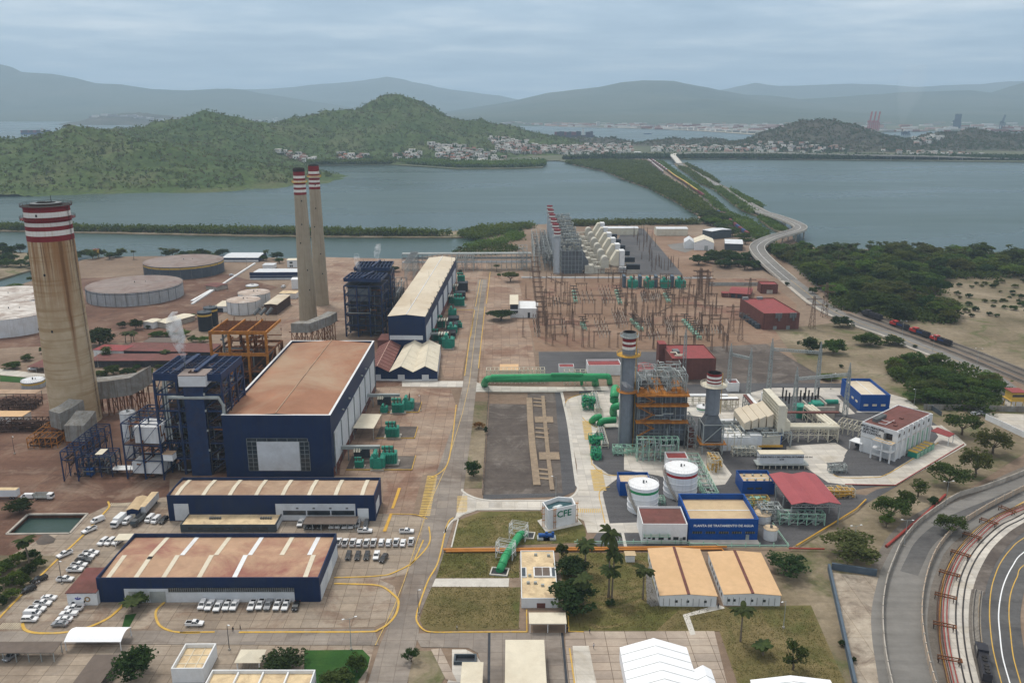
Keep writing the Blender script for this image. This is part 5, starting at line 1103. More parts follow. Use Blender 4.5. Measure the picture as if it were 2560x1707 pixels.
for x in(W*.28,W*.65):q=M();q.box(x,-.15,0,x+W*.1,.02,h_*.22);q.build('louvre','steel_grey',b7)
for i in range(6):
 p=b7.location+Matrix.Rotation(b7.rotation_euler.z,3,'Z')@Vector((-2.2,D*(.1+.13*i),0));q=M();q.box(-1.4,-2,0,1.4,2,3.2);[q.box(-1.5,-1.8+k,.4,-1.4,-1.2+k,2.9)for k in(0,1,2,3)];q.cyl(0,0,3.2,3.5,.9,n=10)
 tag(q.build('cooling_unit','slate',loc=(p.x,p.y,0),rz=b7.rotation_euler.z),'grey cooling unit along the left wall of the large brick building, '+('first','second','third','fourth','fifth','sixth')[i]+' from the front','cooling unit','cooling units by the large brick building')
for x,y in((.12,.96),(.55,.96)):q=M();q.cbox(W*x,D*y,h_-.6,4,2.5,1.8);q.build('roof_unit','steel_grey',b7)
h_=hgt('E4',(715,652),(700,420))
b8=bld('brick_control_house','brick building with red roof right behind the tall steel exhaust stack','building','E4',(700,420),(1180,416),(1055,264),h_,'brick','red_roof','flat',par=.5,parw=.3)
W,D=b8['wd'],b8['dp']
q=M();q.box(-3.2,D*.75,0,1,D,h_+2.2);q.build('stair_tower','brick',b8);q=M();q.box(-3.3,D*.74,h_+2.2,1.1,D+.1,h_+2.5);q.build('tower_roof','red_roof',b8)
q=M();q.tube([(1,D*.35,h_+.6),(4,D*.32,h_+.8),(4,D*.18,h_+.8),(7,D*.16,h_+.8)],.45,6);q.tube([(2,D*.12,h_+.7),(6,D*.1,h_+.7)],.4,6);q.build('duct','cream_steel',b8);q=M();q.box(3,D*.35,h_-.3,6.5,D*.55,h_+1.2);q.build('roof_unit','galv_dark',b8)
h_=hgt('B6',(555,640),(556,576));bld('brick_control_house','small square brick building with red roof at the top of the switchyard','building','B6',(556,576),(672,577),(640,556),h_,'brick','red_roof','flat',par=.5,parw=.3,doors=(('F',.35,.7,0,h_*.4,'conc'),))
h_=hgt('B6',(335,655),(337,620));bld('brick_shelter','low brick shelter with slatted red pitched roof beside the switchyard','shelter','B6',(337,625),(482,635),(445,590),5,'brick','red_roof','gx',1.2,over=.5,doors=(('F',.1,.3,0,3,'dark_wall'),('F',.4,.6,0,3,'dark_wall')))
bld('brick_shelter','small annexe with red roof left of the low brick shelter','shelter','B6',(290,636),(333,637),(335,625),3.5,'brick','red_roof','flat')
bld('pump_house','white building with ribbed red roof behind the green pipes','building','A8',(1468,112),(1752,110),(1742,60),6,'white','red_roof','gx',.2,par=.9,parw=.3)
bld('pump_house','small white block with red roof left of the ribbed red-roofed one','block','A8',(1220,125),(1347,125),(1335,97),4,'white','red_roof','flat',par=.5,parw=.2)
bld('red_roofed_house','small house with red pitched roof and white ridge right of the tall steel stack','house','E4',(330,542),(512,545),(462,463),4.5,'white','red_roof','gy',.9,over=.3)
bld('beige_hut','low beige flat-roofed hut behind the green pipe bridge','hut','A8',(718,152),(868,152),(860,100),3.5,'cream_sheet','peach_roof','gx',.4)
for i,(q_,l_)in enumerate((((250,345,418,345,385,285),'left'),((800,545,955,545,905,478),'right'))):bld('kiosk','white kiosk with red sunken roof in the gravel yard of the new plant, '+l_+' one','kiosk','D2',q_[:2],q_[2:4],q_[4:],5,'white','red_roof','flat',par=.9,parw=.5,group='white kiosks in the new plant')
h_=hgt('A7',(850,962),(848,884))
b9=bld('flat_roof_house','old flat-roofed white building with tan stained roof and patio beside the big dark tree','building','A7',(848,884),(1145,884),(1148,500),h_,'white','flat_roof','flat',par=.3,parw=.25,bands=(('F',.01,.4,0,1,'white'),))
W,D=b9['wd'],b9['dp']
for(x0,x1,y0,y1)in((.36,.86,.42,.62),(0,.16,.42,.62),(.86,1,.42,.62)):
 q=M();q.box(W*x0,D*y0,h_-.3,W*x1,D*y1,h_+.25)if x0==.36 else q.box(W*x0,D*y0,h_-.38,W*x1+(.02 if x1==1 else 0),D*y1,h_+.06);pt=q.build('patio_curb','white',b9)
 if x0==.36:M().box(W*x0+.4,D*y0+.4,h_+.2,W*.605,D*y1-.4,h_+.3).build('patio_opening','brown_roof',b9);M().box(W*.62,D*y0+.4,h_+.2,W*x1-.4,D*y1-.4,h_+.3).build('patio_opening','brown_roof',b9)
 else:M().box(W*x0+.3,D*y0+.3,h_+.05,W*x1-.3,D*y1-.3,h_+.1).build('light_well','slate',b9)
for x,y in((.2,.3),(.4,.3),(.6,.25),(.8,.2),(.25,.45),(.83,.88),(.45,.9)):q=M();q.cbox(W*x,D*y,h_-.35,1.0,.7,.8);q.build('roof_unit','galv',b9)
q=M();q.box(W*.42,-.1,0,W*.65,.05,h_*.5);q.build('entrance','maroon_roof',b9)
def canopy(label,fr,l,r,b,h,roof='cream_sheet',post='white',slope=0.0,nx=2,cat='canopy',name='canopy',depth=None,group=None):
 o,a,wd,dp=rect_top(fr,l,r,b,h);dp=depth or dp;t=thing(name,label,cat,o,a,group);z1=h+slope
 M().add([(0,0,h),(wd,0,h),(wd,dp,z1),(0,dp,z1),(0,0,h-.18),(wd,0,h-.18),(wd,dp,z1-.18),(0,dp,z1-.18)],[(0,1,2,3),(7,6,5,4),(0,4,5,1),(1,5,6,2),(2,6,7,3),(3,7,4,0)]).build('roof',roof,t)
 for i in range(nx):
  x=.3+(wd-.6)*i/max(1,nx-1)
  for y,z in((.3,h),(dp-.3,z1)):M().box(x-.1,y-.1,0,x+.1,y+.1,z-.18).build('post',post,t)
 q=M();[q.box(.1,y-.08,zz-.4,wd-.1,y+.08,zz-.18)for y,zz in((.3,h),(dp-.3,z1))];q.build('beam',post,t)
 t['wd']=wd;t['dp']=dp;return t
canopy('beige flat canopy in front of the old flat-roofed building','A7',(910,1088),(1213,1088),(1205,998),3.3,nx=3)
for lab,l,r,b,bs in(('left of the two peach-roofed white sheds',(350,706),(895,713),(735,266),(362,820)),('right of the two peach-roofed white sheds',(966,696),(1512,706),(1312,301),(975,810))):
 h_=hgt('B3',bs,l);s=bld('peach_roofed_shed',lab,'shed','B3',l,r,b,h_+.3,'white','peach_roof','gy',.6,over=.25,wins=(('F',.25,.33,h_*.35,h_*.55,1,.5),('F',.46,.53,h_*.35,h_*.55,1,.4),('F',.77,.84,h_*.35,h_*.55,1,.4))if 'left' in lab else(('F',.06,.12,h_*.35,h_*.55,1,.3),('F',.16,.22,h_*.35,h_*.55,1,.3),('F',.47,.53,h_*.35,h_*.55,1,.3),('F',.68,.75,h_*.35,h_*.55,1,.3)))
 W,D=s['wd'],s['dp'];q=M();q.box(W/2-.45,-.3,h_+.3,W/2+.45,D+.3,h_+.62);q.build('ridge_cap','maroon_roof',s)
 for i in range(9):q=M();x=W*(.06+.105*i);q.box(x,-.12,h_*.1,x+.1,-.02,h_*.7);q.build('downpipe','galv_dark',s)
 for i in range(7):q=M();y=D*(.1+.12*i);q.box(-.08,y,h_*.35,.02,y+1.2,h_*.6);q.build('window','glass',s)
bld('utility_box','white utility room with tan lid by the orange pipes','utility room','D7',(461,392),(541,392),(537,360),2.8,'white','sand_roof','flat')
canopy('long beige gabled roof at the bottom edge between the two drains','A7',(712,1800),(1066,1800),(1036,1217),5.0,'cream_sheet','galv',0,2)
canopy('small beige roof at the bottom edge beside the curved island','A7',(345,1700),(528,1700),(527,1404),4.0,'cream_sheet','galv',.3,2)
q=thing('guard_pit','grey concrete pit frame on the curved traffic island','pit',P('A7',302,1425));
for b_ in((0,0,6.3,.5),(0,3.2,6.3,3.7),(0,.5,.5,3.2),(5.8,.5,6.3,3.2)):M().box(b_[0],b_[1],0,b_[2],b_[3],1.2).build('wall','slate',q)
M().box(.5,.5,0,5.8,3.2,.25).build('floor','dark_wall',q)
def tent(label,pts,he,ha_,fr='D8',seams=4):
 A,B,Cc,Dd=[P(fr,*p,he)for p in pts];o=Vector((Cc.x,Cc.y,0));d=Dd-Cc;a=math.atan2(d.y,d.x);wd=d.length;dp=(A-Cc).dot(Vector((-d.y,d.x,0)).normalized())
 t=thing('marquee_tent',label,'tent',o,a);q=M()
 q.add([(0,0,he),(wd/2,0,ha_),(wd,0,he),(0,dp,he),(wd/2,dp,ha_),(wd,dp,he)],[(0,1,4,3),(1,2,5,4)]);q.add([(0,0,he-.1),(wd/2,0,ha_-.1),(wd,0,he-.1),(0,dp,he-.1),(wd/2,dp,ha_-.1),(wd,dp,he-.1)],[(3,4,1,0),(4,5,2,1)]);q.build('roof','fabric_white',t)
 q=M();q.box(.05,.05,0,wd-.05,dp-.05,he-.1);[q.add([(0,y,he-.1),(wd,y,he-.1),(wd/2,y,ha_-.1)],[(0,1,2)])for y in(.06,dp-.06)];q.build('side_wall','fabric_white',t)
 q=M()
 for i in range(1,seams):y=dp*i/seams;q.bar((0,y,he+.03),(wd/2,y,ha_+.03),.16,.05);q.bar((wd/2,y,ha_+.03),(wd,y,he+.03),.16,.05)
 q.build('seam','galv',t);t['wd']=wd;t['dp']=dp;return t
mt=tent('big white marquee tent on the paved yard at the bottom edge',((190,357),(801,357),(272,820),(945,820)),4.2,7.2,seams=6)
tent('small white tent attached to the right side of the big marquee',((872,560),(1026,560),(925,760),(1092,760)),3.2,4.6,seams=2)
tent('white tent roof peeking in at the bottom edge right of the marquee',((1452,655),(2095,655),(1480,900),(2250,900)),3.2,4.6,seams=4)
h_=4.5
b10=bld('flat_roof_house','white parapeted house with tan flat roof below the street at bottom left','house','A4',(-75,1450),(185,1448),(300,1246),h_,'white','flat_roof','flat',par=1.2,parw=.35)
q=M();[q.box(b10['wd']*x-.12,.4,h_-1.3,b10['wd']*x+.12,b10['dp']-.4,h_-1.05)for x in(.33,.66)];[q.box(.4,b10['dp']*y-.12,h_-1.3,b10['wd']-.4,b10['dp']*y+.12,h_-1.04)for y in(.33,.66)];q.build('roof_rib','cream_sheet',b10)
b11=bld('flat_roof_house','larger white parapeted house with tan roof cut by the bottom edge','house','A4',(120,1720),(1000,1720),(977,1458),5,'white','flat_roof','flat',par=1.0,parw=.35)
q=M();[q.box(b11['wd']*x-.2,.4,3.8,b11['wd']*x+.2,b11['dp']-.4,4.7)for x in(.26,.5,.74)];q.build('roof_rib','white',b11)
o=P('A4',575,1425);t=thing('gazebo','small hut with pyramid roof beside the white parapeted house','gazebo',o);q=M();q.add([(-3.6,-3,3),(3.6,-3,3),(3.6,3,3),(-3.6,3,3),(0,0,4.6)],[(0,1,4),(1,2,4),(2,3,4),(3,0,4),(3,2,1,0)]);q.build('roof','cream_sheet',t)
for x in(-3,3):
 for y in(-2.4,2.4):M().box(x-.15,y-.15,0,x+.15,y+.15,3).build('post','white',t)
q=M();[q.box(-3+i*.4,-2.45,.2,-2.94+i*.4,-2.38,2.9)for i in range(16)];q.build('grille','galv',t)
canopy('long brown carport roof at the bottom left corner','A3',(-300,1325),(430,1322),(490,1236),3.2,'brown_roof','galv',.2,8,'carport','carport')
canopy('brown carport roof slanting to the bottom edge left of the big round tree','A3',(530,1640),(760,1640),(890,1338),3.2,'brown_roof','slate',.1,2,'carport','carport')
t=thing('shade_canopy','white arched shade canopy at the lower street','canopy',P('A3',525,1310));L_=17
q=M();[q.add([(0,i*.9,3+1.2*sin(pi*i/8)),(L_*.95,i*.9,3+1.2*sin(pi*i/8)),(L_*.95,(i+1)*.9,3+1.2*sin(pi*(i+1)/8)),(0,(i+1)*.9,3+1.2*sin(pi*(i+1)/8))],[(0,1,2,3)])for i in range(8)];q.build('roof','fabric_white',t)
for x,y in((.2,.3),(L_*.93,.3),(.2,7),(L_*.93,7)):M().box(x-.1,y-.1,0,x+.1,y+.1,3.1).build('post','white',t)
canopy('brown carport roof in front of the long warehouse','A4',(988,287),(1416,287),(1412,226),3.0,'brown_roof','galv',.1,7,'carport','carport')
canopy('beige carport roof left of the nearest warehouse','A3',(915,418),(1038,416),(1080,365),3.0,'cream_sheet','white',.1,2,'carport','carport')
bld('guard_house','small navy hut with tan pitched roof beside the long trailer','hut','A3',(1016,165),(1112,162),(1208,58),4.6,'navy','sand_roof','gy',.6,over=.2,doors=(('F',.3,.7,0,2.4,'cream_sheet'),))
canopy('beige slanted canopy over machines beside the near turbine hall','A5',(1332,1008),(1512,1012),(1560,893),6,'cream_sheet','galv',.3,2)
bld('office_wing','long low office wing with brown-red roof, front one behind the big chimney','office','D5',(160,790),(1600,785),(1560,680),4.2,'dark_wall','maroon_roof','flat',over=.8,wins=(('F',.05,.95,1.2,2.4,14,.5),))
bld('office_wing','middle low office wing with red patched roof','office','D5',(640,625),(2110,650),(2080,515),4.4,'dark_wall','maroon_roof','flat',over=.6)
bld('office_wing','red-roofed wing at the left end of the office group','office','D5',(215,612),(690,632),(800,545),4.6,'white','red_roof','flat',over=.4)
bld('office_wing','brown-roofed back wing of the office group','office','D5',(1035,490),(1590,492),(1560,420),4.2,'white','brown_roof','flat',over=.4)
canopy('white flat canopy between the office wings','D5',(988,615),(1340,615),(1350,580),3.6,'white','white',0,3)
canopy('maroon carport with a white pickup left of the big chimney','A2',(245,425),(400,430),(455,310),3.4,'maroon_roof','conc',.2,3,'carport','carport')
canopy('tan flat canopy over pipes at the left edge','D6',(-120,212),(430,215),(510,165),5,'tan_roof','dark_wall',0,4)
bld('pipe_shed','low shed with orange-tan roof and white gable at the left edge','shed','D6',(-120,492),(270,492),(365,425),4.2,'white','peach_roof','flat',over=.2)
bld('white_shed','beige-roofed open shed beyond the black tanks','shed','D5',(1215,145),(1400,175),(1600,5),4.2,'conc','cream_sheet','gy',.4,over=.5)
bld('white_shed','small white house with cream roof among the trees left of the black tanks','house','D5',(1025,150),(1180,165),(1240,105),4.8,'white','cream_sheet','gy',.4,over=.4)
bld('long_shed','long white and navy shed with row of roof vents behind the slender chimneys','shed','C6',(806,492),(1720,486),(1640,388),hgt('C6',(806,560),(806,495)),'white_sheet','white_sheet','gx',.8,over=.2,bands=(('F',0,1,1.5,6.6,'navy','rel'),))
bld('long_shed','navy and white shed on the waterfront behind the dark slate tank','shed','C6',(425,235),(925,235),(1000,165),hgt('C6',(425,310),(425,236)),'navy','white_sheet','gx',1.0,over=.3,bands=(('F',0,1,.1,2.2,'white_sheet','rel'),))
bld('white_shed','white shed with cream roof beside the black tanks','shed','C6',(318,926),(505,926),(520,850),4.5,'white','cream_sheet','flat',over=.3,doors=(('F',.1,.6,0,3.2,'dark_wall'),))
bld('tan_shed','brown shed with tan pitched roof right of the white water tanks','shed','C6',(1005,893),(1188,895),(1335,760),8,'rust_dark','cream_roof','gy',.6,over=.3)
bld('white_shed','small white block with dusty flat roof behind the tan shed','block','C6',(1220,745),(1450,748),(1462,712),4.5,'white','flat_roof','flat',over=.3)
bld('white_house','white house with black posts by the waterfront left of the slender chimneys','house','C6',(1327,285),(1490,282),(1500,254),7,'white','cream_sheet','flat',over=.4,wins=(('F',.2,.5,.5,2.5,2,.4),('F',.2,.5,3.8,5.6,1,.4)))
bld('white_house','low white house with pale roof behind the long vented shed','house','C6',(985,350),(1140,350),(1172,322),4,'white','white_sheet','flat')
bld('white_shed','white cube-like shed just left of the nearer slender chimney','shed','C6',(1388,555),(1520,552),(1520,520),8,'white','white','flat')
bld('pavilion_roof','dark brown pavilion roof between the fuel tanks and the road','pavilion','C6',(190,622),(345,645),(405,598),4,'conc','maroon_roof','gx',.6,over=1)
def watch(label,fr,x,y,h,w,m,roof):
 t=thing('watch_tower',label,'watch tower',P(fr,x,y));[M().box(a-.15,b-.15,0,a+.15,b+.15,h*.6).build('leg',m,t)for a in(-w/2,w/2)for b in(-w/2,w/2)]
 M().box(-w/2-.2,-w/2-.2,h*.55,w/2+.2,w/2+.2,h).build('cabin',m,t);M().box(-w/2-.1,-w/2-.26,h*.74,w/2+.1,-w/2-.2,h*.88).build('window','glass',t);M().box(-w/2-.8,-w/2-.8,h,w/2+.8,w/2+.8,h+.25).build('roof',roof,t);M().box(-w/2-1,-w/2-1,h*.52,w/2+1,w/2+1,h*.55).build('balcony',m,t)
watch('yellow watch tower on the waterfront left of the slate tank','E5',150,170,9,4,'ochre','maroon_roof');watch('yellow watch tower with red roof at the right edge','D3',1970,1345,9.5,6,'stripe_yellow','red_roof')
def straight_wall(label,fr,a,b,h,th,m,name='wall',z=0):
 A,B=P(fr,*a),P(fr,*b);d=B-A;q=M();q.box(0,-th/2,z,d.length,th/2,z+h);return tag(q.build(name,m,loc=(A.x,A.y,0),rz=math.atan2(d.y,d.x)),label,'wall')
straight_wall('long white kerb wall running up beside the tank road','C6',(0,905),(880,335),1.1,1.6,'white','kerb_wall');straight_wall('second white kerb along the tank road, lower and shorter','C6',(0,860),(300,690),.8,2.4,'white','kerb_wall')
mat('slate_blue',(.085,.115,.15),.7,var=.15)
straight_wall('blue-grey wall running along the old slab, long part','B4',(240,615),(462,1620),2.2,.8,'slate_blue','yard_wall');straight_wall('blue-grey wall at the top of the old slab, short part','B4',(262,612),(640,668),2.4,.8,'slate_blue','yard_wall')
straight_wall('grey wall behind the parked cars at the right edge','D3',(720,1370),(1440,1372),3,.3,'grey_conc','yard_wall');straight_wall('grey wall right of the yellow watch tower','D3',(1440,1378),(2128,1400),3,.3,'grey_conc','yard_wall');straight_wall('white wall along the pale lot at the right edge','D4',(1030,190),(1411,370),3,.3,'white','yard_wall');straight_wall('dark green fence panel behind the white control building','D4',(490,90),(600,160),2.5,.2,'slate','fence_panel')
def cut_hole(objs,quad):
 for o in objs:
  bm=bmesh.new();bm.from_mesh(o.data);lo=o.location
  for i in range(4):
   a,b=quad[i],quad[(i+1)%4];n_=Vector((b.y-a.y,a.x-b.x,0));bmesh.ops.bisect_plane(bm,geom=bm.verts[:]+bm.edges[:]+bm.faces[:],plane_co=a-lo,plane_no=n_)
  kill=[f for f in bm.faces if inpoly(f.calc_center_median().x+lo.x,f.calc_center_median().y+lo.y,quad)and f.normal.z>.5]
  bmesh.ops.delete(bm,geom=kill,context='FACES');bm.to_mesh(o.data);bm.free()
pool=PL('A3',52,372,225,212,706,208,562,366)
cut_hole([o for o in col.objects if o.get('kind')=='structure' and o.name.split('.')[0]in('ground','yard','parking_lot')],pool)
t=thing('settling_pool','sunken rectangular pool with rust-red walls and dark green water','pool',pool[0]);g0=pool[0];q=M();pz=-5.5
for i in range(4):a,b=pool[i]-g0,pool[(i+1)%4]-g0;q.add([(a.x,a.y,pz),(b.x,b.y,pz),(b.x,b.y,.1),(a.x,a.y,.1)],[(0,1,2,3),(3,2,1,0)])
mat('pool_wall',(.20,.085,.05),.85,var=.25,streak=(.10,.06,.04));q.build('wall','pool_wall',t);M().sheet([p-g0 for p in pool],pz+1.2).build('water_surface','pond',t)
q=M();[q.bar(pool[i]-g0+Vector((0,0,.1)),pool[(i+1)%4]-g0+Vector((0,0,.1)),.8,.5)for i in range(4)];q.build('coping','conc',t)
tag(M().sheet(PL('A3',290,430,340,380,390,375,450,410,430,440,360,455,300,452),.2).build('asphalt_patch','slag'),'dark irregular patch on the ground below the pool','patch');col.objects[-1]['kind']='structure'
# STEELWORK, BOILERS, STACKS, PIPES
def frame(q,w,d,zs,nx,ny,tk,br=1,deck=None,beam=None,inner=True):
 bm_=beam or tk*.8;xs=[w*i/nx for i in range(nx+1)];ys=[d*i/ny for i in range(ny+1)];z1=zs[-1]
 for i,x in enumerate(xs):
  for j,y in enumerate(ys):
   if inner or i in(0,nx)or j in(0,ny):q.bar((x,y,0),(x,y,z1),tk)
 for z in zs:
  for y in ys:q.bar((0,y,z),(w,y,z),bm_*.7,bm_)
  for x in xs:q.bar((x,0,z),(x,d,z),bm_*.7,bm_)
 lv=[0]+list(zs)
 for k in range(len(lv)-1):
  for i in range(nx):
   if br and(i+k)%br==0:
    for y in(0,d):q.bar((xs[i],y,lv[k]),(xs[i+1],y,lv[k+1]),bm_*.45)
  for j in range(ny):
   if br and(j+k)%br==0:
    for x in(0,w):q.bar((x,ys[j],lv[k]),(x,ys[j+1],lv[k+1]),bm_*.45)
 return q
def pipes(q,w,d,h,n,r,rg,lo=.05):
 for _ in range(n):
  p=Vector((rg.uniform(0,w),rg.uniform(0,d),rg.uniform(h*lo,h)));pts=[p.copy()];ax=-1
  for k in range(rg.randint(2,5)):
   a=rg.choice([i for i in range(3)if i!=ax]);ax=a;s_=(w,d,h)[a];q2=pts[-1].copy();q2[a]=min(s_,max(0 if a<2 else h*lo,q2[a]+rg.uniform(-.6,.6)*s_*.8));pts.append(q2)
  q.tube(pts,r*rg.uniform(.6,1.4),6)
def decks(q,w,d,zs,th=.15,holes=None):
 for z in zs:q.box(-.6,-.6,z,w+.6,d+.6,z+th)
def rails(q,w,d,zs,o=.6):
 for z in zs:
  for hh in(.55,1.1):
   for a,b in(((-o,-o),(w+o,-o)),((w+o,-o),(w+o,d+o)),((w+o,d+o),(-o,d+o)),((-o,d+o),(-o,-o))):q.bar((*a,z+hh),(*b,z+hh),.07)
  n=int((w+2*o)/1.6)
  for i in range(n+1):x=-o+(w+2*o)*i/n;q.bar((x,-o,z),(x,-o,z+1.1),.07)
def zigzag(q,x,y,z0,z1,run,rise,wd=.9):
 z=z0;s=1
 while z<z1-.5:
  a=x if s>0 else x+run;b=x+run if s>0 else x
  q.add([(a,y,z),(a,y-wd,z),(b,y-wd,z+rise),(b,y,z+rise),(a,y,z+.3),(a,y-wd,z+.3),(b,y-wd,z+rise+.3),(b,y,z+rise+.3)],[(0,1,2,3),(7,6,5,4),(1,5,6,2),(3,7,4,0)])
  q.bar((a,y-wd,z+1.2),(b,y-wd,z+rise+1.2),.09);q.box(min(a,b)+(run if s>0 else-1.0),y-wd,z+rise,min(a,b)+(run+1.0 if s>0 else 0),y,z+rise+.2);z+=rise;s=-s
def boxq(par,nm,m,*b):return M().box(*b).build(nm,m,par)
def at_rect(fr,l,r,b,h):
 o,a,wd,dp=rect_top(fr,l,r,b,h);return o,a,wd,dp
rg=random.Random(11)
hB=hgt('A2',(1510,1400),(1395,490));o,a,wd,dp=at_rect('A2',(1395,490),(2010,495),(2200,332),hB)
t=thing('boiler_house','near boiler house: open navy steelwork full of dark pipes under a skeletal navy roof','boiler house',o,a);q=M();lv=[hB*k for k in(.16,.32,.48,.64,.8)]
frame(q,wd,dp,lv+[hB-2.5],3,3,.9,1);q.build('steel_frame','navy_paint',t)
q=M()
for i in range(9):x=wd*i/8;q.bar((x,0,hB),(x,dp,hB),.45,.5);q.bar((x,0,hB-2.2),(x,dp,hB-2.2),.25)
for j in range(13):
 y=dp*j/12;q.bar((0,y,hB),(wd,y,hB),.25,.4)
 for i in range(8):
  x=wd*i/8;q.bar((x,y,hB if(i+j)%2 else hB-2.2),(x+wd/8,y,hB-2.2 if(i+j)%2 else hB),.16)
  if j<12 and(i+j)%3==0:q.bar((x,y,hB+.1),(x+wd/8,y+dp/12,hB+.1),.16)
for y in(0,dp):q.bar((0,y,hB-1.2),(wd,y,hB-1.2),.4,2.2)
for x in(0,wd):q.bar((x,0,hB-1.2),(x,dp,hB-1.2),.4,2.2)
for x in(.34,.62):q.bar((wd*x,1,hB+1.0),(wd*x,dp-.5,hB+1.0),1.6,.7)
q.build('roof_truss','navy_paint',t)
for i,z in enumerate(lv):q=M();q.box(2 if i<4 else 4,3 if i%2 else .5,z,wd-2,dp-2,z+.25);q.build('deck','rust_dark',t)
boxq(t,'furnace','boiler_dark',wd*.18,dp*.3,hB*.12,wd*.8,dp*.85,hB*.86);boxq(t,'furnace_casing','boiler_grey',wd*.32,dp*.16,hB*.5,wd*.72,dp*.32,hB*.78)
q=M();pipes(q,wd,dp*.6,hB*.86,46,.32,rg);q.build('pipework','galv_dark',t);q=M();pipes(q,wd,dp*.5,hB*.8,26,.28,rg);q.build('pipework','steel_grey',t);q=M();pipes(q,wd,dp*.6,hB*.8,26,.3,rg);q.build('pipework','rust',t)
q=M();zigzag(q,wd*.8,1.5,1,hB*.82,6,3.6);zigzag(q,wd*1.0,1,1,hB*.6,7,3.6);q.build('stairs','rust_dark',t)
q=M();q.tube([(wd*.2,-1,hB*.78),(wd*.6,-1.2,hB*.78),(wd*.95,-1,hB*.78),(wd*1.0,0,hB*.7),(wd*1.0,0,hB*.3)],.8,8);q.tube([(wd*.13,.3,hB*.95),(wd*.13,.3,hB*.35)],.4,6);q.tube([(wd*.17,.3,hB*.95),(wd*.17,.3,hB*.35)],.4,6);q.build('main_pipe','galv',t)
q=M();q.tube([(wd*.37,dp*.3,hB-4),(wd*.37,dp*.3,hB+2.5)],.35,6);q.build('vent_pipe','galv_dark',t)
VENT1=Vector(o)+Matrix.Rotation(a,3,'Z')@Vector((wd*.37,dp*.3,hB+2.5))
q=M();rails(q,wd,dp,[z+.2 for z in lv],.2);q.build('railing','navy_paint',t)
b0=P('A2',1842,1418);hT=zat(b0,'A2',1790,600);t=thing('lift_tower','slim navy lift tower with white cap box in front of the near boiler house','tower',b0,PR)
boxq(t,'shaft','navy_paint',-4.0,0,0,4.0,6,hT);boxq(t,'cap','white_sheet',-5.2,-1.0,hT,5.8,8,hT+4.5);boxq(t,'cap_roof','tank_roof',-5.3,-1.1,hT+4.5,5.9,8.1,hT+4.8);q=M();[q.box(x,y,hT+4.8,x+.4,y+3,hT+5.3)for x in(-2,1)for y in(2,)];q.box(-2,2,hT+4.8,1.4,2.4,hT+5.3);q.build('roof_gear','rust_dark',t)
for z in(.28,.5,.72,.9):boxq(t,'lamp','galv',4.0,-.3,hT*z,4.6,.3,hT*z+.8)
q=M();zigzag(q,5,5,.5,hT-3,6,3.4);q.build('stairs','rust_dark',t);q=M();frame(q,8,6,[5,10,15,20,25,30],1,1,.35,1);q.T=None;fo=q.build('stair_frame','boiler_dark',t);fo.location=(4.4,1,0)
def blue_frame(label,fr,l,r,b,foot,nx,ny,levels=(1,),tk=.4,extra=0):
 h=hgt(fr,foot,l);o,a,wd,dp=at_rect(fr,l,r,b,h);t=thing('steel_gantry',label,'gantry',o,a);q=M();frame(q,wd,dp,[h*k for k in levels],nx,ny,tk,1);q.build('steel_frame','navy_paint',t)
 q=M();[q.bar((wd*i/nx,dp*j/ny,h),(wd*(i+1)/nx,dp*(j+1)/ny,h),.2)for i in range(nx)for j in range(ny)if(i+j)%2==0];[q.bar((0,dp*j/(ny*2),h+.1),(wd,dp*j/(ny*2),h+.1),.22)for j in range(ny*2)];q.build('roof_bracing','navy_paint',t);return t,wd,dp,h
t,wd,dp,h=blue_frame('long navy steel gantry running from the foot of the big chimney, leftmost','D6',(735,925),(915,925),(1335,585),(780,1285),1,6,(.72,1))
q=M();pipes(q,wd,dp,h*.8,16,.35,rg);q.build('pipework','rust_dark',t);boxq(t,'cabinet','cobalt',wd*1.15,dp*.15,.2,wd*1.15+2.5,dp*.15+2.5,3.2)
t,wd,dp,h=blue_frame('low navy steel gantry with a white roof panel, second from left','D6',(940,992),(1350,986),(1455,880),(1130,1240),3,2,(.5,1))
boxq(t,'roof_panel','cream_sheet',wd*.48,dp*.2,h+.15,wd*.7,dp*.85,h+.3);q=M();[q.cyl(wd*x,dp*y,0,h*.55,1.3,n=12)for x,y in((.2,.4),(.5,.6),(.8,.4))];q.build('vessel','boiler_dark',t);q=M();pipes(q,wd,dp,h*.9,22,.25,rg);q.build('pipework','galv_dark',t)
t,wd,dp,h=blue_frame('taller navy steel gantry over the pale silo, third from left','A2',(1100,942),(1440,952),(1600,780),(1205,1445),2,3,(.34,.62,1),.5)
boxq(t,'casing','tank_old_white',wd*.3,1,h*.64,wd*.98,dp*.5,h*.93);q=M();q.prism([(wd*.15,.5),(wd*.95,.5),(wd*.95,dp*.5),(wd*.15,dp*.5)],h*.1,h*.3);q.build('hopper','tank_old_white',t);q=M();pipes(q,wd,dp,h*.95,26,.3,rg);q.build('pipework','rust',t);q=M();pipes(q,wd,dp,h*.95,16,.25,rg);q.build('pipework','galv_dark',t);boxq(t,'deck','rust_dark',0,0,h*.62,wd,dp,h*.63);boxq(t,'cabin','white',wd*1.05,-.5,h*.36,wd*1.05+4,3,h*.36+2.8);boxq(t,'cabin_roof','tan_roof',wd*1.05-.2,-.7,h*.36+2.8,wd*1.05+4.2,3.2,h*.36+3.1)
t=thing('lean_to_canopy','small white lean-to roof at the foot of the navy steelwork','canopy',P('A2',1040,1420));M().box(-1,0,2.6,8,4.5,2.8).build('roof','white',t);[M().box(x,2,0,x+.15,2.15,2.6).build('post','dark_wall',t)for x in(0,7)]
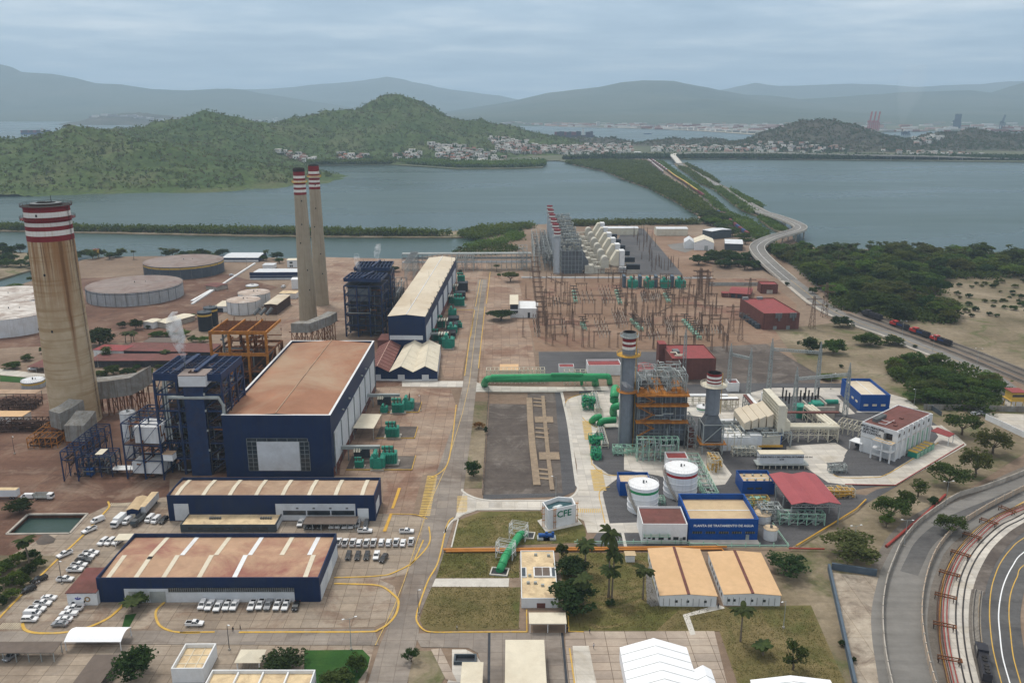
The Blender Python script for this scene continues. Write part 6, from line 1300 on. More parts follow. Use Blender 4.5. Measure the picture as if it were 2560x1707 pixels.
def duct(label,fr,pts,w,h,m='grey_conc',legs=None,name='flue_duct',lm='rust'):
 ps=[P(fr,x,y,z)for x,y,z in pts];o=ps[0];t=thing(name,label,'duct',(o.x,o.y,0));q=M();n=len(ps);vs=[]
 for i,p in enumerate(ps):
  d=ps[min(i+1,n-1)]-ps[max(i-1,0)];d.z=0;d.normalize();nn=Vector((d.y,-d.x,0))*(w/2);b=p-Vector((o.x,o.y,0));vs+=[b-nn,b+nn,b+nn+Vector((0,0,h)),b-nn+Vector((0,0,h))]
 fs=[]
 for i in range(n-1):k=4*i;fs+=[(k+j,k+(j+1)%4,k+4+(j+1)%4,k+4+j)for j in range(4)]
 fs+=[(3,2,1,0),(4*n-4,4*n-3,4*n-2,4*n-1)];q.add(vs,fs);q.build('casing',m,t)
 q=M()
 for i,p in enumerate(ps):
  b=p-Vector((o.x,o.y,0));q.bar((b.x-w/2,b.y,b.z-.3),(b.x+w/2,b.y,b.z-.3),.5,.5)
 for a_,b_ in zip(ps,ps[1:]):
  for k in range(3):
   p=a_+(b_-a_)*(k/3)-Vector((o.x,o.y,0));d=(b_-a_);d.z=0;d.normalize();nn=Vector((d.y,-d.x,0))*(w/2-.3);[q.bar((p.x+s_*nn.x,p.y+s_*nn.y,0),(p.x+s_*nn.x,p.y+s_*nn.y,p.z),.45)for s_ in(-1,1)];q.bar((p.x-nn.x,p.y-nn.y,0),(p.x+nn.x,p.y+nn.y,p.z),.25);q.bar((p.x+nn.x,p.y+nn.y,0),(p.x-nn.x,p.y-nn.y,p.z),.25)
 q.build('support',lm,t);return t
duct('long grey flue duct joining the big chimney to the boiler houses on rusty trestles','D5',[(230,1395,9),(560,1360,9),(900,1310,10),(1130,1190,14)],8,9)
duct('bent grey flue duct at the front foot of the big chimney','D6',[(930,800,4),(1000,720,5),(1080,610,7)],9,7.5);duct('short grey flue duct entering the big chimney from the left','D6',[(690,640,6),(850,560,7),(960,480,8)],8,8)
boxq_=thing('duct_box','small grey box structure against the big chimney','duct',P('D6',815,540),.1);boxq(boxq_,'casing','grey_conc',-5,0,0,4,10,14)
o,a,wd,dp=at_rect('A5',(85,165),(570,168),(716,58),41);t=thing('steel_skeleton','bare rust-orange steel skeleton of a dismantled boiler beyond the rusty hall roof','steel frame',o,a)
q=M();frame(q,wd,dp,[10,20,29],3,2,.9,1,beam=.9);q.build('steel_frame','rust',t);q=M()
for i in range(4):x=wd*i/3;q.bar((x,-.2,0),(x,-.2,41),1.1);q.bar((x,0,40.2),(x,dp,40.2),.6,1.4)
for z in(29,40.2):q.bar((0,-.2,z),(wd,-.2,z),.6,1.6)
q.build('front_frame','orange_steel',t);q=M()
for j in range(1,14):y=dp*j/14;q.bar((0,y,40),(wd,y,40),.3,.5)
for i in range(22):x=wd*i/22;q.bar((x,0,39.6),(x,dp,39.6),.2,.4)
for i in range(30):x,y=rg.uniform(0,wd),rg.uniform(0,dp);q.bar((x,y,40),(x,y,40+rg.uniform(.8,3)),.2)
q.build('roof_grid','rust',t);q=M();pipes(q,wd,dp,36,50,.4,rg);q.build('pipework','rust',t);q=M();pipes(q,wd,dp,34,16,.5,rg);q.tube([(wd*.22,.5,41),(wd*.22,.5,4)],.5,6);q.build('pipework','galv_dark',t)
boxq(t,'furnace','rust_dark',wd*.12,dp*.35,4,wd*.9,dp*.9,27);[boxq(t,'deck','rust_dark',0,0,z,wd,dp,z+.2)for z in(10,20)]
for x,y in((.5,1.02),(.62,1.02),(.74,1.02)):q=M();q.tube([(wd*x,dp*y,43),(wd*x+2.4,dp*y+2.5,46)],.9,8);q.build('silencer','galv_dark',t)
def dark_boiler(label,l,r,b,h):
 o,a,wd,dp=at_rect('A6',l,r,b,h);t=thing('boiler_house',label,'boiler house',o,a);q=M();lv=[h*k for k in(.2,.38,.55,.72,.88)];frame(q,wd,dp,lv,3,2,.8,1);q.build('steel_frame','navy_paint',t)
 q=M()
 for i in range(11):x=wd*i/10;q.bar((x,0,h),(x,dp,h),.5,1.0)
 for y in(0,dp*.5,dp):q.bar((0,y,h-.6),(wd,y,h-.6),.5,2.4)
 q.bar((wd*.5,0,h+1.2),(wd*.62,dp,h+1.2),1.2,.8);q.build('roof_truss','navy_paint',t);boxq(t,'roof_deck','navy_paint',.3,.3,h-1.6,wd-.3,dp-.3,h-1.4)
 boxq(t,'furnace','boiler_dark',wd*.1,dp*.15,3,wd*.92,dp*.9,h*.84);boxq(t,'furnace_casing','boiler_grey',wd*.1,.6,h*.62,wd*.7,dp*.2,h*.84)
 q=M();pipes(q,wd,dp*.4,h*.85,36,.3,rg);q.build('pipework','galv_dark',t);q=M();pipes(q,wd,dp*.3,h*.8,20,.3,rg);q.build('pipework','rust',t);q=M();zigzag(q,wd*.86,.8,1,h*.8,5,3.4);q.build('stairs','rust_dark',t)
 q=M();q.tube([(wd*.1,-.8,h*.5),(wd*.1,-.8,h*.42),(wd*.7,-.8,h*.42),(wd*.7,-.8,h*.5)],.45,6);q.build('main_pipe','galv',t);q=M();[q.bar((wd*x,dp*.5,h),(wd*x,dp*.5,h+4),.3)for x in(.2,.8)];q.build('vent_pipe','galv_dark',t)
 for i in range(5):boxq(t,'deck','boiler_dark',0,0,lv[i],wd,dp,lv[i]+.2)
 return t,o,a,wd,dp,h
t,o,a,wd,dp,h=dark_boiler('dark boiler house with navy roof frame right of the slender chimneys, nearer one',(845,972),(1150,976),(1160,925),39);VENT2=o+Matrix.Rotation(a,3,'Z')@Vector((wd*.35,dp*.5,h+2))
t,o,a,wd,dp,h=dark_boiler('dark boiler house with navy roof frame right of the slender chimneys, farther one',(930,887),(1225,885),(1222,832),39);VENT3=o+Matrix.Rotation(a,3,'Z')@Vector((wd*.6,dp*.5,h+2))
def low_frame(label,fr,l,r,b,foot,m,nx,ny,lv=(.5,1),core='boiler_dark',np_=18,pm='galv_dark',tk=.45,name='process_frame'):
 h=hgt(fr,foot,l);o,a,wd,dp=at_rect(fr,l,r,b,h);t=thing(name,label,'steel frame',o,a);q=M();frame(q,wd,dp,[h*k for k in lv],nx,ny,tk,1);q.build('steel_frame',m,t)
 if core:boxq(t,'casing',core,wd*.15,dp*.15,.2,wd*.85,dp*.85,h*.72)
 q=M();pipes(q,wd,dp,h*.95,np_,.3,rg);q.build('pipework',pm,t);return t
low_frame('tangle of grey pipe frames between the far boiler house and the second turbine hall','A6',(1160,1130),(1260,1130),(1340,960),(1175,1330),'galv_dark',2,4,(.5,1),'boiler_dark',24,'galv')
duct('grey flue duct wrapped round the foot of the slender chimneys','A6',[(445,1400,9),(560,1400,10),(700,1345,11),(760,1310,12)],7,6);
low_frame('brown pipe frame standing left of the bent duct at the big chimney','D6',(325,760),(690,755),(660,560),(320,885),'orange_steel',5,3,(.45,1),'rust_dark',30,'rust_dark',.3)
low_frame('dense brown pipe rack at the left edge behind the tan canopy','D6',(-60,330),(380,330),(440,250),(-50,420),'rust_dark',6,3,(.5,1),None,46,'rust_dark',.3)
low_frame('long brown pipe rack running left from the big chimney','D6',(-100,560),(600,548),(650,495),(-90,690),'rust_dark',9,1,(.55,1),None,60,'rust_dark',.35)
h=hgt('C8',(880,345),(820,165));A,B=P('C8',205,172,h),P('C8',1700,165,h);d=B-A;a=math.atan2(d.y,d.x);wd=d.length
t=thing('pipe_rack','long grey steel pipe rack spanning the back of the plant','pipe rack',(A.x,A.y,0),a);q=M();n_=26;frame(q,wd,9,[h*.45,h*.7,h],n_,1,.35,3);q.build('steel_frame','galv',t)
for k,z in((0,h*.45),(1,h*.7),(2,h)):q=M();[q.tube([(0,1+i*1.1,z+.6),(wd,1+i*1.1,z+.6)],.35,6)for i in range(7)];q.build('pipe',('tank_old_white','galv_dark','galv')[k],t)
h=hgt('C8',(240,450),(240,250));o,a,wd,dp=at_rect('C8',(235,250),(330,250),(400,140),h);t=thing('pipe_rack','short grey pipe rack running back beside the left of the second turbine hall','pipe rack',o,a);q=M();frame(q,wd,dp,[h*.5,h],1,6,.35,1);q.build('steel_frame','galv',t);q=M();[q.tube([(wd*(i+.5)/6,0,h+.5),(wd*(i+.5)/6,dp,h+.5)],.35,6)for i in range(6)];q.build('pipe','galv_dark',t)
h=hgt('C8',(825,365),(825,215));o,a,wd,dp=at_rect('C8',(825,215),(1030,215),(1060,165),h);t=thing('pipe_rack','raised grey pipe platform in front of the long pipe rack','pipe rack',o,a);q=M();frame(q,wd,dp,[h*.55,h],2,2,.4,1);q.build('steel_frame','galv',t);q=M();[q.tube([(wd*(i+.5)/8,0,h+.5),(wd*(i+.5)/8,dp,h+.5)],.3,6)for i in range(8)];q.build('pipe','galv',t)
h=hgt('B5',(425,695),(425,500));o,a,wd,dp=at_rect('B5',(418,500),(492,500),(492,470),h);t=thing('stair_tower','grey lattice stair tower at the right end of the long pipe rack','tower',o,a);q=M();frame(q,wd,dp,[h*k/6 for k in range(1,7)],2,1,.35,1);zigzag(q,1,1,0,h,wd*.6,h/6);q.build('steel_frame','galv',t)
b0=P('B5',765,727);hS=zat(b0,'B5',760,332);tops=[(693,120),(703,155),(715,197),(730,237),(745,282),(760,332)]
def gt_unit():
 t=thing('gas_turbine_unit','','power unit',group='gas turbine units in a row');q=M()
 q.lathe([(3.1,0),(3.1,hS*.86)],20,cap=False);q.build('stack','stack_pale',t)
 q=M();zs=[hS*.86,hS*.895,hS*.93,hS*.965,hS];q.lathe([(3.15,z)for z in zs],20,cap=True,mats=['stack_white','stack_red','stack_white','stack_red']);q.build('painted_bands',None,t)
 ring_platform(t,hS*.84,3.1,4.2,'galv','galv',12)
 q=M();frame(q,5,5,[hS*.12*k for k in range(1,7)],1,1,.2,1);q2=q.build('stack_frame','galv',t);q2.location=(-2.5,-2.5,0)
 q=M();q.box(4.5,-1,0,22,15,21);q.build('boiler_casing','boiler_grey',t)
 q=M();frame(q,19,16,[4,8,12,16,21],6,2,.3,0,inner=False);fo=q.build('boiler_frame','galv',t);fo.location=(4,-1.6,0)
 q=M();pipes(q,18,13,31,26,.28,rg,.7);fo=q.build('pipework','galv',t);fo.location=(4,0,0)
 q=M();pipes(q,18,13,28,10,.4,rg,.74);[q.cyl(3+i*5,6,21,24,1.6,n=10)for i in range(3)];fo=q.build('drum','turb_cream',t);fo.location=(4,0,0)
 q=M();frame(q,17,12,[25,29],4,2,.22,1);fo=q.build('top_frame','galv_dark',t);fo.location=(5,0,0)
 q=M();q.add([(22,-.5,2),(29,2,5),(29,10,5),(22,14,2),(22,-.5,20),(29,2,11),(29,10,11),(22,14,20)],[(0,1,5,4),(4,5,6,7),(2,3,7,6),(1,2,6,5)]);q.build('transition_duct','boiler_grey',t)
 boxq(t,'turbine_enclosure','turb_cream',25.5,-1,0,34,9,7.5);boxq(t,'enclosure','turb_cream',34.3,0,0,40.2,8,6);q=M();pipes(q,9,9,10,16,.3,rg,.4);fo=q.build('small_pipes','turb_cream',t);fo.location=(31,0,0)
 q=M();prof=[(40.5,5)]+[(44-3.5*cos(i*pi/8),11.5+4.2*sin(i*pi/8))for i in range(9)]+[(47.5,5)];n=len(prof);q.add([(x,0,z)for x,z in prof]+[(x,9,z)for x,z in prof],[tuple(range(n-1,-1,-1)),tuple(range(n,2*n))]+[(i,i+1,n+i+1,n+i)for i in range(n-1)]);q.box(41,1,0,44,4,5.2);q.build('exhaust_hood','turb_cream',t)
 q=M();prof=[(48,8.5),(49,12),(54,20.5),(56.5,20.5),(56.5,7),(52,7)];n=len(prof);q.add([(x,-.5,z)for x,z in prof]+[(x,8.5,z)for x,z in prof],[tuple(range(n-1,-1,-1)),tuple(range(n,2*n))]+[(i,(i+1)%n,n+(i+1)%n,n+i)for i in range(n)]);q.build('intake_duct','cream_steel',t)
 boxq(t,'filter_house','white',56.9,-1,7,61.5,9,21);q=M();[q.box(x,y,0,x+.4,y+.4,7)for x in(50,56,61)for y in(-.5,8)];q.build('filter_legs','galv_dark',t)
 boxq(t,'transformer_bay','conc',64,-1.5,0,75.5,4,3.8);boxq(t,'cooler','tank_black',63.8,-1.2,3.8,75.8,4.2,8.2);boxq(t,'switch_room','white',58,5,0,70,10,4.4);return t
GT=Kind(gt_unit);nmz=('farthest','second farthest','third from the back','third from the front','second nearest','nearest')
for i in range(5,-1,-1):
 p=P('B5',*tops[i],hS);GT.put((p.x,p.y,0),PR,'gas turbine unit with red-banded stack, %s in its row'%nmz[i],'gas turbine units in a row')
low_frame('grey steel lattice left of the row of red-banded stacks','B5',(560,520),(700,520),(640,330),(570,700),'galv',3,8,(.4,.75,1),None,46,'galv_dark',.3);low_frame('grey pipe racks running back beside the row of stacks','B5',(650,540),(735,540),(600,340),(660,700),'galv_dark',2,8,(.4,.7,1),None,30,'galv',.3)
bld('depot_shed','long cream shed with white roof behind the gas turbine row','shed','C7',(1200,252),(1885,250),(1880,210),9,'cream_steel','white_sheet','gx',1,over=.2)
bld('depot_shed','long cream shed with white roof standing right of the first one by the shore','shed','B5',(1645,322),(1925,322),(1920,304),9,'cream_steel','white_sheet','gx',1,over=.2)
bld('depot_shed','white roofed shed with dark walls by the causeway trees','shed','C4',(925,895),(1000,925),(1085,885),9,'slate','white_sheet','gy',1,over=.3)if False else bld('depot_shed','dark-walled shed with white roof by the causeway trees','shed','B5',(2055,330),(2138,345),(2150,300),10,'slate','white_sheet','gx',1,over=.3)
bld('depot_shed','low dark-walled shed with white roof beside the highway loop','shed','C4',(1190,1068),(1400,1075),(1370,1022),8,'slate','white_sheet','gx',.8,over=.3)
bld('depot_shed','white shed with cream pitched roof in the sandy depot yard','shed','C4',(832,1022),(1062,1028),(990,975),12,'white','cream_sheet','gy',4,over=.3,doors=(('F',.52,.7,0,5,'galv'),))
bld('depot_shed','small white arched shed left of the cream pitched one','shed','C4',(712,1025),(830,1028),(800,988),10,'white','white_sheet','gy',3.5,over=.1)
bld('control_block','white house with dark window band in the garden by the switchyard','house','C8',(1545,788),(1770,790),(1770,705),7,'white','white','flat',over=.2,doors=(('F',.5,.62,0,4,'dark_wall'),))
bld('control_block','taller white-roofed block with dark windows beside the garden house','block','C8',(1455,740),(1545,740),(1545,632),10,'dark_wall','cream_sheet','flat',over=.4,bands=(('F',0,1,5.2,6.2,'white','rel'),('F',0,1,0,3.5,'white','rel')))
# NEW PLANT MACHINERY, SWITCHYARD, TRANSFORMERS
rg=random.Random(23)
def steel_stack(label,fr,bx,by,tx,ty,wpx,bands,plats,body='stack_steel',ladder=True,seg=1,zb=0,cap='soot'):
 b=P(fr,bx,by);zt=zat(b,fr,tx,ty);r=wpx/FR[fr][2]/2*(Vector((b.x,b.y,zt*.7))-Vector((0,0,H))).length/F
 t=thing('exhaust_stack',label,'stack',b,PR);zf=lambda y:zat(b,fr,tx+(bx-tx)*(y-ty)/(by-ty),y)
 q=M();y0=bands[-1][1];q.lathe([(r,zb),(r,zf(y0))],28,cap=False);q.build('shaft',body,t);q=M()
 for ya,yb,m in bands:q.use(m).lathe([(r+.06,zf(yb)),(r+.06,zf(ya))],28,cap=False)
 q.build('painted_bands',None,t);q=M();z=zf(bands[0][0]);q.use(cap).lathe([(r+.06,z-.05),(r-.25,z),(r-.3,z-2.2)],28,cap=True);q.build('rim',None,t)
 for y,w_,m in plats:ring_platform(t,zf(y),r,r+w_,m,m,22)
 if ladder:
  q=M()
  for z in range(1,int(zt)):q.bar((r+.3,-1.1,z),(r+.3,-.3,z),.08)
  for yy in(-1.1,-.3):q.bar((r+.35,yy,zb),(r+.35,yy,zt),.12)
  q.build('ladder','ochre',t)
 return t,zt,r,b
t,zt1,r1,bs1=steel_stack('tall grey steel exhaust stack with red and white bands beside the big heat boiler','E4',188,1372,226,128,140,((128,160,'galv'),(160,192,'galv'),(192,225,'stack_red'),(225,250,'stack_white'),(250,278,'stack_red'),(278,308,'stack_white'),(308,345,'stack_steel')),((172,1.2,'galv'),(375,2.4,'ochre'),(765,2.0,'orange_steel')))
q=M();q.tube([(r1+.9,-.5,2),(r1+.9,-.5,zt1*.86)],.25,6);q.tube([(-r1-.4,-1,1),(-r1-.4,-1,zt1*.8)],.3,6);q.build('service_pipe','galv',t)
q=M();q.box(r1*.6,2,3,r1+4,8,zt1*.56);q.build('breeching','boiler_grey',t)
t,zt2,r2,bs2=steel_stack('shorter steel exhaust stack with red and white bands on a braced duct','E4',1105,1425,1117,572,150,((572,600,'stack_red'),(600,626,'stack_white'),(626,645,'stack_red'),(645,662,'stack_white'),(662,678,'stack_red'),(678,705,'stack_white')),((705,2.6,'cream_steel'),),zb=18)
q=M();z0=14.5;hw=r2*1.25;q.add([(-hw,-hw,z0-1),(hw,-hw,z0-1),(hw,hw,z0-1),(-hw,hw,z0-1)]+[(r2*cos(pi/4+pi/2*k+pi),r2*sin(pi/4+pi/2*k+pi),18.2)for k in range(4)],[(0,1,5,4),(1,2,6,5),(2,3,7,6),(3,0,4,7)]);q.box(-hw,-hw,6,hw,hw,z0-1);q.build('duct','boiler_grey',t)
q=M();frame(q,2*hw+1,2*hw+1,[5.5,14],1,1,.5,1);q.bar((0,0,5.5),(2*hw+1,0,14),.35);fo=q.build('support_frame','galv',t);fo.location=(-hw-.5,-hw-.5,0);q=M();[q.bar((-hw,y,z0-.9),(hw,y,z0-.9),.4)for y in(-hw,hw)];q.build('collar','galv_dark',t);q=M();q.box(-hw-2,-hw-2,5.2,hw+2,hw+2,5.5);rails(q,2*hw,2*hw,[0],0);q.build('platform','orange_steel',t)
hR=hgt('E4',(310,1405),(325,805));o,a,wd,dp=at_rect('E4',(325,805),(862,805),(812,640),hR)
t=thing('heat_boiler','big grey heat-recovery boiler with orange platforms, stairs and a crown of pipes','boiler',o,a)
q=M();q.box(.5,.8,4,wd-.5,dp,hR-1);q.build('casing','boiler_grey',t);q=M();[q.box(wd*(.04+.105*i),.35,4,wd*(.04+.105*i)+.5,.8,hR-1)for i in range(10)];[q.box(.5,.5,z,wd-.5,.8,z+.4)for z in(hR*.34,hR*.6)];q.build('buckstay','stack_steel',t)
q=M();frame(q,wd,dp+1,[hR*.28,hR*.52,hR*.82,hR],4,2,.5,3,inner=False);q.build('steel_frame','galv_dark',t)
for z,y1 in((hR*.52,1.4),(hR*.82,1.6),(hR,dp+1)):q=M();q.box(-.8,-2.4,z,wd+.8,y1,z+.2);rails(q,wd,dp,[z+.2],.8)if z==hR else[q.bar((-.8,-2.4,z+k),(wd+.8,-2.4,z+k),.1)for k in(.6,1.2)];q.box(-.8,-2.5,z-.5,wd+.8,-2.35,z+.1);[q.bar((x,-2.4,z),(x,-2.4,z+1.2),.08)for x in[wd*i/24 for i in range(25)]];q.build('platform','orange_steel',t)
q=M();zigzag(q,1.2,-1.0,.5,hR*.5,5.5,3.3);zigzag(q,1.2,-1.0,hR*.52,hR*.98,5.5,3.2);q.build('stairs','orange_steel',t)
q=M();pipes(q,wd,.6,hR*.95,14,.22,rg);[q.tube([(x,-.9,z0),(x,-.9,z1_),(x+5,-.9,z1_)],.35,6)for x,z0,z1_ in((wd*.5,hR*.86,hR*.66),(wd*.3,hR*.6,hR*.63),(wd*.68,hR*.48,hR*.55))];q.build('pipework','galv',t)
q=M();pipes(q,wd,dp,hR+9,60,.22,rg,hR/(hR+9));q.build('roof_pipework','galv',t);q=M();[q.tube([(wd*x,dp*.3,hR+2.6),(wd*x,dp*.85,hR+2.6)],1.7,10)for x in(.17,.63)];q.tube([(wd*.33,dp*.3,hR+2),(wd*.33,dp*.8,hR+2)],1.1,10);q.build('steam_drum','galv_dark',t)
q=M();frame(q,wd*.95,dp*.8,[hR*.16,hR*.3],5,3,.22,1);fo=q.build('roof_frame','galv',t);fo.location=(.5,1.5,hR);[boxq(t,'roof_box','orange_steel',wd*x,1,hR,wd*x+1.6,3,hR+2.2)for x in(.06,.7,.8)];q=M();[q.cyl(wd*x,dp*y,hR+1,hR+7,.8,n=8)for x,y in((.62,.5),(.78,.7))];q.build('silencer','galv',t)
VENT4=o+Matrix.Rotation(a,3,'Z')@Vector((-.5,1,hR*1.02))
low_frame('mint green pipe rack in front of the heat boiler','E4',(325,1300),(775,1300),(800,1265),(360,1540),'mint',7,1,(.45,1),None,40,'galv',.3,name='pipe_rack');low_frame('low mint pipe rack left of the heat boiler foot','E4',(60,1385),(310,1385),(320,1350),(80,1475),'mint',5,1,(.5,1),None,14,'mint',.25,name='pipe_rack')
low_frame('maroon and grey vertical cable tower right of the heat boiler','E4',(880,1150),(970,1150),(900,1000),(890,1420),'galv',1,3,(.25,.5,.75,1),'maroon_roof',8,'galv',.3,name='pipe_rack');low_frame('long mint pipe rack running back from the tanks toward the steel stack','B1',(725,1250),(845,1250),(660,900),(760,1330),'mint',1,9,(.5,1),None,26,'galv',.28,name='pipe_rack')
low_frame('yellow and cream equipment cluster behind the red-banded tank','B1',(780,960),(880,960),(890,890),(790,1080),'cream_steel',3,3,(.4,.75,1),None,30,'ochre',.2);low_frame('cream skid of pumps and pipes right of the pavilion','B1',(1830,1230),(2067,1230),(2050,1185),(1850,1300),'cream_steel',5,2,(.5,1),None,40,'ochre',.18);low_frame('white cage skid by the curved gravel bed','B1',(1840,1010),(1990,1010),(2000,985),(1850,1080),'galv',3,1,(.5,1),None,24,'galv',.2)
low_frame('mint steel frame with trough in front of the pavilion','B1',(1395,1440),(1795,1445),(1790,1405),(1410,1540),'mint',5,1,(.6,1),None,26,'galv',.3);low_frame('yellow and mint pipe bridge left of the pavilion','B1',(1095,1310),(1300,1310),(1395,1270),(1110,1400),'stripe_yellow',3,1,(.6,1),None,16,'mint',.25);low_frame('grey pipe maze right of the blue water treatment hall','B1',(1230,1400),(1420,1400),(1390,1330),(1250,1520),'galv',3,2,(.4,.75,1),None,40,'galv',.25)
low_frame('mint pipe clutter between the two banded white tanks','E2',(690,1210),(900,1210),(880,1110),(700,1330),'mint',3,2,(.5,1),None,26,'galv',.2)
p=P('D2',1000,1345);t=thing('intake_filter_house','tall cream intake filter wall with grid face and stepped cream duct','filter house',p,PR)
q=M();q.box(-.5,2,7.5,2.6,26,20);q.build('filter_wall','filter_cream',t);q=M();[q.box(-.75,2+24*i/12-.08,7.6,-.5,2+24*i/12+.08,19.9)for i in range(13)];[q.box(-.72,2.1,7.5+12.5*i/8-.08,-.5,25.9,7.5+12.5*i/8+.08)for i in range(9)];q.build('filter_grid','cream_steel',t)
q=M();q.box(2.6,3,7.5,5.5,25,12);[q.box(2.6,2+i*3,12.5,3.3,3.2+i*3,19)for i in range(8)];q.build('hood','cream_steel',t);q=M()
for i in range(4):q.add([(-15+i*3.4,4,8+i*.4),(-15+i*3.4+2.8,4,8+i*.4),(-15+i*3.4+2.8,4,12.5+i),(-15+i*3.4,4,11+i),(-15+i*3.4,22,8+i*.4),(-15+i*3.4+2.8,22,8+i*.4),(-15+i*3.4+2.8,22,12.5+i),(-15+i*3.4,22,11+i)],[(0,1,2,3),(7,6,5,4),(3,2,6,7),(0,3,7,4),(1,5,6,2)])
q.build('stepped_duct','cream_roof',t);q=M();frame(q,20,22,[7.2],3,2,.5,1);fo=q.build('support_frame','galv',t);fo.location=(-14,2,0);boxq(t,'casing','white_sheet',-13,-1,0,-8,6,6.8);boxq(t,'end_panel','cobalt',1,1.5,1,1.6,6,7)
p=P('D2',125,1370);t=thing('turbine_enclosure','white and grey turbine enclosure panels with orange walkway left of the intake filter','enclosure',p,PR);boxq(t,'panel','white',0,0,0,10,14,6.5);boxq(t,'panel','white',10.2,.5,2.6,16.5,13,6.3);boxq(t,'base','teal',10.2,.6,0,16.5,13,2.5);boxq(t,'panel','turb_cream',17,1,2,27,10,6.5);boxq(t,'walkway','ochre',16.5,.2,1.6,28,1,2.4);q=M();pipes(q,28,14,9,44,.25,rg,.72);q.build('pipework','galv',t);q=M();q.cyl(15,9,6.3,8.2,2.4,n=16);q.build('exhaust_cover','galv_dark',t)
q=M();frame(q,9,10,[8.5],3,1,.3,1);fo=q.build('roof_frame','cream_steel',t)
low_frame('pipe skid in front of the white turbine enclosure','D2',(320,1330),(720,1330),(720,1290),(340,1450),'cream_steel',6,1,(.5,1),None,40,'galv',.22,name='pipe_rack')
def rack(label,fr,a_,b_,foot,depth,m,n,pr,pm,npipe,lv=(.55,1),top=None,tm=None,zig=True):
 h=hgt(fr,foot,a_);A,B=P(fr,*a_,h),P(fr,*b_,h);d=B-A;rz=math.atan2(d.y,d.x);wd=d.length;t=thing('pipe_rack',label,'pipe rack',(A.x,A.y,0),rz);q=M();frame(q,wd,depth,[h*k for k in lv],n,1,.35,2 if zig else 0);q.build('steel_frame',m,t);q=M()
 for i in range(npipe):y=depth*(i+.5)/npipe;q.tube([(-.5,y,h+pr),(wd+.5,y,h+pr)],pr,8)
 if npipe:q.build('pipe',pm,t)
 if top:boxq(t,'cover',tm,0,0,h+2*pr,wd,depth*top,h+2*pr+.25)
 return t,wd,h
rack('cream pipe rack right of the intake filter, front stretch','D2',(1165,1040),(1912,1045),(1175,1235),5,'cream_steel',5,.75,'cream_steel',3);rack('cream pipes running back from the corner of the rack','D2',(1905,1000),(1530,710),(1915,1200),5,'cream_steel',5,.75,'cream_steel',3);boxq(thing('duct_cover','dark red strip roof behind the cream pipe rack','duct',P('D2',1135,1190),PR),'cover','maroon_roof',0,12,8,28,14,8.6)
rack('maroon ribbed duct with white top slanting left of the intake filter','D2',(850,880),(560,545),(860,1080),3,'steel_grey',9,.5,'maroon_roof',3,top=.5,tm='white');rack('white bridge rack left of the maroon duct','D2',(60,615),(400,612),(330,760),4,'cream_steel',4,.5,'maroon_roof',2,top=.6,tm='white_clean');rack('white pipe line behind the turbine enclosure','D2',(110,940),(610,925),(120,1010),2.5,'galv',6,.5,'white',3)
rack('white truss bridge leading to the control building','E6',(365,745),(705,815),(480,930),7,'cream_steel',4,.2,'cream_steel',0)
rack('long white pipes crossing behind the heat boiler','B1',(560,400),(920,400),(640,480),3,'cream_steel',6,.5,'white',3,zig=False)
for i,(x,y)in enumerate(((1440,890),(1700,845))):t=thing('step_up_transformer','green transformer behind grey fire walls in the new plant, '+('left' if i==0 else 'right')+' one','transformer',P('D2',x,y),PR);boxq(t,'tank','teal',-5,1,0,-.5,7,6);boxq(t,'fire_wall','conc',0,-.5,0,13,.3,6.5)if i==0 else boxq(t,'fire_wall','conc',0,5,0,9,5.8,5);boxq(t,'fire_wall','conc',0,.3,0,.8,10,6.5);q=M();q.tube([(1,3,6.5),(7,3,6.5)],1.2,10);q.build('conservator','teal',t)
def gpipe(label,fr,pts,r,m='green_pipe',n=8,ring=None,sup=None):
 ps=[P(fr,x,y,z)for x,y,z in pts];o=ps[0];t=thing('green_pipe',label,'pipe',(o.x,o.y,0));ps=[p-Vector((o.x,o.y,0))for p in ps];q=M();q.tube(ps if n==1 else smooth_path(ps,n),r,16);q.build('pipe',m,t)
 if ring:
  q=M();sp=smooth_path(ps,n)
  for k in range(4,len(sp)-3,ring):d=(sp[k+1]-sp[k-1]).normalized();q.tube([sp[k]-d*.15,sp[k]+d*.15],r+.14,16)
  q.build('flange','green_stripe',t)
 if sup:
  for k in sup:p=ps[0]+(ps[-1]-ps[0])*k;M().box(p.x-.5,p.y-r-.2,0,p.x+.5,p.y+r+.2,max(.5,p.z-r*.6)).build('saddle','conc',t)
 return t
gpipe('thick green pipe lying across the lawn, bent into the ground at both ends','A7',[(672,690,-2),(675,655,.5),(700,600,2.2),(720,550,2.6),(775,465,2.6),(820,395,2.6),(842,372,2.2),(868,375,.5),(885,385,-2)],1.35,n=6,ring=7)
for i,(x,y)in enumerate(((722,555),(826,405))):t=thing('pipe_walkway','white walkway frame straddling the lawn pipe, '+('nearer' if i==0 else 'farther')+' one','frame',P('A7',x,y),-.35);q=M();frame(q,6,3.4,[2.6,5],1,1,.2,1);rails(q,6,3.4,[5],0);fo=q.build('steel_frame','white',t);fo.location=(-3,-1.7,0)
for nm,x,y in(('nearer',672,678),('farther',888,385)):p=P('A7',x,y);t=thing('pipe_pit','white-edged pit where the lawn pipe dives, '+nm+' one','pit',(p.x,p.y,.1),-.15);[M().box(*b).build('edge','conc_light',t)for b in((-3,-2.4,0,3,-2,.5),(-3,2,0,3,2.4,.5),(-3,-2,0,-2.6,2,.5),(2.6,-2,0,3,2,.5))];M().sheet([(-2.6,-2,.06),(2.6,-2,.06),(2.6,2,.06),(-2.6,2,.06)]).build('floor','dark_wall',t)
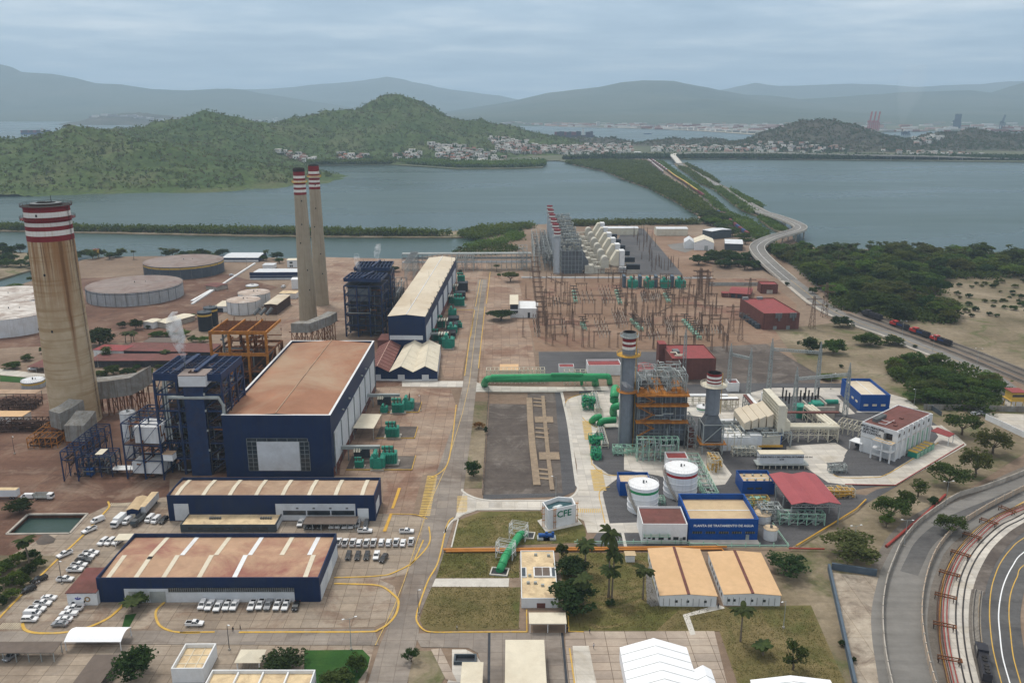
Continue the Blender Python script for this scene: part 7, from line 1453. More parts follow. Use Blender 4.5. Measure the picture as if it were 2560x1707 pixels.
for i,x in enumerate((975,1025)):t=thing('pump_set','grey and blue pump set at the end of the lawn pipe, '+('left' if i==0 else 'right')+' one','pump',P('A7',x,425));boxq(t,'base','galv',0,0,.1,4.5,3,.8);q=M();q.tube([(.5,1.5,1.6),(3,1.5,1.6)],.7,8);q.cyl(3.4,1.5,.8,2.8,.5,n=8);q.build('motor','cobalt',t)
gpipe('long thick green pipe crossing behind the gravel parcel, left elbow into the ground','A8',[(585,285,-1),(585,262,3),(605,235,6.5),(640,228,7),(900,228,7),(1100,225,7),(1480,220,7),(1520,232,6),(1528,270,1),(1528,285,-1)],1.9,n=5,ring=12)
gpipe('second thick green pipe behind the first, ending in an elbow to the right','A8',[(640,215,8),(900,212,8),(1200,208,8),(1590,205,8),(1640,215,7),(1650,255,2),(1650,270,-1)],1.6,n=5,ring=12)
gpipe('thin green pipe running above the thick ones','A8',[(1150,190,10),(1390,190,10),(1410,200,8),(1412,275,1)],.8,n=3)
t,wd,h=rack('white lattice walkway above the green pipes','A8',(600,155),(1098,152),(612,270),5,'cream_steel',14,.3,'galv',0,lv=(.55,.7,1));rack('white lattice portal at the right end of the green pipes','A8',(1265,165),(1450,165),(1275,285),4,'cream_steel',4,.2,'galv',0,lv=(.5,1))
gpipe('big green pipe elbow left of the tall steel stack, upper','A8',[(1690,420,9),(1690,370,12),(1700,310,13)],2.2,n=5);gpipe('green pipe arch beside the tall steel stack, middle','A8',[(1685,540,0),(1680,500,4),(1690,470,7),(1720,460,8),(1760,460,8)],1.8,n=6,ring=8);gpipe('green pipe leading to the tall steel stack, lower left','A8',[(1500,598,-.5),(1505,580,2),(1530,560,4),(1570,552,4)],1.6,n=6,ring=8);gpipe('green pipe leading to the tall steel stack, lower right','A8',[(1568,615,-.5),(1575,600,2),(1600,585,3.5),(1700,578,3.5)],1.6,n=6,ring=8)
for lab,l,r,b,f in(('green valve maze at the top left of the new plant',(1425,400),(1530,400),(1560,350),(1430,500)),('green valve maze below the arch pipes',(1480,735),(1600,735),(1610,690),(1490,790)),('green pump group by the grey boxes',(1500,850),(1580,850),(1590,800),(1510,920))):low_frame(lab,'A8',l,r,b,f,'teal',4,2,(.5,1),None,60,'green_pipe',.2)
rack('white pipe ladder rack slanting toward the green valves, upper','A8',(1580,480),(1545,340),(1590,540),3,'cream_steel',9,.2,'galv',3,zig=False);rack('white pipe ladder rack by the stack foot, lower','A8',(1640,780),(1600,640),(1650,820),3,'cream_steel',8,.2,'galv',3,zig=False)
t=thing('pipe_fence','mint pipe rail on posts in front of the blue water treatment hall','fence',P('B3',0,225));A=t.location.copy();ps=[P('B3',x,y,1.6)-A for x,y in((-480,205),(0,205),(600,205),(640,222),(880,222),(905,240),(1590,240),(1430,20))];q=M();q.tube(ps,.14,6);[q.tube([p-Vector((0,0,.6))for p in ps],.08,6)];q.build('rail','mint',t)
for i in range(16):x=-450+i*135;y=228 if x<620 else(245 if x<900 else 258);p=P('B3',x,y)-A;M().box(p.x-.15,p.y-.15,0,p.x+.15,p.y+.15,1.7).build('post','mint',t)
def transformer():
 t=thing('power_transformer','','transformer',group='teal transformers');boxq(t,'tank','teal',-2.6,-1.6,.4,2.6,1.6,4.4);boxq(t,'plinth','conc',-3.4,-2.4,0,3.4,2.4,.4)
 for s in(-1,1):
  q=M();[q.box(-2.4+k*.6,s*1.7,.9,-2.1+k*.6,s*2.6,4.2)for k in range(8)];q.box(-2.5,s*1.65,3.8,2.5,s*2.0,4.3);q.build('radiator','teal',t)
 q=M();q.tube([(-2.9,.9,5.6),(1.4,.9,5.6)],.75,12);q.bar((-2,.9,4.4),(-2,.9,5),.3);q.bar((.8,.9,4.4),(.8,.9,5),.3);q.build('conservator','teal',t)
 for x in(-1.5,0,1.5):q=M();q.lathe([(.28,4.4),(.3,4.6),(.2,4.7),(.27,5.1),(.18,5.2),(.24,5.7),(.14,5.8),(.2,6.3),(.05,7.2)],8,(x,-.6));q.build('bushing','porcelain',t)
 return t
TR=Kind(transformer)
trl=[('A5',1607,872,.62,'small, front of the farthest group'),('A5',1728,872,1,'middle of the farthest group'),('A5',1815,845,1,'right of the farthest group'),('A5',1680,1085,1,'right half of the pair by the beige canopy'),('A5',1655,1060,.7,'small one by the beige canopy'),('A5',1390,1350,.62,'left of the nearest group'),('A5',1555,1350,1.05,'middle of the nearest group'),('A5',1655,1315,1.05,'right of the nearest group'),('C8',780,605,.9,'beside the second hall, third from the back'),('C8',890,480,1,'beside the second hall, farthest'),('C8',740,720,.9,'beside the second hall, left of the middle group'),('C8',870,760,1.2,'beside the second hall, right of the middle group'),('C8',790,870,.9,'beside the second hall, below the middle group'),('C8',645,1010,1.1,'beside the second hall, left of the dark cage'),('C8',790,1080,1,'beside the second hall, right of the dark cage'),('C8',600,1160,1,'beside the second hall, nearest left'),('C8',745,1240,1.2,'beside the second hall, nearest right'),('C8',680,1200,.8,'beside the second hall, nearest middle'),('C8',800,735,.8,'beside the second hall, centre of the middle group'),('C8',870,1010,.6,'beside the second hall, small far right')]
for i,(fr,x,y,s_,lab)in enumerate(trl):TR.put(P(fr,x,y),PR+(0 if i%2 else pi/2),'teal transformer '+lab,'teal transformers beside the turbine halls',s_*(1.15 if fr=='A5' else 1.25))
for i,(x,y,w_,d_)in enumerate(((1700,870,16,14),(1665,1095,14,14),(1520,1370,24,14))):
 ground_sheet('gravel_bed','slag',[P('A5',x,y)+Vector((dx,dy,0))for dx,dy in((-w_/2,-1),(w_/2+4,-1),(w_/2+4,d_),(-w_/2,d_))],.14)
 p=P('A5',x,y);q=M();[q.bar((a[0],a[1],.25),(b[0],b[1],.25),.3)for a,b in(((-w_/2,-1),(w_/2+4,-1)),((w_/2+4,-1),(w_/2+4,d_)))];tag(q.build('bed_edge','kerb_yellow',loc=(p.x,p.y,.1)),'yellow edge of the transformer bed beside the near hall, '+('far','middle','near')[i]+' bed','kerb')
for i,(x,y)in enumerate(((1470,740),(1250,1210))):
 h=7;A=P('A5',x,y+90);t=thing('bus_duct','grey bus duct bridge from the near hall to its transformers, '+('far' if i==0 else 'near')+' one','duct',A,PR);boxq(t,'duct','galv',-2,0,5.6,16,1.6,7);boxq(t,'fire_wall','slate',4,3.5,0,11,4.2,6);[boxq(t,'post','steel_grey',xx,.4,0,xx+.4,1,5.6)for xx in(2,13)];q=M();[q.tube([(5+k*1.1,-1,4.6),(5+k*1.1,.4,6),(5+k*1.1,2.2,6.3),(5+k*1.1,3,4)],.42,8)for k in range(3)];q.build('bus_pipe','cream_steel',t)
for i,(x,y,x2)in enumerate(((690,520,840),(665,640,815),(560,915,700),(520,1075,730))):A,B=P('C8',x,y,7),P('C8',x2,y,7);t=thing('bus_duct','grey bus duct from the second hall to its transformers, '+('farthest','second','third','nearest')[i],'duct',(A.x,A.y,0));boxq(t,'duct','galv',0,0,6,(B-A).length,1.6,7.2);[boxq(t,'post','galv_dark',xx,.4,0,xx+.4,1,6)for xx in(2,(B-A).length-2)];q=M();[q.tube([((B-A).length*.55+k*1.8,-4,7),((B-A).length*.55+k*1.8,3,7)],.5,6)for k in range(4)];q.build('bus_pipe','cream_steel',t)
for i,(a_,b_,f)in enumerate((((845,500),(960,495),(850,600)),((815,610),(935,608),(820,690)),((735,905),(858,905),(740,970)),((720,975),(845,975),(725,1060)),((690,1075),(820,1075),(700,1140)))):
 h=hgt('C8',f,a_);A,B=P('C8',*a_,h),P('C8',*b_,h);t=thing('dark_cage','black mesh fire enclosure among the transformers of the second hall, '+('farthest','second farthest','middle','second nearest','nearest')[i],'cage',(A.x,A.y,0),PR);boxq(t,'mesh_wall','tank_black',0,0,0,(B-A).length,9,h);q=M();frame(q,(B-A).length,9,[h+.2],4,1,.2,0);q.build('frame','dark_wall',t)
def portal_row():
 t=thing('bus_portal','','portal');q=M();[q.lattice((x,0,0),(x,0,9),.9,.4,6,.13,.07)for x in(-5,5)];q.build('leg','lattice_brown',t);q=M();q.lattice((-6,0,9),(6,0,9),.6,.6,8,.1,.06);q.build('beam','lattice_brown',t);q=M();[q.lathe([(.12,6.9),(.2,7.2),(.1,7.5),(.2,7.9),(.1,8.6)],6,(x,0))for x in(-3,0,3)];q.build('insulator_string','porcelain',t);return t
BP=Kind(portal_row)
_r=random.Random(31)
for j in range(7):
 for i in range(9):
  x,y=1345+i*52+j*9+_r.uniform(-8,8),702+j*27+i*1.5+_r.uniform(-4,4)
  if x<1815 and _r.random()<.75:BP.put(P('S',x,y),PR+(pi/2 if _r.random()<.3 else 0),'low brown bus portal with hanging insulators in the red-dirt switchyard','bus portals of the red-dirt switchyard',(_r.uniform(.8,1.1),1,_r.uniform(.8,1.25)))
def lat_column():return tag(M().lattice((0,0,0),(0,0,13),1.3,.5,8,.17,.09).lattice((0,0,13),(0,0,16),.4,.1,2,.1,.07).build('lattice_mast','lattice_brown'),'','lattice column')
LC=Kind(lat_column);GL='brown lattice columns of the red-dirt switchyard'
cols=[('D1',x,y)for x,y in((780,560),(862,655),(945,752),(1095,665),(1070,905),(1185,1020),(1330,905),(655,900),(470,970),(385,1010),(735,1020),(1280,1150),(1440,1020),(1560,1150),(1500,905),(550,1150),(830,1000),(1390,1285),(1680,1280),(235,640),(165,750),(295,850),(480,660),(1010,570),(1200,770),(130,900),(60,560))]+[('B5',x,y)for x,y in((660,1350),(700,1290),(735,1320),(715,1125),(790,960),(745,900),(660,900),(870,1010),(850,1100),(890,1200),(905,1325),(690,1020),(800,830),(825,960),(870,1170),(985,1380),(1040,1380),(1420,1050),(1370,1100),(1500,1320),(1330,900),(1450,1050),(480,950),(455,1290),(1605,1200),(1250,860))]
for i,(fr,x,y)in enumerate(cols):LC.put(P(fr,x,y),PR+rg.uniform(-.05,.05),'brown lattice steel column standing in the red-dirt switchyard',GL,(1,1,rg.choice((.8,.9,1.0,1.1))))
def tower():
 t=thing('lattice_tower','','tower',group='tall lattice towers of the switchyard');M().lattice((0,0,0),(0,0,23),3.6,.9,9,.2,.11).build('mast','lattice_brown',t);q=M()
 for z in(17,21):q.lattice((-5.5,0,z),(5.5,0,z),.7,.7,8,.11,.07)
 q.build('cross_arm','lattice_brown',t);return t
TW=Kind(tower)
for i,(fr,x,y,lab)in enumerate((('D1',1250,655,'left of the pair near the top right'),('D1',1365,750,'right of the pair near the top right'),('D1',1740,1150,'left of the brick building'),('D1',1870,1280,'in front of the brick building'),('B6',140,640,'behind the left pair'),('B6',470,700,'near the brick shelter'),('B6',900,880,'right of the brick building'),('B6',985,800,'by the highway'),('B5',2030,960,'upper right'),('B5',2090,900,'far upper right'),('B5',650,1180,'at the left side'),('D1',890,1310,'by the tall steel stack'))):TW.put(P(fr,x,y),PR,'tall brown lattice tower of the switchyard, '+lab,'tall lattice towers of the switchyard',rg.choice((.85,1,1.1)))
for i in range(13):
 A=P('B5',628-6*i,1290-48*i*1.0 if i<12 else 715);t=thing('cable_portal','portal of the purple-brown cable line along the left of the switchyard, %s from the front'%('first','second','third','fourth','fifth','sixth','seventh','eighth','ninth','tenth','eleventh','twelfth','farthest')[i],'portal',A,PR,'portals of the cable line');q=M();q.lattice((-2.6,0,0),(-2.6,0,14),.8,.5,6,.14,.08);q.lattice((2.6,0,0),(2.6,0,14),.8,.5,6,.14,.08);q.build('leg','lattice_brown',t);q=M();q.lattice((-4,0,14),(4,0,14),.6,.6,6,.12,.07);q.lattice((-3,0,10),(3,0,10),.5,.5,5,.1,.07);q.build('beam','lattice_brown',t)
def beam(label,a,b,z,m='lattice_brown',w=.9,n=12):
 A,B=P(*a),P(*b);A.z=B.z=z;o=A.copy();q=M();q.lattice((0,0,0),B-A,w*.7,w*.7,n,.12,.07);return tag(q.build('overhead_gantry',m,loc=o),label,'gantry beam')
for i,(a,b)in enumerate(((('D1',780,560),('D1',480,660)),(('D1',1070,905),('D1',655,900)),(('D1',1185,1020),('D1',735,1020)),(('D1',1440,1020),('D1',1185,1020)),(('D1',1560,1150),('D1',1280,1150)),(('D1',1390,1285),('D1',1680,1280)),(('D1',550,1150),('D1',830,1000)),(('B5',660,1350),('B5',905,1325)),(('B5',715,1125),('B5',870,1170)),(('B5',790,960),('B5',660,900)),(('B5',985,1380),('B5',1500,1320)),(('D1',945,752),('D1',1330,905)),(('B5',850,1100),('B5',1370,1100)))):beam('brown lattice beam spanning between switchyard columns',a,b,rg.choice((12,13.5,15)))['group']='lattice beams of the switchyard'
def post():
 t=thing('post_insulator','','insulator');M().box(-.18,-.18,0,.18,.18,2.6).build('post','conc_light',t);q=M();q.lathe([(.22,2.6),(.3,2.8),(.16,2.95),(.3,3.2),(.16,3.4),(.28,3.7),(.14,3.9),(.25,4.2),(.1,4.6)],7);q.build('insulator','porcelain',t);return t
PI_=Kind(post)
for fr,x0,y0,dx,dy,nx,ny,sx,sy in(('B5',940,915,40,0,4,4,8,26),('B5',1130,880,28,0,4,5,10,28),('B5',1245,1080,24,0,5,6,9,25),('B5',1090,1170,30,0,4,5,12,32),('B5',545,1150,22,0,3,5,4,34),('B5',1500,930,26,0,5,3,8,24),('B5',720,960,26,0,3,4,4,22),('B5',800,1170,22,0,2,3,4,40),('B5',1560,1270,30,0,4,3,10,22),('D1',420,980,38,0,4,4,10,40),('D1',740,1010,30,0,4,5,12,42),('D1',1190,1010,34,0,3,4,14,46),('D1',1300,1120,46,0,7,2,10,46),('D1',530,600,30,0,5,3,10,32),('D1',380,590,26,0,3,4,6,32)):
 for j in range(ny):
  for i in range(nx):PI_.put(P(fr,x0+dx*i+sx*j,y0+sy*j),0,'brown ribbed insulator on a pale post in the red-dirt switchyard','post insulators of the red-dirt switchyard',(1.1,1.1,rg.uniform(.85,1.2)))
def breaker():
 t=thing('circuit_breaker','','circuit breaker');q=M();frame(q,2.4,1.6,[2.0],1,1,.3,1);q.box(0,0,1,2.4,1.6,2.2);q.build('base','mint',t);q=M();q.cyl(1.2,.8,2.2,5.2,.22,n=7);q.build('column','porcelain_dark',t);q=M();q.tube([(-1.2,.8,5.4),(3.6,.8,5.4)],.26,7);q.build('interrupter','porcelain_dark',t);return t
CBK=Kind(breaker)
for lab,fr,pts in(('at the top of the switchyard, left row','B5',[(890+i*6,905+i*28)for i in range(4)]),('at the top of the switchyard, middle row','B5',[(1272+i*8,900+i*26)for i in range(5)]),('at the top right of the switchyard','D1',[(715+i*18,610+i*32)for i in range(4)]),('in the diagonal row right of the tall steel stack','D1',[(1000+i*32,1010+i*36)for i in range(8)]),('in the row behind the tall steel stack','D1',[(215+i*22,1000+i*22)for i in range(7)]),('at the lower left of the switchyard','B5',[(965+i*10,1190+i*22)for i in range(3)])):
 for i,(x,y)in enumerate(pts):CBK.put(P(fr,x,y),PR,'black T-headed circuit breaker '+lab,'circuit breakers '+lab,1.15)
for i,x in enumerate((248,490,735,965)):TR.put(P('D1',x,480),PR+pi/2,'teal transformer in the row along the top of the switchyard, '+('leftmost','second','third','rightmost')[i],'row of four teal transformers behind the switchyard',1.55)
for i,x in enumerate((125,365,605,850)):p=P('D1',x,480);t=tag(M().prism([(-1.2,0),(1.2,0),(1.0,9),(-1.0,9)],0,10).build('fire_wall','slate_blue',loc=p),'blue-grey fire wall between the four teal transformers, '+('leftmost','second','third','rightmost')[i],'fire wall','fire walls of the transformer row')
straight_wall('long white pipe line across the top of the switchyard','B5',(440,766),(2138,772),1.2,1.0,'white','pipe_line');straight_wall('pale fence of close posts beyond the switchyard at the upper right','D1',(1400,450),(2170,450),3,.15,'galv','fence_panel')
for i in range(46):
 u,v=rg.random(),rg.random();x=1390+v*170+u*(130+v*190);y=350+v*370
 LC.put(P('B5',x,y),PR,'thin dark lattice pole in the grey yard right of the gas turbine row','thin poles of the grey switchyard',(.6,.6,rg.choice((.5,.7,.9))))
def grey_gantry(label,posts,zs,beams):
 t=thing('switch_gantry',label,'gantry',P(*posts[0]));A=t.location.copy()
 for k,(pt,z)in enumerate(zip(posts,zs)):p=P(*pt)-A;M().lattice((p.x,p.y,0),(p.x,p.y,z),2.0,1.0,12,.26,.15).lattice((p.x,p.y,z),(p.x,p.y,z+4),.9,.1,2,.16,.1).build('mast','galv',t)
 for i,j,z in beams:p0,p1=P(*posts[i])-A,P(*posts[j])-A;p0.z=p1.z=z;M().lattice(p0,p1,1.1,1.1,14,.2,.12).build('beam','galv',t)
grey_gantry('grey lattice gantry spanning in front of the rightmost blue block',[('D2',1215,930),('D2',2000,850)],[24,24],[(0,1,22)]);grey_gantry('grey lattice gantry behind the shorter exhaust stack',[('D2',245,440),('D2',545,520)],[22,22],[(0,1,20)]);grey_gantry('grey lattice gantry at the back of the new plant',[('D2',850,480),('D2',1570,540)],[26,26],[(0,1,24)]);grey_gantry('slim grey lattice mast behind the heat boiler',[('E4',820,650)],[26],[])
for i in range(4):
 for j in range(4):
  x=1055+i*170+j*48 if i<3 else 1590;y=590+j*42-(40 if i==1 else 0)
  if i==3 and j:continue
  t=thing('surge_arrester','tall black insulator on a grey frame in the gravel yard of the new plant','insulator',P('D2',x,y+50),PR,'black insulators of the new plant yard');q=M();q.box(-.4,-.4,0,.4,.4,2.4);q.build('frame','galv',t);q=M();q.lathe([(.4,2.4),(.42,7.5),(.3,7.6),(.5,7.9),(.4,8.3)],8);q.build('insulator','porcelain_dark',t)
mat('pad_tan',(.27,.21,.15),.85,var=.2,dirt=(.16,.12,.09),dsc=.3,damt=.6)
for i,(pts,w_)in enumerate(((((965,395),(975,600),(990,790),(1030,1140)),3.0),(((1080,380),(1100,620),(1130,930),(1160,1180)),1.8))):struct(ribbon(M(),PL('A8',*[c for p in pts for c in p]),w_,.2,0,.4).build('cable_channel','pad_tan'))
for k,y0 in enumerate((400,650,1000)):
 for i in range(3):p=P('A8',1000+k*18,y0+i*(38 if k else 30));struct(M().box(0,-.8,.05,6.5,.8,.45).build('concrete_pad','pad_tan',loc=p,rz=-.25))
for i,(x,y)in enumerate(((1090,580),(1135,890))):struct(M().box(-4.5,-4,.1,4.5,4,.5).build('concrete_pad','pad_tan',loc=P('A8',x,y)))
t=thing('parcel_fence','dark thin fence along the left of the empty parcel','fence',P('A8',568,1215));A=t.location.copy();p1=P('A8',620,330)-A;q=M();[q.bar((0,0,z),(p1.x,p1.y,z),.06)for z in(.5,1,1.5,2)];q.build('wire','dark_wall',t)
for i in range(13):p=p1*(i/12);M().box(p.x-.08,p.y-.08,0,p.x+.08,p.y+.08,2.2).build('post','dark_wall',t)
# VEHICLES
def wheels(t,xs,ys,r=.38):
 for x in xs:
  for y in ys:m=M();m.tube([(x-.12,y,r),(x+.12,y,r)],r,12);wh=m.build('wheel','tyre',t);M().tube([(x-.13,y,r),(x+.13,y,r)],r*.55,8).build('rim','rim',wh)
def prof_body(par,name,m,prof,w,x_in=0.0):
 q=M();n=len(prof);zt=max(z for y,z in prof);z0=min(z for y,z in prof);k=lambda z:w/2-x_in*max(0,(z-z0)/(zt-z0))
 q.add([(-k(z),y,z)for y,z in prof]+[(k(z),y,z)for y,z in prof],[tuple(range(n-1,-1,-1)),tuple(range(n,2*n))]+[(i,(i+1)%n,n+(i+1)%n,n+i)for i in range(n)]);return q.build(name,m,par)
def lights(t,y0,y1,w,z):
 for s in(-1,1):M().box(s*(w/2-.35)-.16,y1-.02,z,s*(w/2-.35)+.16,y1+.04,z+.16).build('headlight','white_clean',t);M().box(s*(w/2-.12)-.1,y0-.04,z+.1,s*(w/2-.12)+.1,y0+.02,z+.35).build('tail_light','lamp_red',t)
def pickup(c,bed='bed_black'):
 def f():
  t=thing('parked_pickup','','pickup');prof_body(t,'body',c,[(-2.6,.45),(2.5,.45),(2.62,.75),(2.55,1.0),(1.25,1.15),(-2.62,1.15)],1.86)
  prof_body(t,'cabin','glass',[(-.72,1.13),(1.28,1.13),(.55,1.72),(-.55,1.74)],1.74,.16);prof_body(t,'cabin_roof',c,[(-.58,1.66),(.62,1.64),(.45,1.79),(-.5,1.8)],1.5,.05)
  q=M();[q.bar((s*.84,y0,1.15),(s*.72,y1,1.7),.09)for s in(-1,1)for y0,y1 in((-.68,-.55),(.15,.12),(1.2,.6))];q.build('door_pillar',c,t)
  M().box(-.76,-2.5,1.0,.76,-.85,1.18).build('cargo_bed',bed,t);q=M();q.box(-.93,-2.62,1.1,-.78,-.8,1.28);q.box(.78,-2.62,1.1,.93,-.8,1.28);q.box(-.93,-2.66,.9,.93,-2.55,1.28);q.build('bed_side',c,t);q=M();q.box(-.8,2.58,.45,.8,2.68,.7);q.build('bumper','galv_dark',t);lights(t,-2.64,2.6,1.86,.78);wheels(t,(-.8,.8),(-1.65,1.6));return t
 return Kind(f)
def car(c,suv=False,van=False,glass_roof=False):
 def f():
  t=thing('parked_van' if van else('parked_suv' if suv else 'parked_car'),'','van' if van else 'car');hh=2.0 if van else(1.72 if suv else 1.45);ln=2.45 if van else 2.3
  prof_body(t,'body',c,[(-ln,.4),(ln,.4),(ln+.08,.7),(ln-.05,.95 if not van else 1.15),(1.2 if not van else 1.9,1.08 if not van else 1.25),(-ln+(.1 if suv or van else .35),1.08),(-ln-.05,.9)],1.82)
  a=(-ln+.15,-ln+.35)if suv or van else(-1.75,-1.0);b=(1.25,.45)if not van else(1.95,1.3)
  prof_body(t,'window','glass',[(a[0],1.06),(b[0],1.06 if not van else 1.2),(b[1],hh-.06),(a[1],hh-.06)],1.72,.14);prof_body(t,'roof',c,[(a[1]-.08,hh-.12),(b[1]+.08,hh-.12),(b[1]-.08,hh+.03),(a[1]+.05,hh+.03)],1.48,.05)
  q=M();[q.bar((s*.83,y0,1.06),(s*.71,y1,hh-.06),.1)for s in(-1,1)for y0,y1 in((a[0],a[1]),((a[0]+b[0])/2,(a[1]+b[1])/2),(b[0],b[1]))];q.build('door_pillar',c,t)
  if van:q=M();q.box(-.85,-ln+.2,1.1,-.8,.5,hh-.1);q.box(.8,-ln+.2,1.1,.85,.5,hh-.1);q.build('side_panel',c,t)
  lights(t,-ln-.05,ln+.05,1.82,.72);wheels(t,(-.78,.78),(-1.42,1.4),.34);return t
 return Kind(f)
def truck(cabc,boxc,stake=False):
 def f():
  t=thing('parked_truck','','truck');prof_body(t,'cab',cabc,[(2.0,.5),(4.0,.5),(4.05,1.3),(3.75,2.4),(2.0,2.45)],2.1);prof_body(t,'windscreen','glass',[(3.2,1.45),(4.06,1.4),(3.84,2.15),(3.2,2.15)],2.12);M().box(-.6,-3.2,.6,.6,2.1,.85).build('chassis','dark_wall',t)
  if stake:
   q=M();q.box(-1.1,-3.3,.85,1.1,1.9,1.05);[q.box(s*1.1-.05,-3.3,z,s*1.1+.05,1.9,z+.22)for s in(-1,1)for z in(1.15,1.5,1.85,2.2)];[q.box(-1.1,y-.05,z,1.1,y+.05,z+.22)for y in(-3.3,1.9)for z in(1.15,1.5,1.85,2.2)];[q.box(s*1.1-.07,y,1,s*1.1+.07,y+.1,2.5)for s in(-1,1)for y in(-3.2,-1.5,.2,1.8)];q.build('stake_bed',boxc,t)
  else:M().box(-1.15,-3.4,.9,1.15,1.85,3.1).build('cargo_box',boxc,t)
  wheels(t,(-.9,.9),(-2.2,2.9),.45);return t
 return Kind(f)
def trailer_f():
 t=thing('semi_trailer','','trailer');M().box(-1.3,-6.5,1.2,1.3,6.5,4.0).build('cargo_box','white_sheet',t);M().box(-1.25,-6.45,4.0,1.25,6.45,4.06).build('roof','flat_roof',t);M().box(-.6,-6,.8,.6,6,1.2).build('chassis','dark_wall',t);wheels(t,(-1,1),(-5,-3.8,4.5),.5);return t
K=dict(pw=pickup('car_white'),pb=pickup('car_black'),pg=pickup('car_grey'),ps=pickup('car_silver','car_silver'),pc=pickup('car_white','car_white'),cw=car('car_white'),cg=car('car_silver'),cb=car('car_black'),sw=car('car_white',True),sb=car('car_black',True),sg=car('car_grey',True),ss=car('car_silver',True),vw=car('car_white',False,True),tw=truck('car_white','white'),tg=truck('car_grey','galv_dark',True),tk=truck('car_white','galv',True),tr=Kind(trailer_f))
KN=dict(pw='white pickup with black bed',pb='black pickup',pg='dark grey pickup',ps='silver pickup',pc='all-white pickup',cw='white sedan',cg='silver sedan',cb='black sedan',sw='white SUV',sb='black SUV',sg='dark grey SUV',ss='silver SUV',vw='white van',tw='white box truck',tg='dark stake truck',tk='white stake truck',tr='long white trailer')
ordn=('first','second','third','fourth','fifth','sixth','seventh','eighth','ninth','tenth','eleventh','twelfth')
def row(fr,where,deg,items,order='from the left',grp=None):
 for i,(k,x,y)in enumerate(items):
  lab=KN[k]+' '+(ordn[i]+' '+order+' ' if len(items)>1 else '')+where
  K[k].put(P(fr,x,y,.14),R(deg)+PR,lab,grp or 'parked vehicles')
row('A4','along the front of the nearest warehouse',180,[('sw',183,950),('pc',240,957),('pc',308,965),('pw',380,957),('pc',440,957),('pw',580,957),('pw',647,950),('ps',712,952),('pw',785,955),('pw',853,957),('cb',934,960)])
row('A4','in the row behind the nearest warehouse',0,[('pw',1275,445),('pw',1330,450),('pw',1391,450),('sw',1443,453),('pw',1501,452),('pw',1558,450),('sw',1622,448),('sw',1680,450),('pw',1740,446),('cw',1795,452),('pw',1860,440)])
row('A4','in the short dark row right of the nearest warehouse',180,[('sb',1358,555),('sb',1432,558),('sb',1505,557),('pc',1582,555)]);row('A4','parked askew at the end of the short dark row',165,[('sb',1640,578)])
row('A4','facing right beyond the warehouse rows',-90,[('pw',1490,355),('pw',1825,358)]);row('A4','alone on the front apron of the nearest warehouse',-90,[('pw',120,1103)])
row('A4','at the brown carport of the long warehouse',180,[('pc',972,292),('pg',1025,308),('sg',1070,312),('pb',1130,308),('sw',1225,308),('sw',1275,308),('cw',1330,310),('cw',1380,310),('ss',1433,300),('sg',1500,298)])
row('A3','in the car block by the zebra crossing',-90,[('cw',395,895),('pw',347,940),('pw',300,985),('vw',260,1025),('sw',240,1068)],'from the top');row('A3','in the car block below the maroon lean-to',90,[('vw',630,943),('pw',597,980),('pc',557,1023),('cw',520,1068),('cg',485,1105)],'from the top')
row('A3','in the pickup block left of the lean-to',-90,[('pw',735,532),('pw',700,562),('pg',675,594),('pw',640,630),('pw',608,668),('pw',528,745)],'from the top')
row('A3','on the left side street',145,[('vw',790,270),('pw',720,348),('pw',522,543)],'from the top');row('A3','on the left side street by the bushes',143,[('pb',315,748),('sb',232,828)],'from the top')
row('A3','beside the navy hut',172,[('tw',962,285),('vw',1030,275),('tg',1120,275),('vw',1210,258),('vw',1260,268),('sb',1318,270)]);row('A3','beside the navy hut',0,[('tr',1205,165)])
row('A3','at the beige carport left of the nearest warehouse',165,[('sw',833,442),('sw',890,442),('cw',950,440)]);row('A3','under the long brown carport at bottom left',160,[('ss',95,1362)])
row('A3','on the upper left street',90,[('tr',20,80)]);row('A3','on the upper left street',90,[('vw',225,80)]);row('A3','on the upper left street',-90,[('tk',350,85)])
row('D4','on the pale lot at the right edge',-75,[('sw',930,145),('pw',985,135),('ps',1022,142)]);row('C6','on the tank yard road by the slate tank',-70,[('sw',560,500)]);row('C6','left of the slender chimneys',-20,[('vw',1282,665)]);row('C6','close left of the nearer slender chimney',200,[('vw',1440,645)]);row('A2','in the maroon carport left of the big chimney',90,[('pw',298,455)])
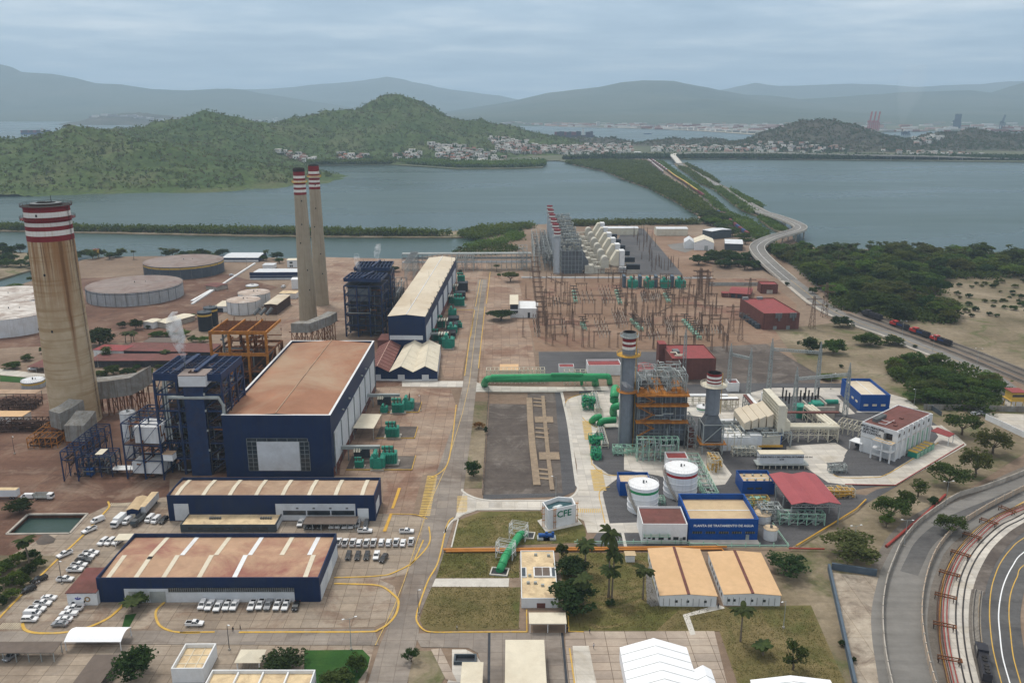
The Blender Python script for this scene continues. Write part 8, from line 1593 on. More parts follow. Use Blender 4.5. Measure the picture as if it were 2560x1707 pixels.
def person(top,legs):
 def f():
  t=thing('person','','person');me=bpy.data.meshes.new('body');
  vs=[(0,0,.95),(0,0,1.2),(0,0,1.45),(0,0,1.55),(0,.02,1.68),(.11,0,.9),(.13,.1,.5),(.13,.02,.06),(-.11,0,.9),(-.13,-.08,.5),(-.13,-.2,.08),(.2,0,1.42),(.26,-.06,1.15),(.26,.06,.92),(-.2,0,1.42),(-.26,.06,1.15),(-.26,.12,.92)]
  es=[(0,1),(1,2),(2,3),(3,4),(0,5),(5,6),(6,7),(0,8),(8,9),(9,10),(2,11),(11,12),(12,13),(2,14),(14,15),(15,16)];rs=[.16,.15,.17,.06,.11,.1,.075,.06,.1,.075,.06,.065,.05,.04,.065,.05,.04]
  me.from_pydata(vs,es,[]);o=bpy.data.objects.new('body',me);col.objects.link(o);sk=o.modifiers.new('skin','SKIN');
  for i,r in enumerate(rs):me.skin_vertices[0].data[i].radius=(r,r*.85)if i<3 else(r,r)
  me.skin_vertices[0].data[0].use_root=True;o.modifiers.new('sub','SUBSURF').levels=1
  dg=bpy.context.evaluated_depsgraph_get();m2=bpy.data.meshes.new_from_object(o.evaluated_get(dg));bpy.data.objects.remove(o);m2.materials.clear()
  for k in('skin',top,legs):m2.materials.append(MATS[k])
  for p in m2.polygons:p.use_smooth=True;z=p.center.z;p.material_index=0 if z>1.5 or(abs(p.center.x)>.22 and z<1.05)else(1 if z>.93 else 2)
  b=bpy.data.objects.new('body',m2);col.objects.link(b);b.parent=t;M().ball((0,0,1.72),.125,.135,.1).build('hair','hair',t);return t
 return Kind(f)
PD,PW=person('cloth_dark','cloth_dark'),person('cloth_light','cloth_dark')
for fr,x,y,kk,lab in(('A7',330,1140,PW,'person in a pale top walking along the lawn edge'),('A7',1398,1168,PD,'person in dark clothes standing at the edge of the paved yard'),('A7',1430,1290,PW,'person in pale clothes crossing the paved yard'),('A7',1220,1150,PD,'person in dark clothes beside the beige canopy'),('A4',428,1155,PD,'person in dark clothes at the apron gap in the kerb, left one'),('A4',487,1140,PD,'person in dark clothes at the apron gap in the kerb, right one'),('A3',318,775,PW,'person in a pale shirt beside the black vehicles'),('A3',300,782,PW,'second person in a pale shirt beside the black vehicles'),('B3',905,848,PD,'person in dark clothes on the path between the peach-roofed sheds'),('B3',968,800,PD,'person in dark clothes by the gap between the peach-roofed sheds'),('E6',1135,1405,PD,'person in dark clothes under the white balcony, left one'),('E6',1170,1410,PD,'person in dark clothes under the white balcony, right one')):kk.put(P(fr,x,y,.12),rnd.uniform(0,6),lab)
def lamp(h=9,arm=1.6,m='galv',two=False):
 def f():
  t=thing('street_lamp','','lamp post');q=M();q.tube([(0,0,0),(0,0,h)],.13,6,.07);q.build('pole',m,t);q=M();[q.bar((0,0,h-.1),(s*arm,0,h+.15),.08)for s in((1,-1)if two else(1,))];q.build('arm',m,t)
  for s in((1,-1)if two else(1,)):M().box(s*arm-.35,-.15,h+.1,s*arm+.35,.15,h+.28).build('lamp_head','white_clean',t)
  M().box(-.3,-.3,0,.3,.3,.5).build('base','conc',t);return t
 return Kind(f)
LP1,LP2,LP3=lamp(9,1.6),lamp(10,1.8,'galv',True),lamp(8,.6,'dark_wall')
for fr,x,y,kk,lab in(('A3',500,770,LP3,'on the left side street'),('A4',1378,1295,LP2,'above the small green garden'),('A4',398,1300,LP3,'above the white parapeted house'),('A7',1125,80,LP1,'at the bend of the gravel strip'),('A7',20,1010,LP3,'at the bottom left of the lawn'),('B3',1535,1035,LP1,'right of the peach-roofed sheds'),('D4',640,1030,LP2,'by the perimeter wall, upper'),('D4',235,1430,LP2,'by the perimeter wall, lower'),('D3',585,1310,LP1,'right of the rightmost blue block'),('D3',420,330,LP2,'beside the railway, second from left'),('D3',850,545,LP2,'beside the last red locomotive'),('D3',1465,740,LP2,'at the viaduct rail'),('D6',180,950,LP3,'on the yard left of the bent duct'),('D5',300,900,LP1,'in front of the left porch'),('C6',500,710,LP3,'on the tank road, second'),('C6',770,390,LP3,'at the top of the tank road'),('D2',1790,440,LP1,'left of the rightmost blue block'),('A5',1925,860,LP3,'at the far transformer bed'),('B2',565,1500,LP2,'in the big thorny tree')):
 if lab=='x':continue
 kk.put(P(fr,x,y,.1),rnd.uniform(-.6,.6)+(pi if x%2 else 0),'lamp post standing '+lab)
def loco(body='loco_red',nose=True):
 def f():
  t=thing('locomotive','','locomotive');M().box(-1.5,-9.5,.9,1.5,9.5,1.5).build('underframe','rail',t);M().box(-1.3,-9,1.5,1.3,2.5,4.0).build('long_hood','loco_dark',t)
  M().box(-1.55,2.5,1.5,1.55,6,4.7).build('cab',body,t);M().box(-1.45,6,1.5,1.45,9,3.3).build('nose',body,t);M().box(-1.58,2.9,3.3,1.58,5.6,4.2).build('window','glass',t);q=M();[q.cyl(0,y,4.0,4.35,.75,n=12)for y in(-8,-6.3,-4.6,-2,-.3)];q.build('roof_fan','soot',t);M().box(-1.35,-3.5,2.2,1.35,1.5,3.2).build('side_panel','cargo_blue' if body=='loco_red' else 'loco_dark',t)
  for y in(-6,6):q=M();q.box(-1.3,y-2.2,.3,1.3,y+2.2,.9);[q.tube([(-1,y+k,.5),(1,y+k,.5)],.5,10)for k in(-1.6,0,1.6)];q.build('bogie','soot',t)
  return t
 return Kind(f)
LR,LD=loco(),loco('loco_dark')
for fr,a,b,kk,lab in(('D3',(500,265),(265,190),LR,'red and navy locomotive leading at the left of three coupled ones'),('D3',(800,380),(530,285),LR,'red and navy locomotive in the middle of three coupled ones'),('D3',(1105,495),(815,395),LR,'red and navy locomotive at the right of three coupled ones'),('D3',(130,135),(-130,45),LD,'dark locomotive half hidden by trees left of the red ones'),('B4',(1560,1600),(1500,1310),LD,'dark diesel engine with round roof fans at the bottom right corner')):
 p,q_=P(fr,*a),P(fr,*b);d=q_-p;c=(p+q_)/2;kk.put((c.x,c.y,.4),math.atan2(-d.x,d.y),lab,None,max(.9,min(1.35,d.length/19)))
def wagon(c,load=None):
 def f():
  t=thing('freight_wagon','','wagon');M().box(-1.45,-8.5,1.0,1.45,8.5,1.4).build('underframe','rail',t);M().box(-1.5,-8.3,1.4,1.5,8.3,4.6).build('body',c,t);q=M();q.box(-1.3,-8.2,4.6,1.3,8.2,4.8 if not load else 5.3);q.build('load',load or c,t)
  for y in(-6,6):M().box(-1.2,y-1.5,.3,1.2,y+1.5,1.0).build('bogie','soot',t)
  return t
 return Kind(f)
WR,WY,WB,WG=wagon('cargo_red'),wagon('cargo_red','cargo_yellow'),wagon('cargo_blue'),wagon('house_grey','white')
def train(pts,n0,n1,kinds,lab,grp,step=18):
 acc=0;k=0;want=n0*step
 for a,b in zip(pts,pts[1:]):
  L_=(b-a).length;d=(b-a)/L_
  while want<=acc+L_ and k<n1-n0:p=a+d*(want-acc);kinds[k%len(kinds)].put((p.x,p.y,.5),math.atan2(-d.x,d.y),lab,grp);k+=1;want+=step
  acc+=L_
L1=sum((b-a).length for a,b in zip(rr1,rr1[1:]));L2=sum((b-a).length for a,b in zip(rr2,rr2[1:]))
train(rr2,int(L2*.30/18),int(L2*.62/18),[WY],'red wagon with yellow load on the causeway railway','yellow-topped wagons on the causeway');train(rr2,0,int(L2*.3/18),[WR,WR,WG],'freight wagon in the distant causeway yard, right-hand track','distant wagons, right-hand track');train(rr1,0,int(L1*.3/18),[WG,WR],'freight wagon in the distant causeway yard, left-hand track','distant wagons, left-hand track');train(rr2,int(L2*.63/18),int(L2*.67/18),[WR],'dark red engine-like wagon at the head of the yellow-topped train','wagons at the head of the yellow-topped train');train(rr1,int(L1*.83/18),int(L1*.985/18),[WB,WR,WB,WR],'dark blue or red wagon near the highway loop','wagons near the highway loop')
# TREES
def quads_mesh(name,C_,S_,m,rs,flat=.0):
 n=len(C_);a=rs.randn(n,3);a[:,2]*=1-flat;a/=np.linalg.norm(a,axis=1)[:,None]+1e-9;b=rs.randn(n,3);b-=(b*a).sum(1)[:,None]*a;b/=np.linalg.norm(b,axis=1)[:,None]+1e-9
 S=S_[:,None]*.5;k=rs.uniform(.55,1.0,(n,1));v=np.stack([C_-a*S-b*S*k*.6,C_+a*S*.2-b*S*k,C_+a*S+b*S*k*.3,C_-a*S*.1+b*S*k],1).reshape(-1,3)
 me=bpy.data.meshes.new(name);me.vertices.add(4*n);me.vertices.foreach_set('co',v.ravel().astype(np.float32));me.loops.add(4*n);me.loops.foreach_set('vertex_index',np.arange(4*n,dtype=np.int32));me.polygons.add(n);me.polygons.foreach_set('loop_start',np.arange(0,4*n,4,dtype=np.int32));me.polygons.foreach_set('loop_total',np.full(n,4,np.int32));me.update(calc_edges=True);me.materials.append(MATS[m]);return me
def crown_mesh(kind,m,seed):
 rs=np.random.RandomState(seed);cs=[];
 if kind=='round':cfg=(46,5.0,4.4,5.6,1.5,60,.75)
 elif kind=='dome':cfg=(60,5.2,2.9,6.6,1.3,60,.7)
 elif kind=='loose':cfg=(44,5.0,3.2,6.0,1.25,46,.62)
 elif kind=='bush':cfg=(40,4.9,4.2,4.6,1.5,55,.8)
 else:cfg=(26,3.2,4.4,5.6,1.2,44,.6)
 n,rx,rz,cz,rc,nl,sz=cfg
 for i in range(n):
  d=rs.randn(3);d/=np.linalg.norm(d)
  if kind in('dome',)and d[2]<-.15:d[2]=-d[2]*.4
  if d[2]<-.55:d[2]*=-.5
  r=rs.uniform(.55,.95)if rs.rand()<.75 else rs.uniform(.1,.6);c=np.array([d[0]*rx*r,d[1]*rx*r,cz+d[2]*rz*r]);k=rc*rs.uniform(.7,1.25)
  u=rs.randn(nl,3);u/=np.linalg.norm(u,axis=1)[:,None];cs.append(c+u*(k*rs.uniform(.55,1.05,(nl,1)))*np.array([1,1,.75]))
 Cc=np.concatenate(cs);Cc[:,2]=np.maximum(Cc[:,2],.25 if kind=='bush' else 1.2);return quads_mesh('crown',Cc,sz*rs.uniform(.6,1.3,len(Cc)),m,rs)
def trunk_mesh(kind,seed):
 r=random.Random(seed);q=M();top=5.0
 if kind=='bush':
  for i in range(5):a=r.uniform(0,6.3);q.tube([(0,0,0),(cos(a)*.8,sin(a)*.8,1.5),(cos(a)*2.2,sin(a)*2.2,3.5)],.12,5,.04)
  return q.mesh('trunk','bark')
 q.tube([(0,0,-.2),(.1,.05,1.5),(r.uniform(-.3,.3),r.uniform(-.3,.3),3.0)],.36,8,.24)
 for i in range(7):a=i*.9+r.uniform(-.3,.3);l_=r.uniform(2,3.8);q.tube([(0,0,2.4),(cos(a)*l_*.5,sin(a)*l_*.5,4.2),(cos(a)*l_,sin(a)*l_,6.2)],.18,5,.05)
 return q.mesh('trunk','bark')
CR,TKM={},{}
def tree(kind,m,loc,wdt,hgt_,label,group=None,rz=None,seed=None,name=None):
 k=(kind,m,rnd.randint(0,2)if seed is None else seed)
 if k not in CR:CR[k]=crown_mesh(kind,m,sum(map(ord,kind+m))*7+k[2]);TKM[k]=trunk_mesh(kind,k[2]+3)
 t=thing(name or('leafy_bush' if kind=='bush' else 'leafy_tree'),label,'bush' if kind=='bush' else 'tree',loc,rnd.uniform(0,6.28)if rz is None else rz,group);top={'round':11.2,'dome':10.2,'loose':10.2,'bush':9.6,'slender':11}[kind];wd={'round':11.6,'dome':11.8,'loose':11.2,'bush':11.4,'slender':7.6}[kind]
 t.scale=(wdt/wd,wdt/wd*rnd.uniform(.9,1.1),hgt_/top)
 for nm,me in(('crown',CR[k]),('trunk',TKM[k])):o=bpy.data.objects.new(nm,me);col.objects.link(o);o.parent=t
 return t
def tree_at(kind,m,fr,x,y,wpx,hpx,label,**k):
 p=P(fr,x,y);d=(p-Vector((0,0,H))).length;w_=wpx/FR[fr][2]*d/F;dep=-(ray(fr,x,y).normalized().z);h_=hpx/FR[fr][2]*d/F;h_=max(2.0,(h_-w_*.5*dep)/math.sqrt(1-dep*dep));return tree(kind,m,(p.x,p.y,0),w_,h_,label,**k)
def palm_mesh(seed,small=False):
 r=random.Random(seed);q=M();h=10;bx,by=r.uniform(-.5,.5),r.uniform(-.5,.5);q.tube([(0,0,-.2),(bx*.3,by*.3,h*.4),(bx,by,h*.97)],.26,7,.15);tk=q.mesh('trunk','palm_bark');q=M()
 for i in range(24):
  a=i*2.4+r.uniform(-.3,.3);el=r.choice((.9,.55,.2,-.15));L_=r.uniform(2.9,3.7);pts=[];p=Vector((bx,by,h));e=el
  for s in range(7):pts.append(p.copy());p=p+Vector((cos(a)*cos(e),sin(a)*cos(e),sin(e)))*(L_/6);e-=.27
  sd=Vector((-sin(a),cos(a),0));wds=[.08,.42,.62,.66,.58,.42,.1]
  vs=[]
  for s,p_ in enumerate(pts):vs+=[p_-sd*wds[s]-Vector((0,0,wds[s]*.55)),p_,p_+sd*wds[s]-Vector((0,0,wds[s]*.55))]
  q.add(vs,[f for s in range(6)for f in((3*s,3*s+1,3*s+4,3*s+3),(3*s+1,3*s+2,3*s+5,3*s+4))])
 return q.mesh('fronds','palm_leaf'),tk
PM=[palm_mesh(i)for i in range(4)]
def palm(loc,h_,label,group=None,cr=1.0):
 t=thing('palm_tree',label,'palm tree',loc,rnd.uniform(0,6.28),group);a=PM[rnd.randint(0,3)];s=h_/12.0
 cs=cr;t.scale=(cs,cs,h_/11.5)
 for nm,me in(('crown',a[0]),('trunk',a[1])):o=bpy.data.objects.new(nm,me);col.objects.link(o);o.parent=t
 return t
def palm_at(fr,x,y,xt,yt,label,cr=None,**k):p=P(fr,x,y);h_=max(3,zat(p,fr,xt,yt));return palm((p.x,p.y,0),h_,label,cr=cr or 1.0,**k)
for kind,m,fr,x,y,w_,h_,lab in(('round','leaf_dark','A3',1080,1535,350,310,'big round dark tree at the bottom left beside the brown carport'),('round','leaf_dark','A3',158,195,200,135,'dark round tree by the upper left trucks'),('round','leaf','A3',1120,960,170,150,'small leafy tree at the grass island before the nearest warehouse'),('round','leaf_dark','A4',845,1475,390,230,'broad dark tree behind the bottom white house'),('round','leaf','A4',1425,1480,200,190,'mid green tree at the right of the small green garden'),('round','leaf','A4',1265,1600,330,190,'leafy tree at the bottom edge of the small green garden'),('loose','leaf_dark','A4',1862,1400,140,140,'small dark tree at the zebra crossing corner'),('round','leaf_dark','A7',1275,970,470,330,'largest dark tree hugging the old flat-roofed building'),('round','leaf_dark','A7',1250,700,300,200,'dark tree crown behind the largest dark tree'),('round','leaf','A7',1172,560,120,150,'small tree by the orange pipes behind the old flat-roofed building'),('bush','leaf','A7',1300,640,170,110,'green bush between the small tree and the first palm'),('bush','leaf_dark','A7',1562,940,100,70,'round bush in a ring at the foot of the double palm'),('round','leaf_dark','A8',490,1060,175,180,'lone round dark tree beside the main road'),('loose','flower_tree','A8',535,655,130,80,'small red-flowered tree beside the main road'),('bush','leaf_dark','A8',595,700,40,80,'narrow dark bush at the fence of the empty parcel'),('bush','leaf_dark','A8',760,150,70,25,'small bush in front of the beige hut'),('loose','leaf_dry','B2',520,1550,540,290,'widest thorny tree below the yellow pipe'),('loose','leaf','B2',870,1240,290,240,'dense thorny tree between gravel road and red pipe'),('loose','leaf','B2',985,1190,200,230,'taller thorny tree just right of the dense one'),('loose','leaf_light','B2',835,1300,140,130,'small light green tree at the feet of the dense thorny tree'),('slender','leaf','B2',1095,1050,150,170,'slim tree at the corner of the red-edged road'),('round','leaf_dark','B2',1210,1120,95,90,'small round tree above the red pipe'),('loose','leaf','B2',1340,970,330,240,'wide tree below the red-edged road'),('loose','leaf_dry','B2',1560,890,270,260,'wide tree right of the red-edged road, middle of three'),('loose','leaf_dry','B2',1700,700,300,230,'wide tree right of the red-edged road, upper of three'),('loose','leaf','B2',1450,545,280,220,'wide tree behind the white control building'),('loose','leaf','B2',1050,275,180,100,'low tree right of the rightmost blue block'),('loose','leaf','B2',1250,300,260,170,'wood-edge tree above the white control building, left'),('loose','leaf','B2',1530,350,240,180,'wood-edge tree above the parked white cars'),('loose','leaf','B2',1350,1340,250,180,'thorny tree leaning over the curving street'),('bush','leaf_dark','B2',640,1540,120,60,'dark bush under the widest thorny tree'),('loose','leaf_dark','B3',1545,515,430,260,'round dark tree touching the right peach-roofed shed'),('slender','leaf','B3',1625,1440,240,330,'slender young tree on the dry lawn'),('bush','leaf_dark','B3',2095,1210,80,60,'bush at the blue-grey wall'),('bush','leaf_dark','B3',2210,1370,60,60,'bush at the lower end of the blue-grey wall'),('dome','leaf_dark','C8',1350,925,380,165,'broad dome-shaped tree in the formal garden'),('dome','leaf_dry','C8',1460,480,250,140,'umbrella-shaped tree at the back of the formal garden'),('loose','leaf_light','C8',1325,440,60,70,'small light tree left of the umbrella-shaped tree'),('round','leaf_dark','D5',330,560,530,350,'massive dark tree right behind the big chimney'),('round','leaf_dark','D5',690,255,150,120,'small dark round tree by the tiny tan-roofed house'),('round','leaf_dark','D5',920,290,240,200,'larger dark round tree by the small white house'),('round','leaf_dark','D5',1120,275,95,75,'smallest dark round tree in front of the small white house'),('bush','leaf','D5',1250,410,260,130,'left part of the hedge behind the brown office wing'),('bush','leaf','D5',1450,410,260,130,'middle of the hedge behind the brown office wing'),('bush','leaf_light','D5',1680,390,240,130,'hedge bush behind the steam plume'),('bush','leaf','D5',1850,490,200,130,'bush left of the rusty skeleton'),('bush','leaf_light','D5',2020,490,200,130,'light bush at the rusty skeleton'),('bush','leaf','D5',330,1040,260,120,'left shrub in front of the office wing'),('bush','leaf','D5',550,1020,300,200,'tallest shrub in front of the office wing'),('bush','leaf_dark','D5',780,1030,300,150,'wide dark shrub in front of the office wing'),('bush','leaf_dark','D5',930,930,160,90,'dark shrub under the right porch'),('bush','leaf_light','D5',1120,1020,190,130,'light shrub by the grey flue duct'),('bush','leaf','D5',1290,930,160,100,'shrub against the near boiler house'),('bush','leaf','A2',120,440,160,80,'shrub at the maroon carport, left'),('bush','leaf','A2',250,370,110,70,'shrub at the maroon carport, middle'),('bush','leaf','A2',400,300,90,70,'shrub at the maroon carport, right'),('bush','leaf_light','A1',145,1165,150,50,'shrubs on the canal bank'),('bush','leaf','A1',275,1100,60,40,'small bush by the canal lamp'),('round','leaf','C6',1225,325,130,100,'round tree on the waterfront right of the navy shed'),('round','leaf_dark','C6',1190,270,200,130,'dark tree clump on the waterfront'),('round','leaf_dark','C6',430,195,210,85,'dark tree behind the slate tank'),('round','leaf','C6',1000,290,150,100,'leafy tree at the right end of the navy waterfront shed'),('dome','leaf_dark','C8',120,365,150,75,'dark tree beside the far boiler house'),('round','leaf_dark','B5',2020,650,180,110,'dark tree in the sandy yard by the navy containers'),('bush','leaf_dark','C8',880,385,70,50,'bush at the foot of the raised pipe platform')):tree_at(kind,m,fr,x,y,w_,h_,lab)
for i,(x,y,w_)in enumerate(((55,660,130),(150,610,120),(250,585,130),(318,640,110),(150,740,150),(240,700,130),(60,790,140),(95,890,120),(25,950,110),(180,790,120),(-40,720,160),(-60,880,160))):tree_at('bush',('leaf','leaf_light','leaf_dark')[i%3],'A3',x,y,w_,105,'leafy bush in the clump left of the side street',group='bush clump left of the side street')
wf=[(690+i*52,905-(i%3)*18)for i in range(28)]
for i,(x,y)in enumerate(wf):
 if not(1130<x<1480 or 1990<x):tree_at('round',('leaf','leaf_dark','leaf_dry')[i%3],'A1',x,y,rnd.uniform(70,130),rnd.uniform(50,90),'leafy tree in the waterfront row behind the tank yard',group='waterfront trees behind the tanks')
for i in range(17):x,y=rnd.uniform(-120,320),rnd.uniform(835,985);tree_at('round',('leaf','leaf_dark')[i%2],'A1',x,y,rnd.uniform(90,150),rnd.uniform(70,110),'dense tree on the far bank of the canal at the left edge',group='trees across the canal')
for fr,x,y,xt,yt,lab in(('A3',240,620,222,385,'palm rising from the bush clump at the left'),('A3',1062,1000,1050,890,'young palm beside the small leafy tree'),('A7',1360,680,1350,420,'palm left in the lawn group'),('A7',1348,960,1340,690,'palm in front of the largest dark tree'),('A7',1552,870,1555,290,'tallest palm on the lawn'),('A7',1575,880,1580,470,'palm leaning close to the tallest one'),('A7',1545,880,1545,620,'thin palm at the foot of the tallest one'),('A7',1825,895,1820,625,'palm beside the left peach-roofed shed'),('B3',1120,1170,1140,820,'lone tall palm on the dry lawn'),('D5',440,800,385,560,'palm at the red-roofed wing'),('D5',450,790,430,650,'second palm at the red-roofed wing'),('D5',745,500,740,320,'palm left of the office group'),('D5',838,495,838,310,'palm in the middle behind the office group'),('D5',888,490,870,330,'palm right behind the office group'),('D5',1412,780,1405,620,'palm before the middle office wing'),('D5',1920,720,1910,620,'palm beside the near boiler house'),('D5',1825,110,1820,30,'palm by the black tanks'),('C6',1040,290,1040,135,'palm at the navy waterfront shed'),('C6',5,1110,5,1045,'palm near the black tanks'),('A1',1220,905,1220,820,'palm on the waterfront, left'),('A1',1470,870,1470,800,'palm on the waterfront, second'),('A1',1510,875,1508,800,'palm on the waterfront, third'),('A1',1618,880,1616,810,'palm on the waterfront, right'),('C8',1298,365,1295,280,'small palm at the top of the formal garden'),('C8',875,180,875,70,'palm behind the long pipe rack')):palm_at(fr,x,y,xt,yt,lab,cr=1.25)
palm((P('B3',1340,1300)).to_tuple(),4.0,'short young palm on the dry lawn',cr=1.1)
wood=PL('B6',600,330,700,345,800,352,900,358,1100,362,1500,372,2000,385,2352,400,2700,420,2700,520,2300,520,2150,545,1900,540,1750,545,1800,660,1700,660,1560,620,1450,640,1650,720,1900,800,1850,850,1500,830,1300,790,1050,740,1020,650,900,560,800,470,680,390)
sc_=sorted(scatter(wood,140,random.Random(3)),key=lambda q:-q[1])
for i,(x,y)in enumerate(sc_):
 far=y/900;k=rnd.choice(('round','bush','round','loose','bush'));m=rnd.choice(('leaf','leaf_dark','leaf','leaf_dry','leaf_dark','leaf_light'));w_=rnd.uniform(16,30);tree(k,m,(x,y,0),w_,w_*rnd.uniform(.4,.62),'tree in the dense wood between the highway and the right lagoon','trees of the wood by the right lagoon')
for kind,m,x,y,w_,h_,lab in(('dome','leaf_dark',1740,672,195,150,'big dark round tree standing free in the scrub right of the wood'),('dome','leaf_dark',1510,530,200,125,'broad dark dome tree in the middle of the wood'),('round','leaf',1505,625,130,110,'round bright tree at the lower edge of the wood'),('bush','leaf',1290,995,200,110,'bush thicket left between highway and verge'),('bush','leaf',1450,990,170,80,'bush thicket right between highway and verge'),('bush','leaf_dark',1100,870,150,90,'olive bush beside the highway at the tower'),('bush','leaf_dark',880,1040,170,120,'green bush below the brick building, left'),('bush','leaf',1050,1050,170,130,'green bush below the brick building, right'),('bush','leaf_light',1010,1225,150,60,'light bush behind the rightmost blue block'),('bush','leaf_dark',1100,1145,40,28,'small bush on the bare earth behind the rightmost blue block'),('bush','leaf',910,640,70,55,'bush in the highway verge'),('bush','leaf_dark',730,585,45,30,'small bush at the highway side'),('bush','leaf_dark',1605,1010,40,25,'small bush at the highway edge by the red locomotives')):tree_at(kind,m,'B6',x,y,w_,h_,lab)
wood2=PL('B6',1480,1120,1800,1110,2060,1180,2150,1250,2200,1420,2080,1480,1900,1440,1700,1420,1560,1300,1450,1200)
for x,y in sorted(scatter(wood2,34,random.Random(8)),key=lambda q:-q[1]):w_=rnd.uniform(9,16);tree(rnd.choice(('loose','round','loose')),rnd.choice(('leaf','leaf','leaf_light','leaf_dry')),(x,y,0),w_,w_*rnd.uniform(.45,.65),'tree in the thicket behind the white control building','thicket behind the control building')
for x,y in scatter(PL('B6',1800,570,2352,560,2500,830,2000,830,1830,700),46,random.Random(10)):w_=rnd.uniform(3,8);tree('bush',rnd.choice(('leaf_dry','leaf_dark','leaf')),(x,y,0),w_,w_*.55,'low bush scattered on the dry scrubland right of the wood','bushes on the dry scrubland')
for x,y in scatter(PL('C4',900,750,1020,740,1120,760,1250,850,1400,980,1520,1080,1480,1130,1380,1060,1200,980,1080,960,1080,880,960,860,900,800),34,random.Random(13)):w_=rnd.uniform(14,24);tree(rnd.choice(('round','loose')),rnd.choice(('leaf','leaf_light','leaf')),(x,y,0),w_,w_*.5,'tree in the belt between the depot sheds and the causeway railway','trees between depot and railway')
for x,y in scatter(PL('D1',1100,60,1450,20,2000,-30,2171,-60,2150,230,1950,240,1600,180,1400,110),24,random.Random(14)):w_=rnd.uniform(9,20);tree(rnd.choice(('round','dome')),rnd.choice(('leaf','leaf_dark','leaf_dark')),(x,y,0),w_,w_*.55,'dark tree in the grove between the depot yard and the highway loop','grove at the highway loop')
for i,(x,yt)in enumerate(((880,298),(960,312),(990,320),(1020,300),(1045,300),(1060,285),(1085,295),(1105,310),(1125,292),(1150,305),(1160,320),(1207,292),(1285,300),(1305,275),(1357,283),(1397,280),(1440,288),(1472,282),(1495,290),(1522,277),(1545,300),(1565,305),(1590,292),(1615,290),(1640,285),(1665,292),(1720,345),(1778,325),(1822,315),(1930,312),(1955,315),(1985,305),(2010,310),(2238,300),(2262,325),(2290,320),(2320,335),(2345,330),(900,345),(930,345),(1240,345),(1330,345),(1700,360),(1860,350),(1900,340),(2060,345),(2120,350),(2180,352))):palm_at('B6',x,yt+72+rnd.uniform(-4,8),x,yt,'coconut palm in the skyline row along the right lagoon',cr=1.35,group='palm row along the right lagoon')
for x,y in scatter(PL('B6',700,390,1250,400,1250,520,900,530,780,450),26,random.Random(15)):palm((x,y,0),rnd.uniform(11,17),'coconut palm mixed into the wood beside the highway','palms in the wood',1.3)
def tufts(name,pts,size,nq,spread,hgt_,m,seed=1):
 rs=np.random.RandomState(seed);Pn=np.repeat(np.asarray(pts,float),nq,0);n=len(Pn);Pn+=rs.randn(n,3)*np.array([spread,spread,hgt_*.25]);Pn[:,2]+=hgt_*rs.uniform(.2,.9,n)
 o=bpy.data.objects.new(name,quads_mesh(name,Pn,size*rs.uniform(.6,1.3,n),m,rs,.3));col.objects.link(o);o['kind']='stuff';return o
def belt(name,poly,n,size,hgt_,m='mangrove',seed=1,nq=16,spread=2.0):return tufts(name,[(x,y,0)for x,y in scatter(poly,n,random.Random(seed))],size,nq,spread,hgt_,m,seed)
strip=PL('S',-500,559,0,569,300,576,600,579,900,583,1060,585,1140,590,1060,590,900,590,600,586,300,580,0,575,-500,570)
belt('mangrove_foliage',strip,2400,2.6,6.5,seed=2);belt('mangrove_foliage',PL('S',1140,588,1200,570,1330,563,1335,570,1250,590,1180,600),420,2.4,5,seed=3)
belt('mangrove_foliage',PL('S',1160,618,1215,606,1262,598,1270,580,1310,590,1310,600,1240,615,1180,626),260,1.8,4,seed=4);belt('mangrove_foliage',PL('S',1130,632,1230,612,1300,622,1305,632,1200,640),160,1.8,4,'leaf',seed=44);belt('mangrove_foliage',PL('S',1424,558,1600,557,1745,557,1745,562,1600,563,1424,566),420,2.6,5,'leaf_dry',seed=5)
belt('mangrove_foliage',PL('S',1411,407,1435,412,1514,429,1560,449,1624,471,1696,508,1743,537,1788,537,1766,517,1744,499,1714,478,1684,460,1663,447,1638,427,1614,406,1500,403),4600,3.4,6,seed=6)
belt('mangrove_foliage',PL('C4',380,110,470,130,600,230,800,370,1000,520,1215,715,1140,710,1020,600,920,515,800,440,690,360,580,290,460,190),1100,2.8,4,seed=7);belt('mangrove_foliage',PL('C4',1230,740,1430,810,1590,910,1690,975,1640,1030,1560,1030,1420,930,1320,850,1220,770),700,2.6,5,'mangrove',seed=8)
belt('mangrove_foliage',PL('C4',640,180,760,262,900,372,1060,436,1000,380,870,285,740,200),700,2.8,4,seed=9);belt('mangrove_foliage',PL('C4',720,145,840,200,1000,292,1130,380,1100,370,980,300,830,215),320,3.0,5,seed=10);belt('mangrove_foliage',PL('C4',1060,440,1240,575,1390,688,1560,745,1540,700,1400,620,1260,520,1130,420),300,2.6,4.5,seed=11);belt('mangrove_foliage',PL('C4',1240,440,1380,525,1550,612,1640,665,1600,665,1480,600,1340,515),260,2.6,5,seed=12);belt('mangrove_foliage',PL('C4',1600,770,1700,800,1850,900,1900,930,1800,930,1680,850,1600,800),160,2.4,4,seed=13)
belt('mangrove_foliage',PL('S',980,409,1143,420,1280,420,1357,417,1366,408,1330,408,1250,411,1150,412,1000,404),2000,5.0,9,seed=14);belt('mangrove_foliage',PL('S',571,430,680,416,816,413,980,411,980,407,816,409,680,412,571,425),1500,5,9,seed=15);belt('mangrove_foliage',PL('S',-60,487,0,482,71,470,234,451,435,448,544,442,571,430,560,428,430,443,234,446,71,464,-60,480),2200,4.0,8,seed=16)
belt('town_trees_foliage',PL('S',1397,400,1600,398,1690,398,1900,398,2560,402,2560,396,1900,394,1700,393,1590,392,1450,396),2000,6,9,'leaf_dark',seed=17)
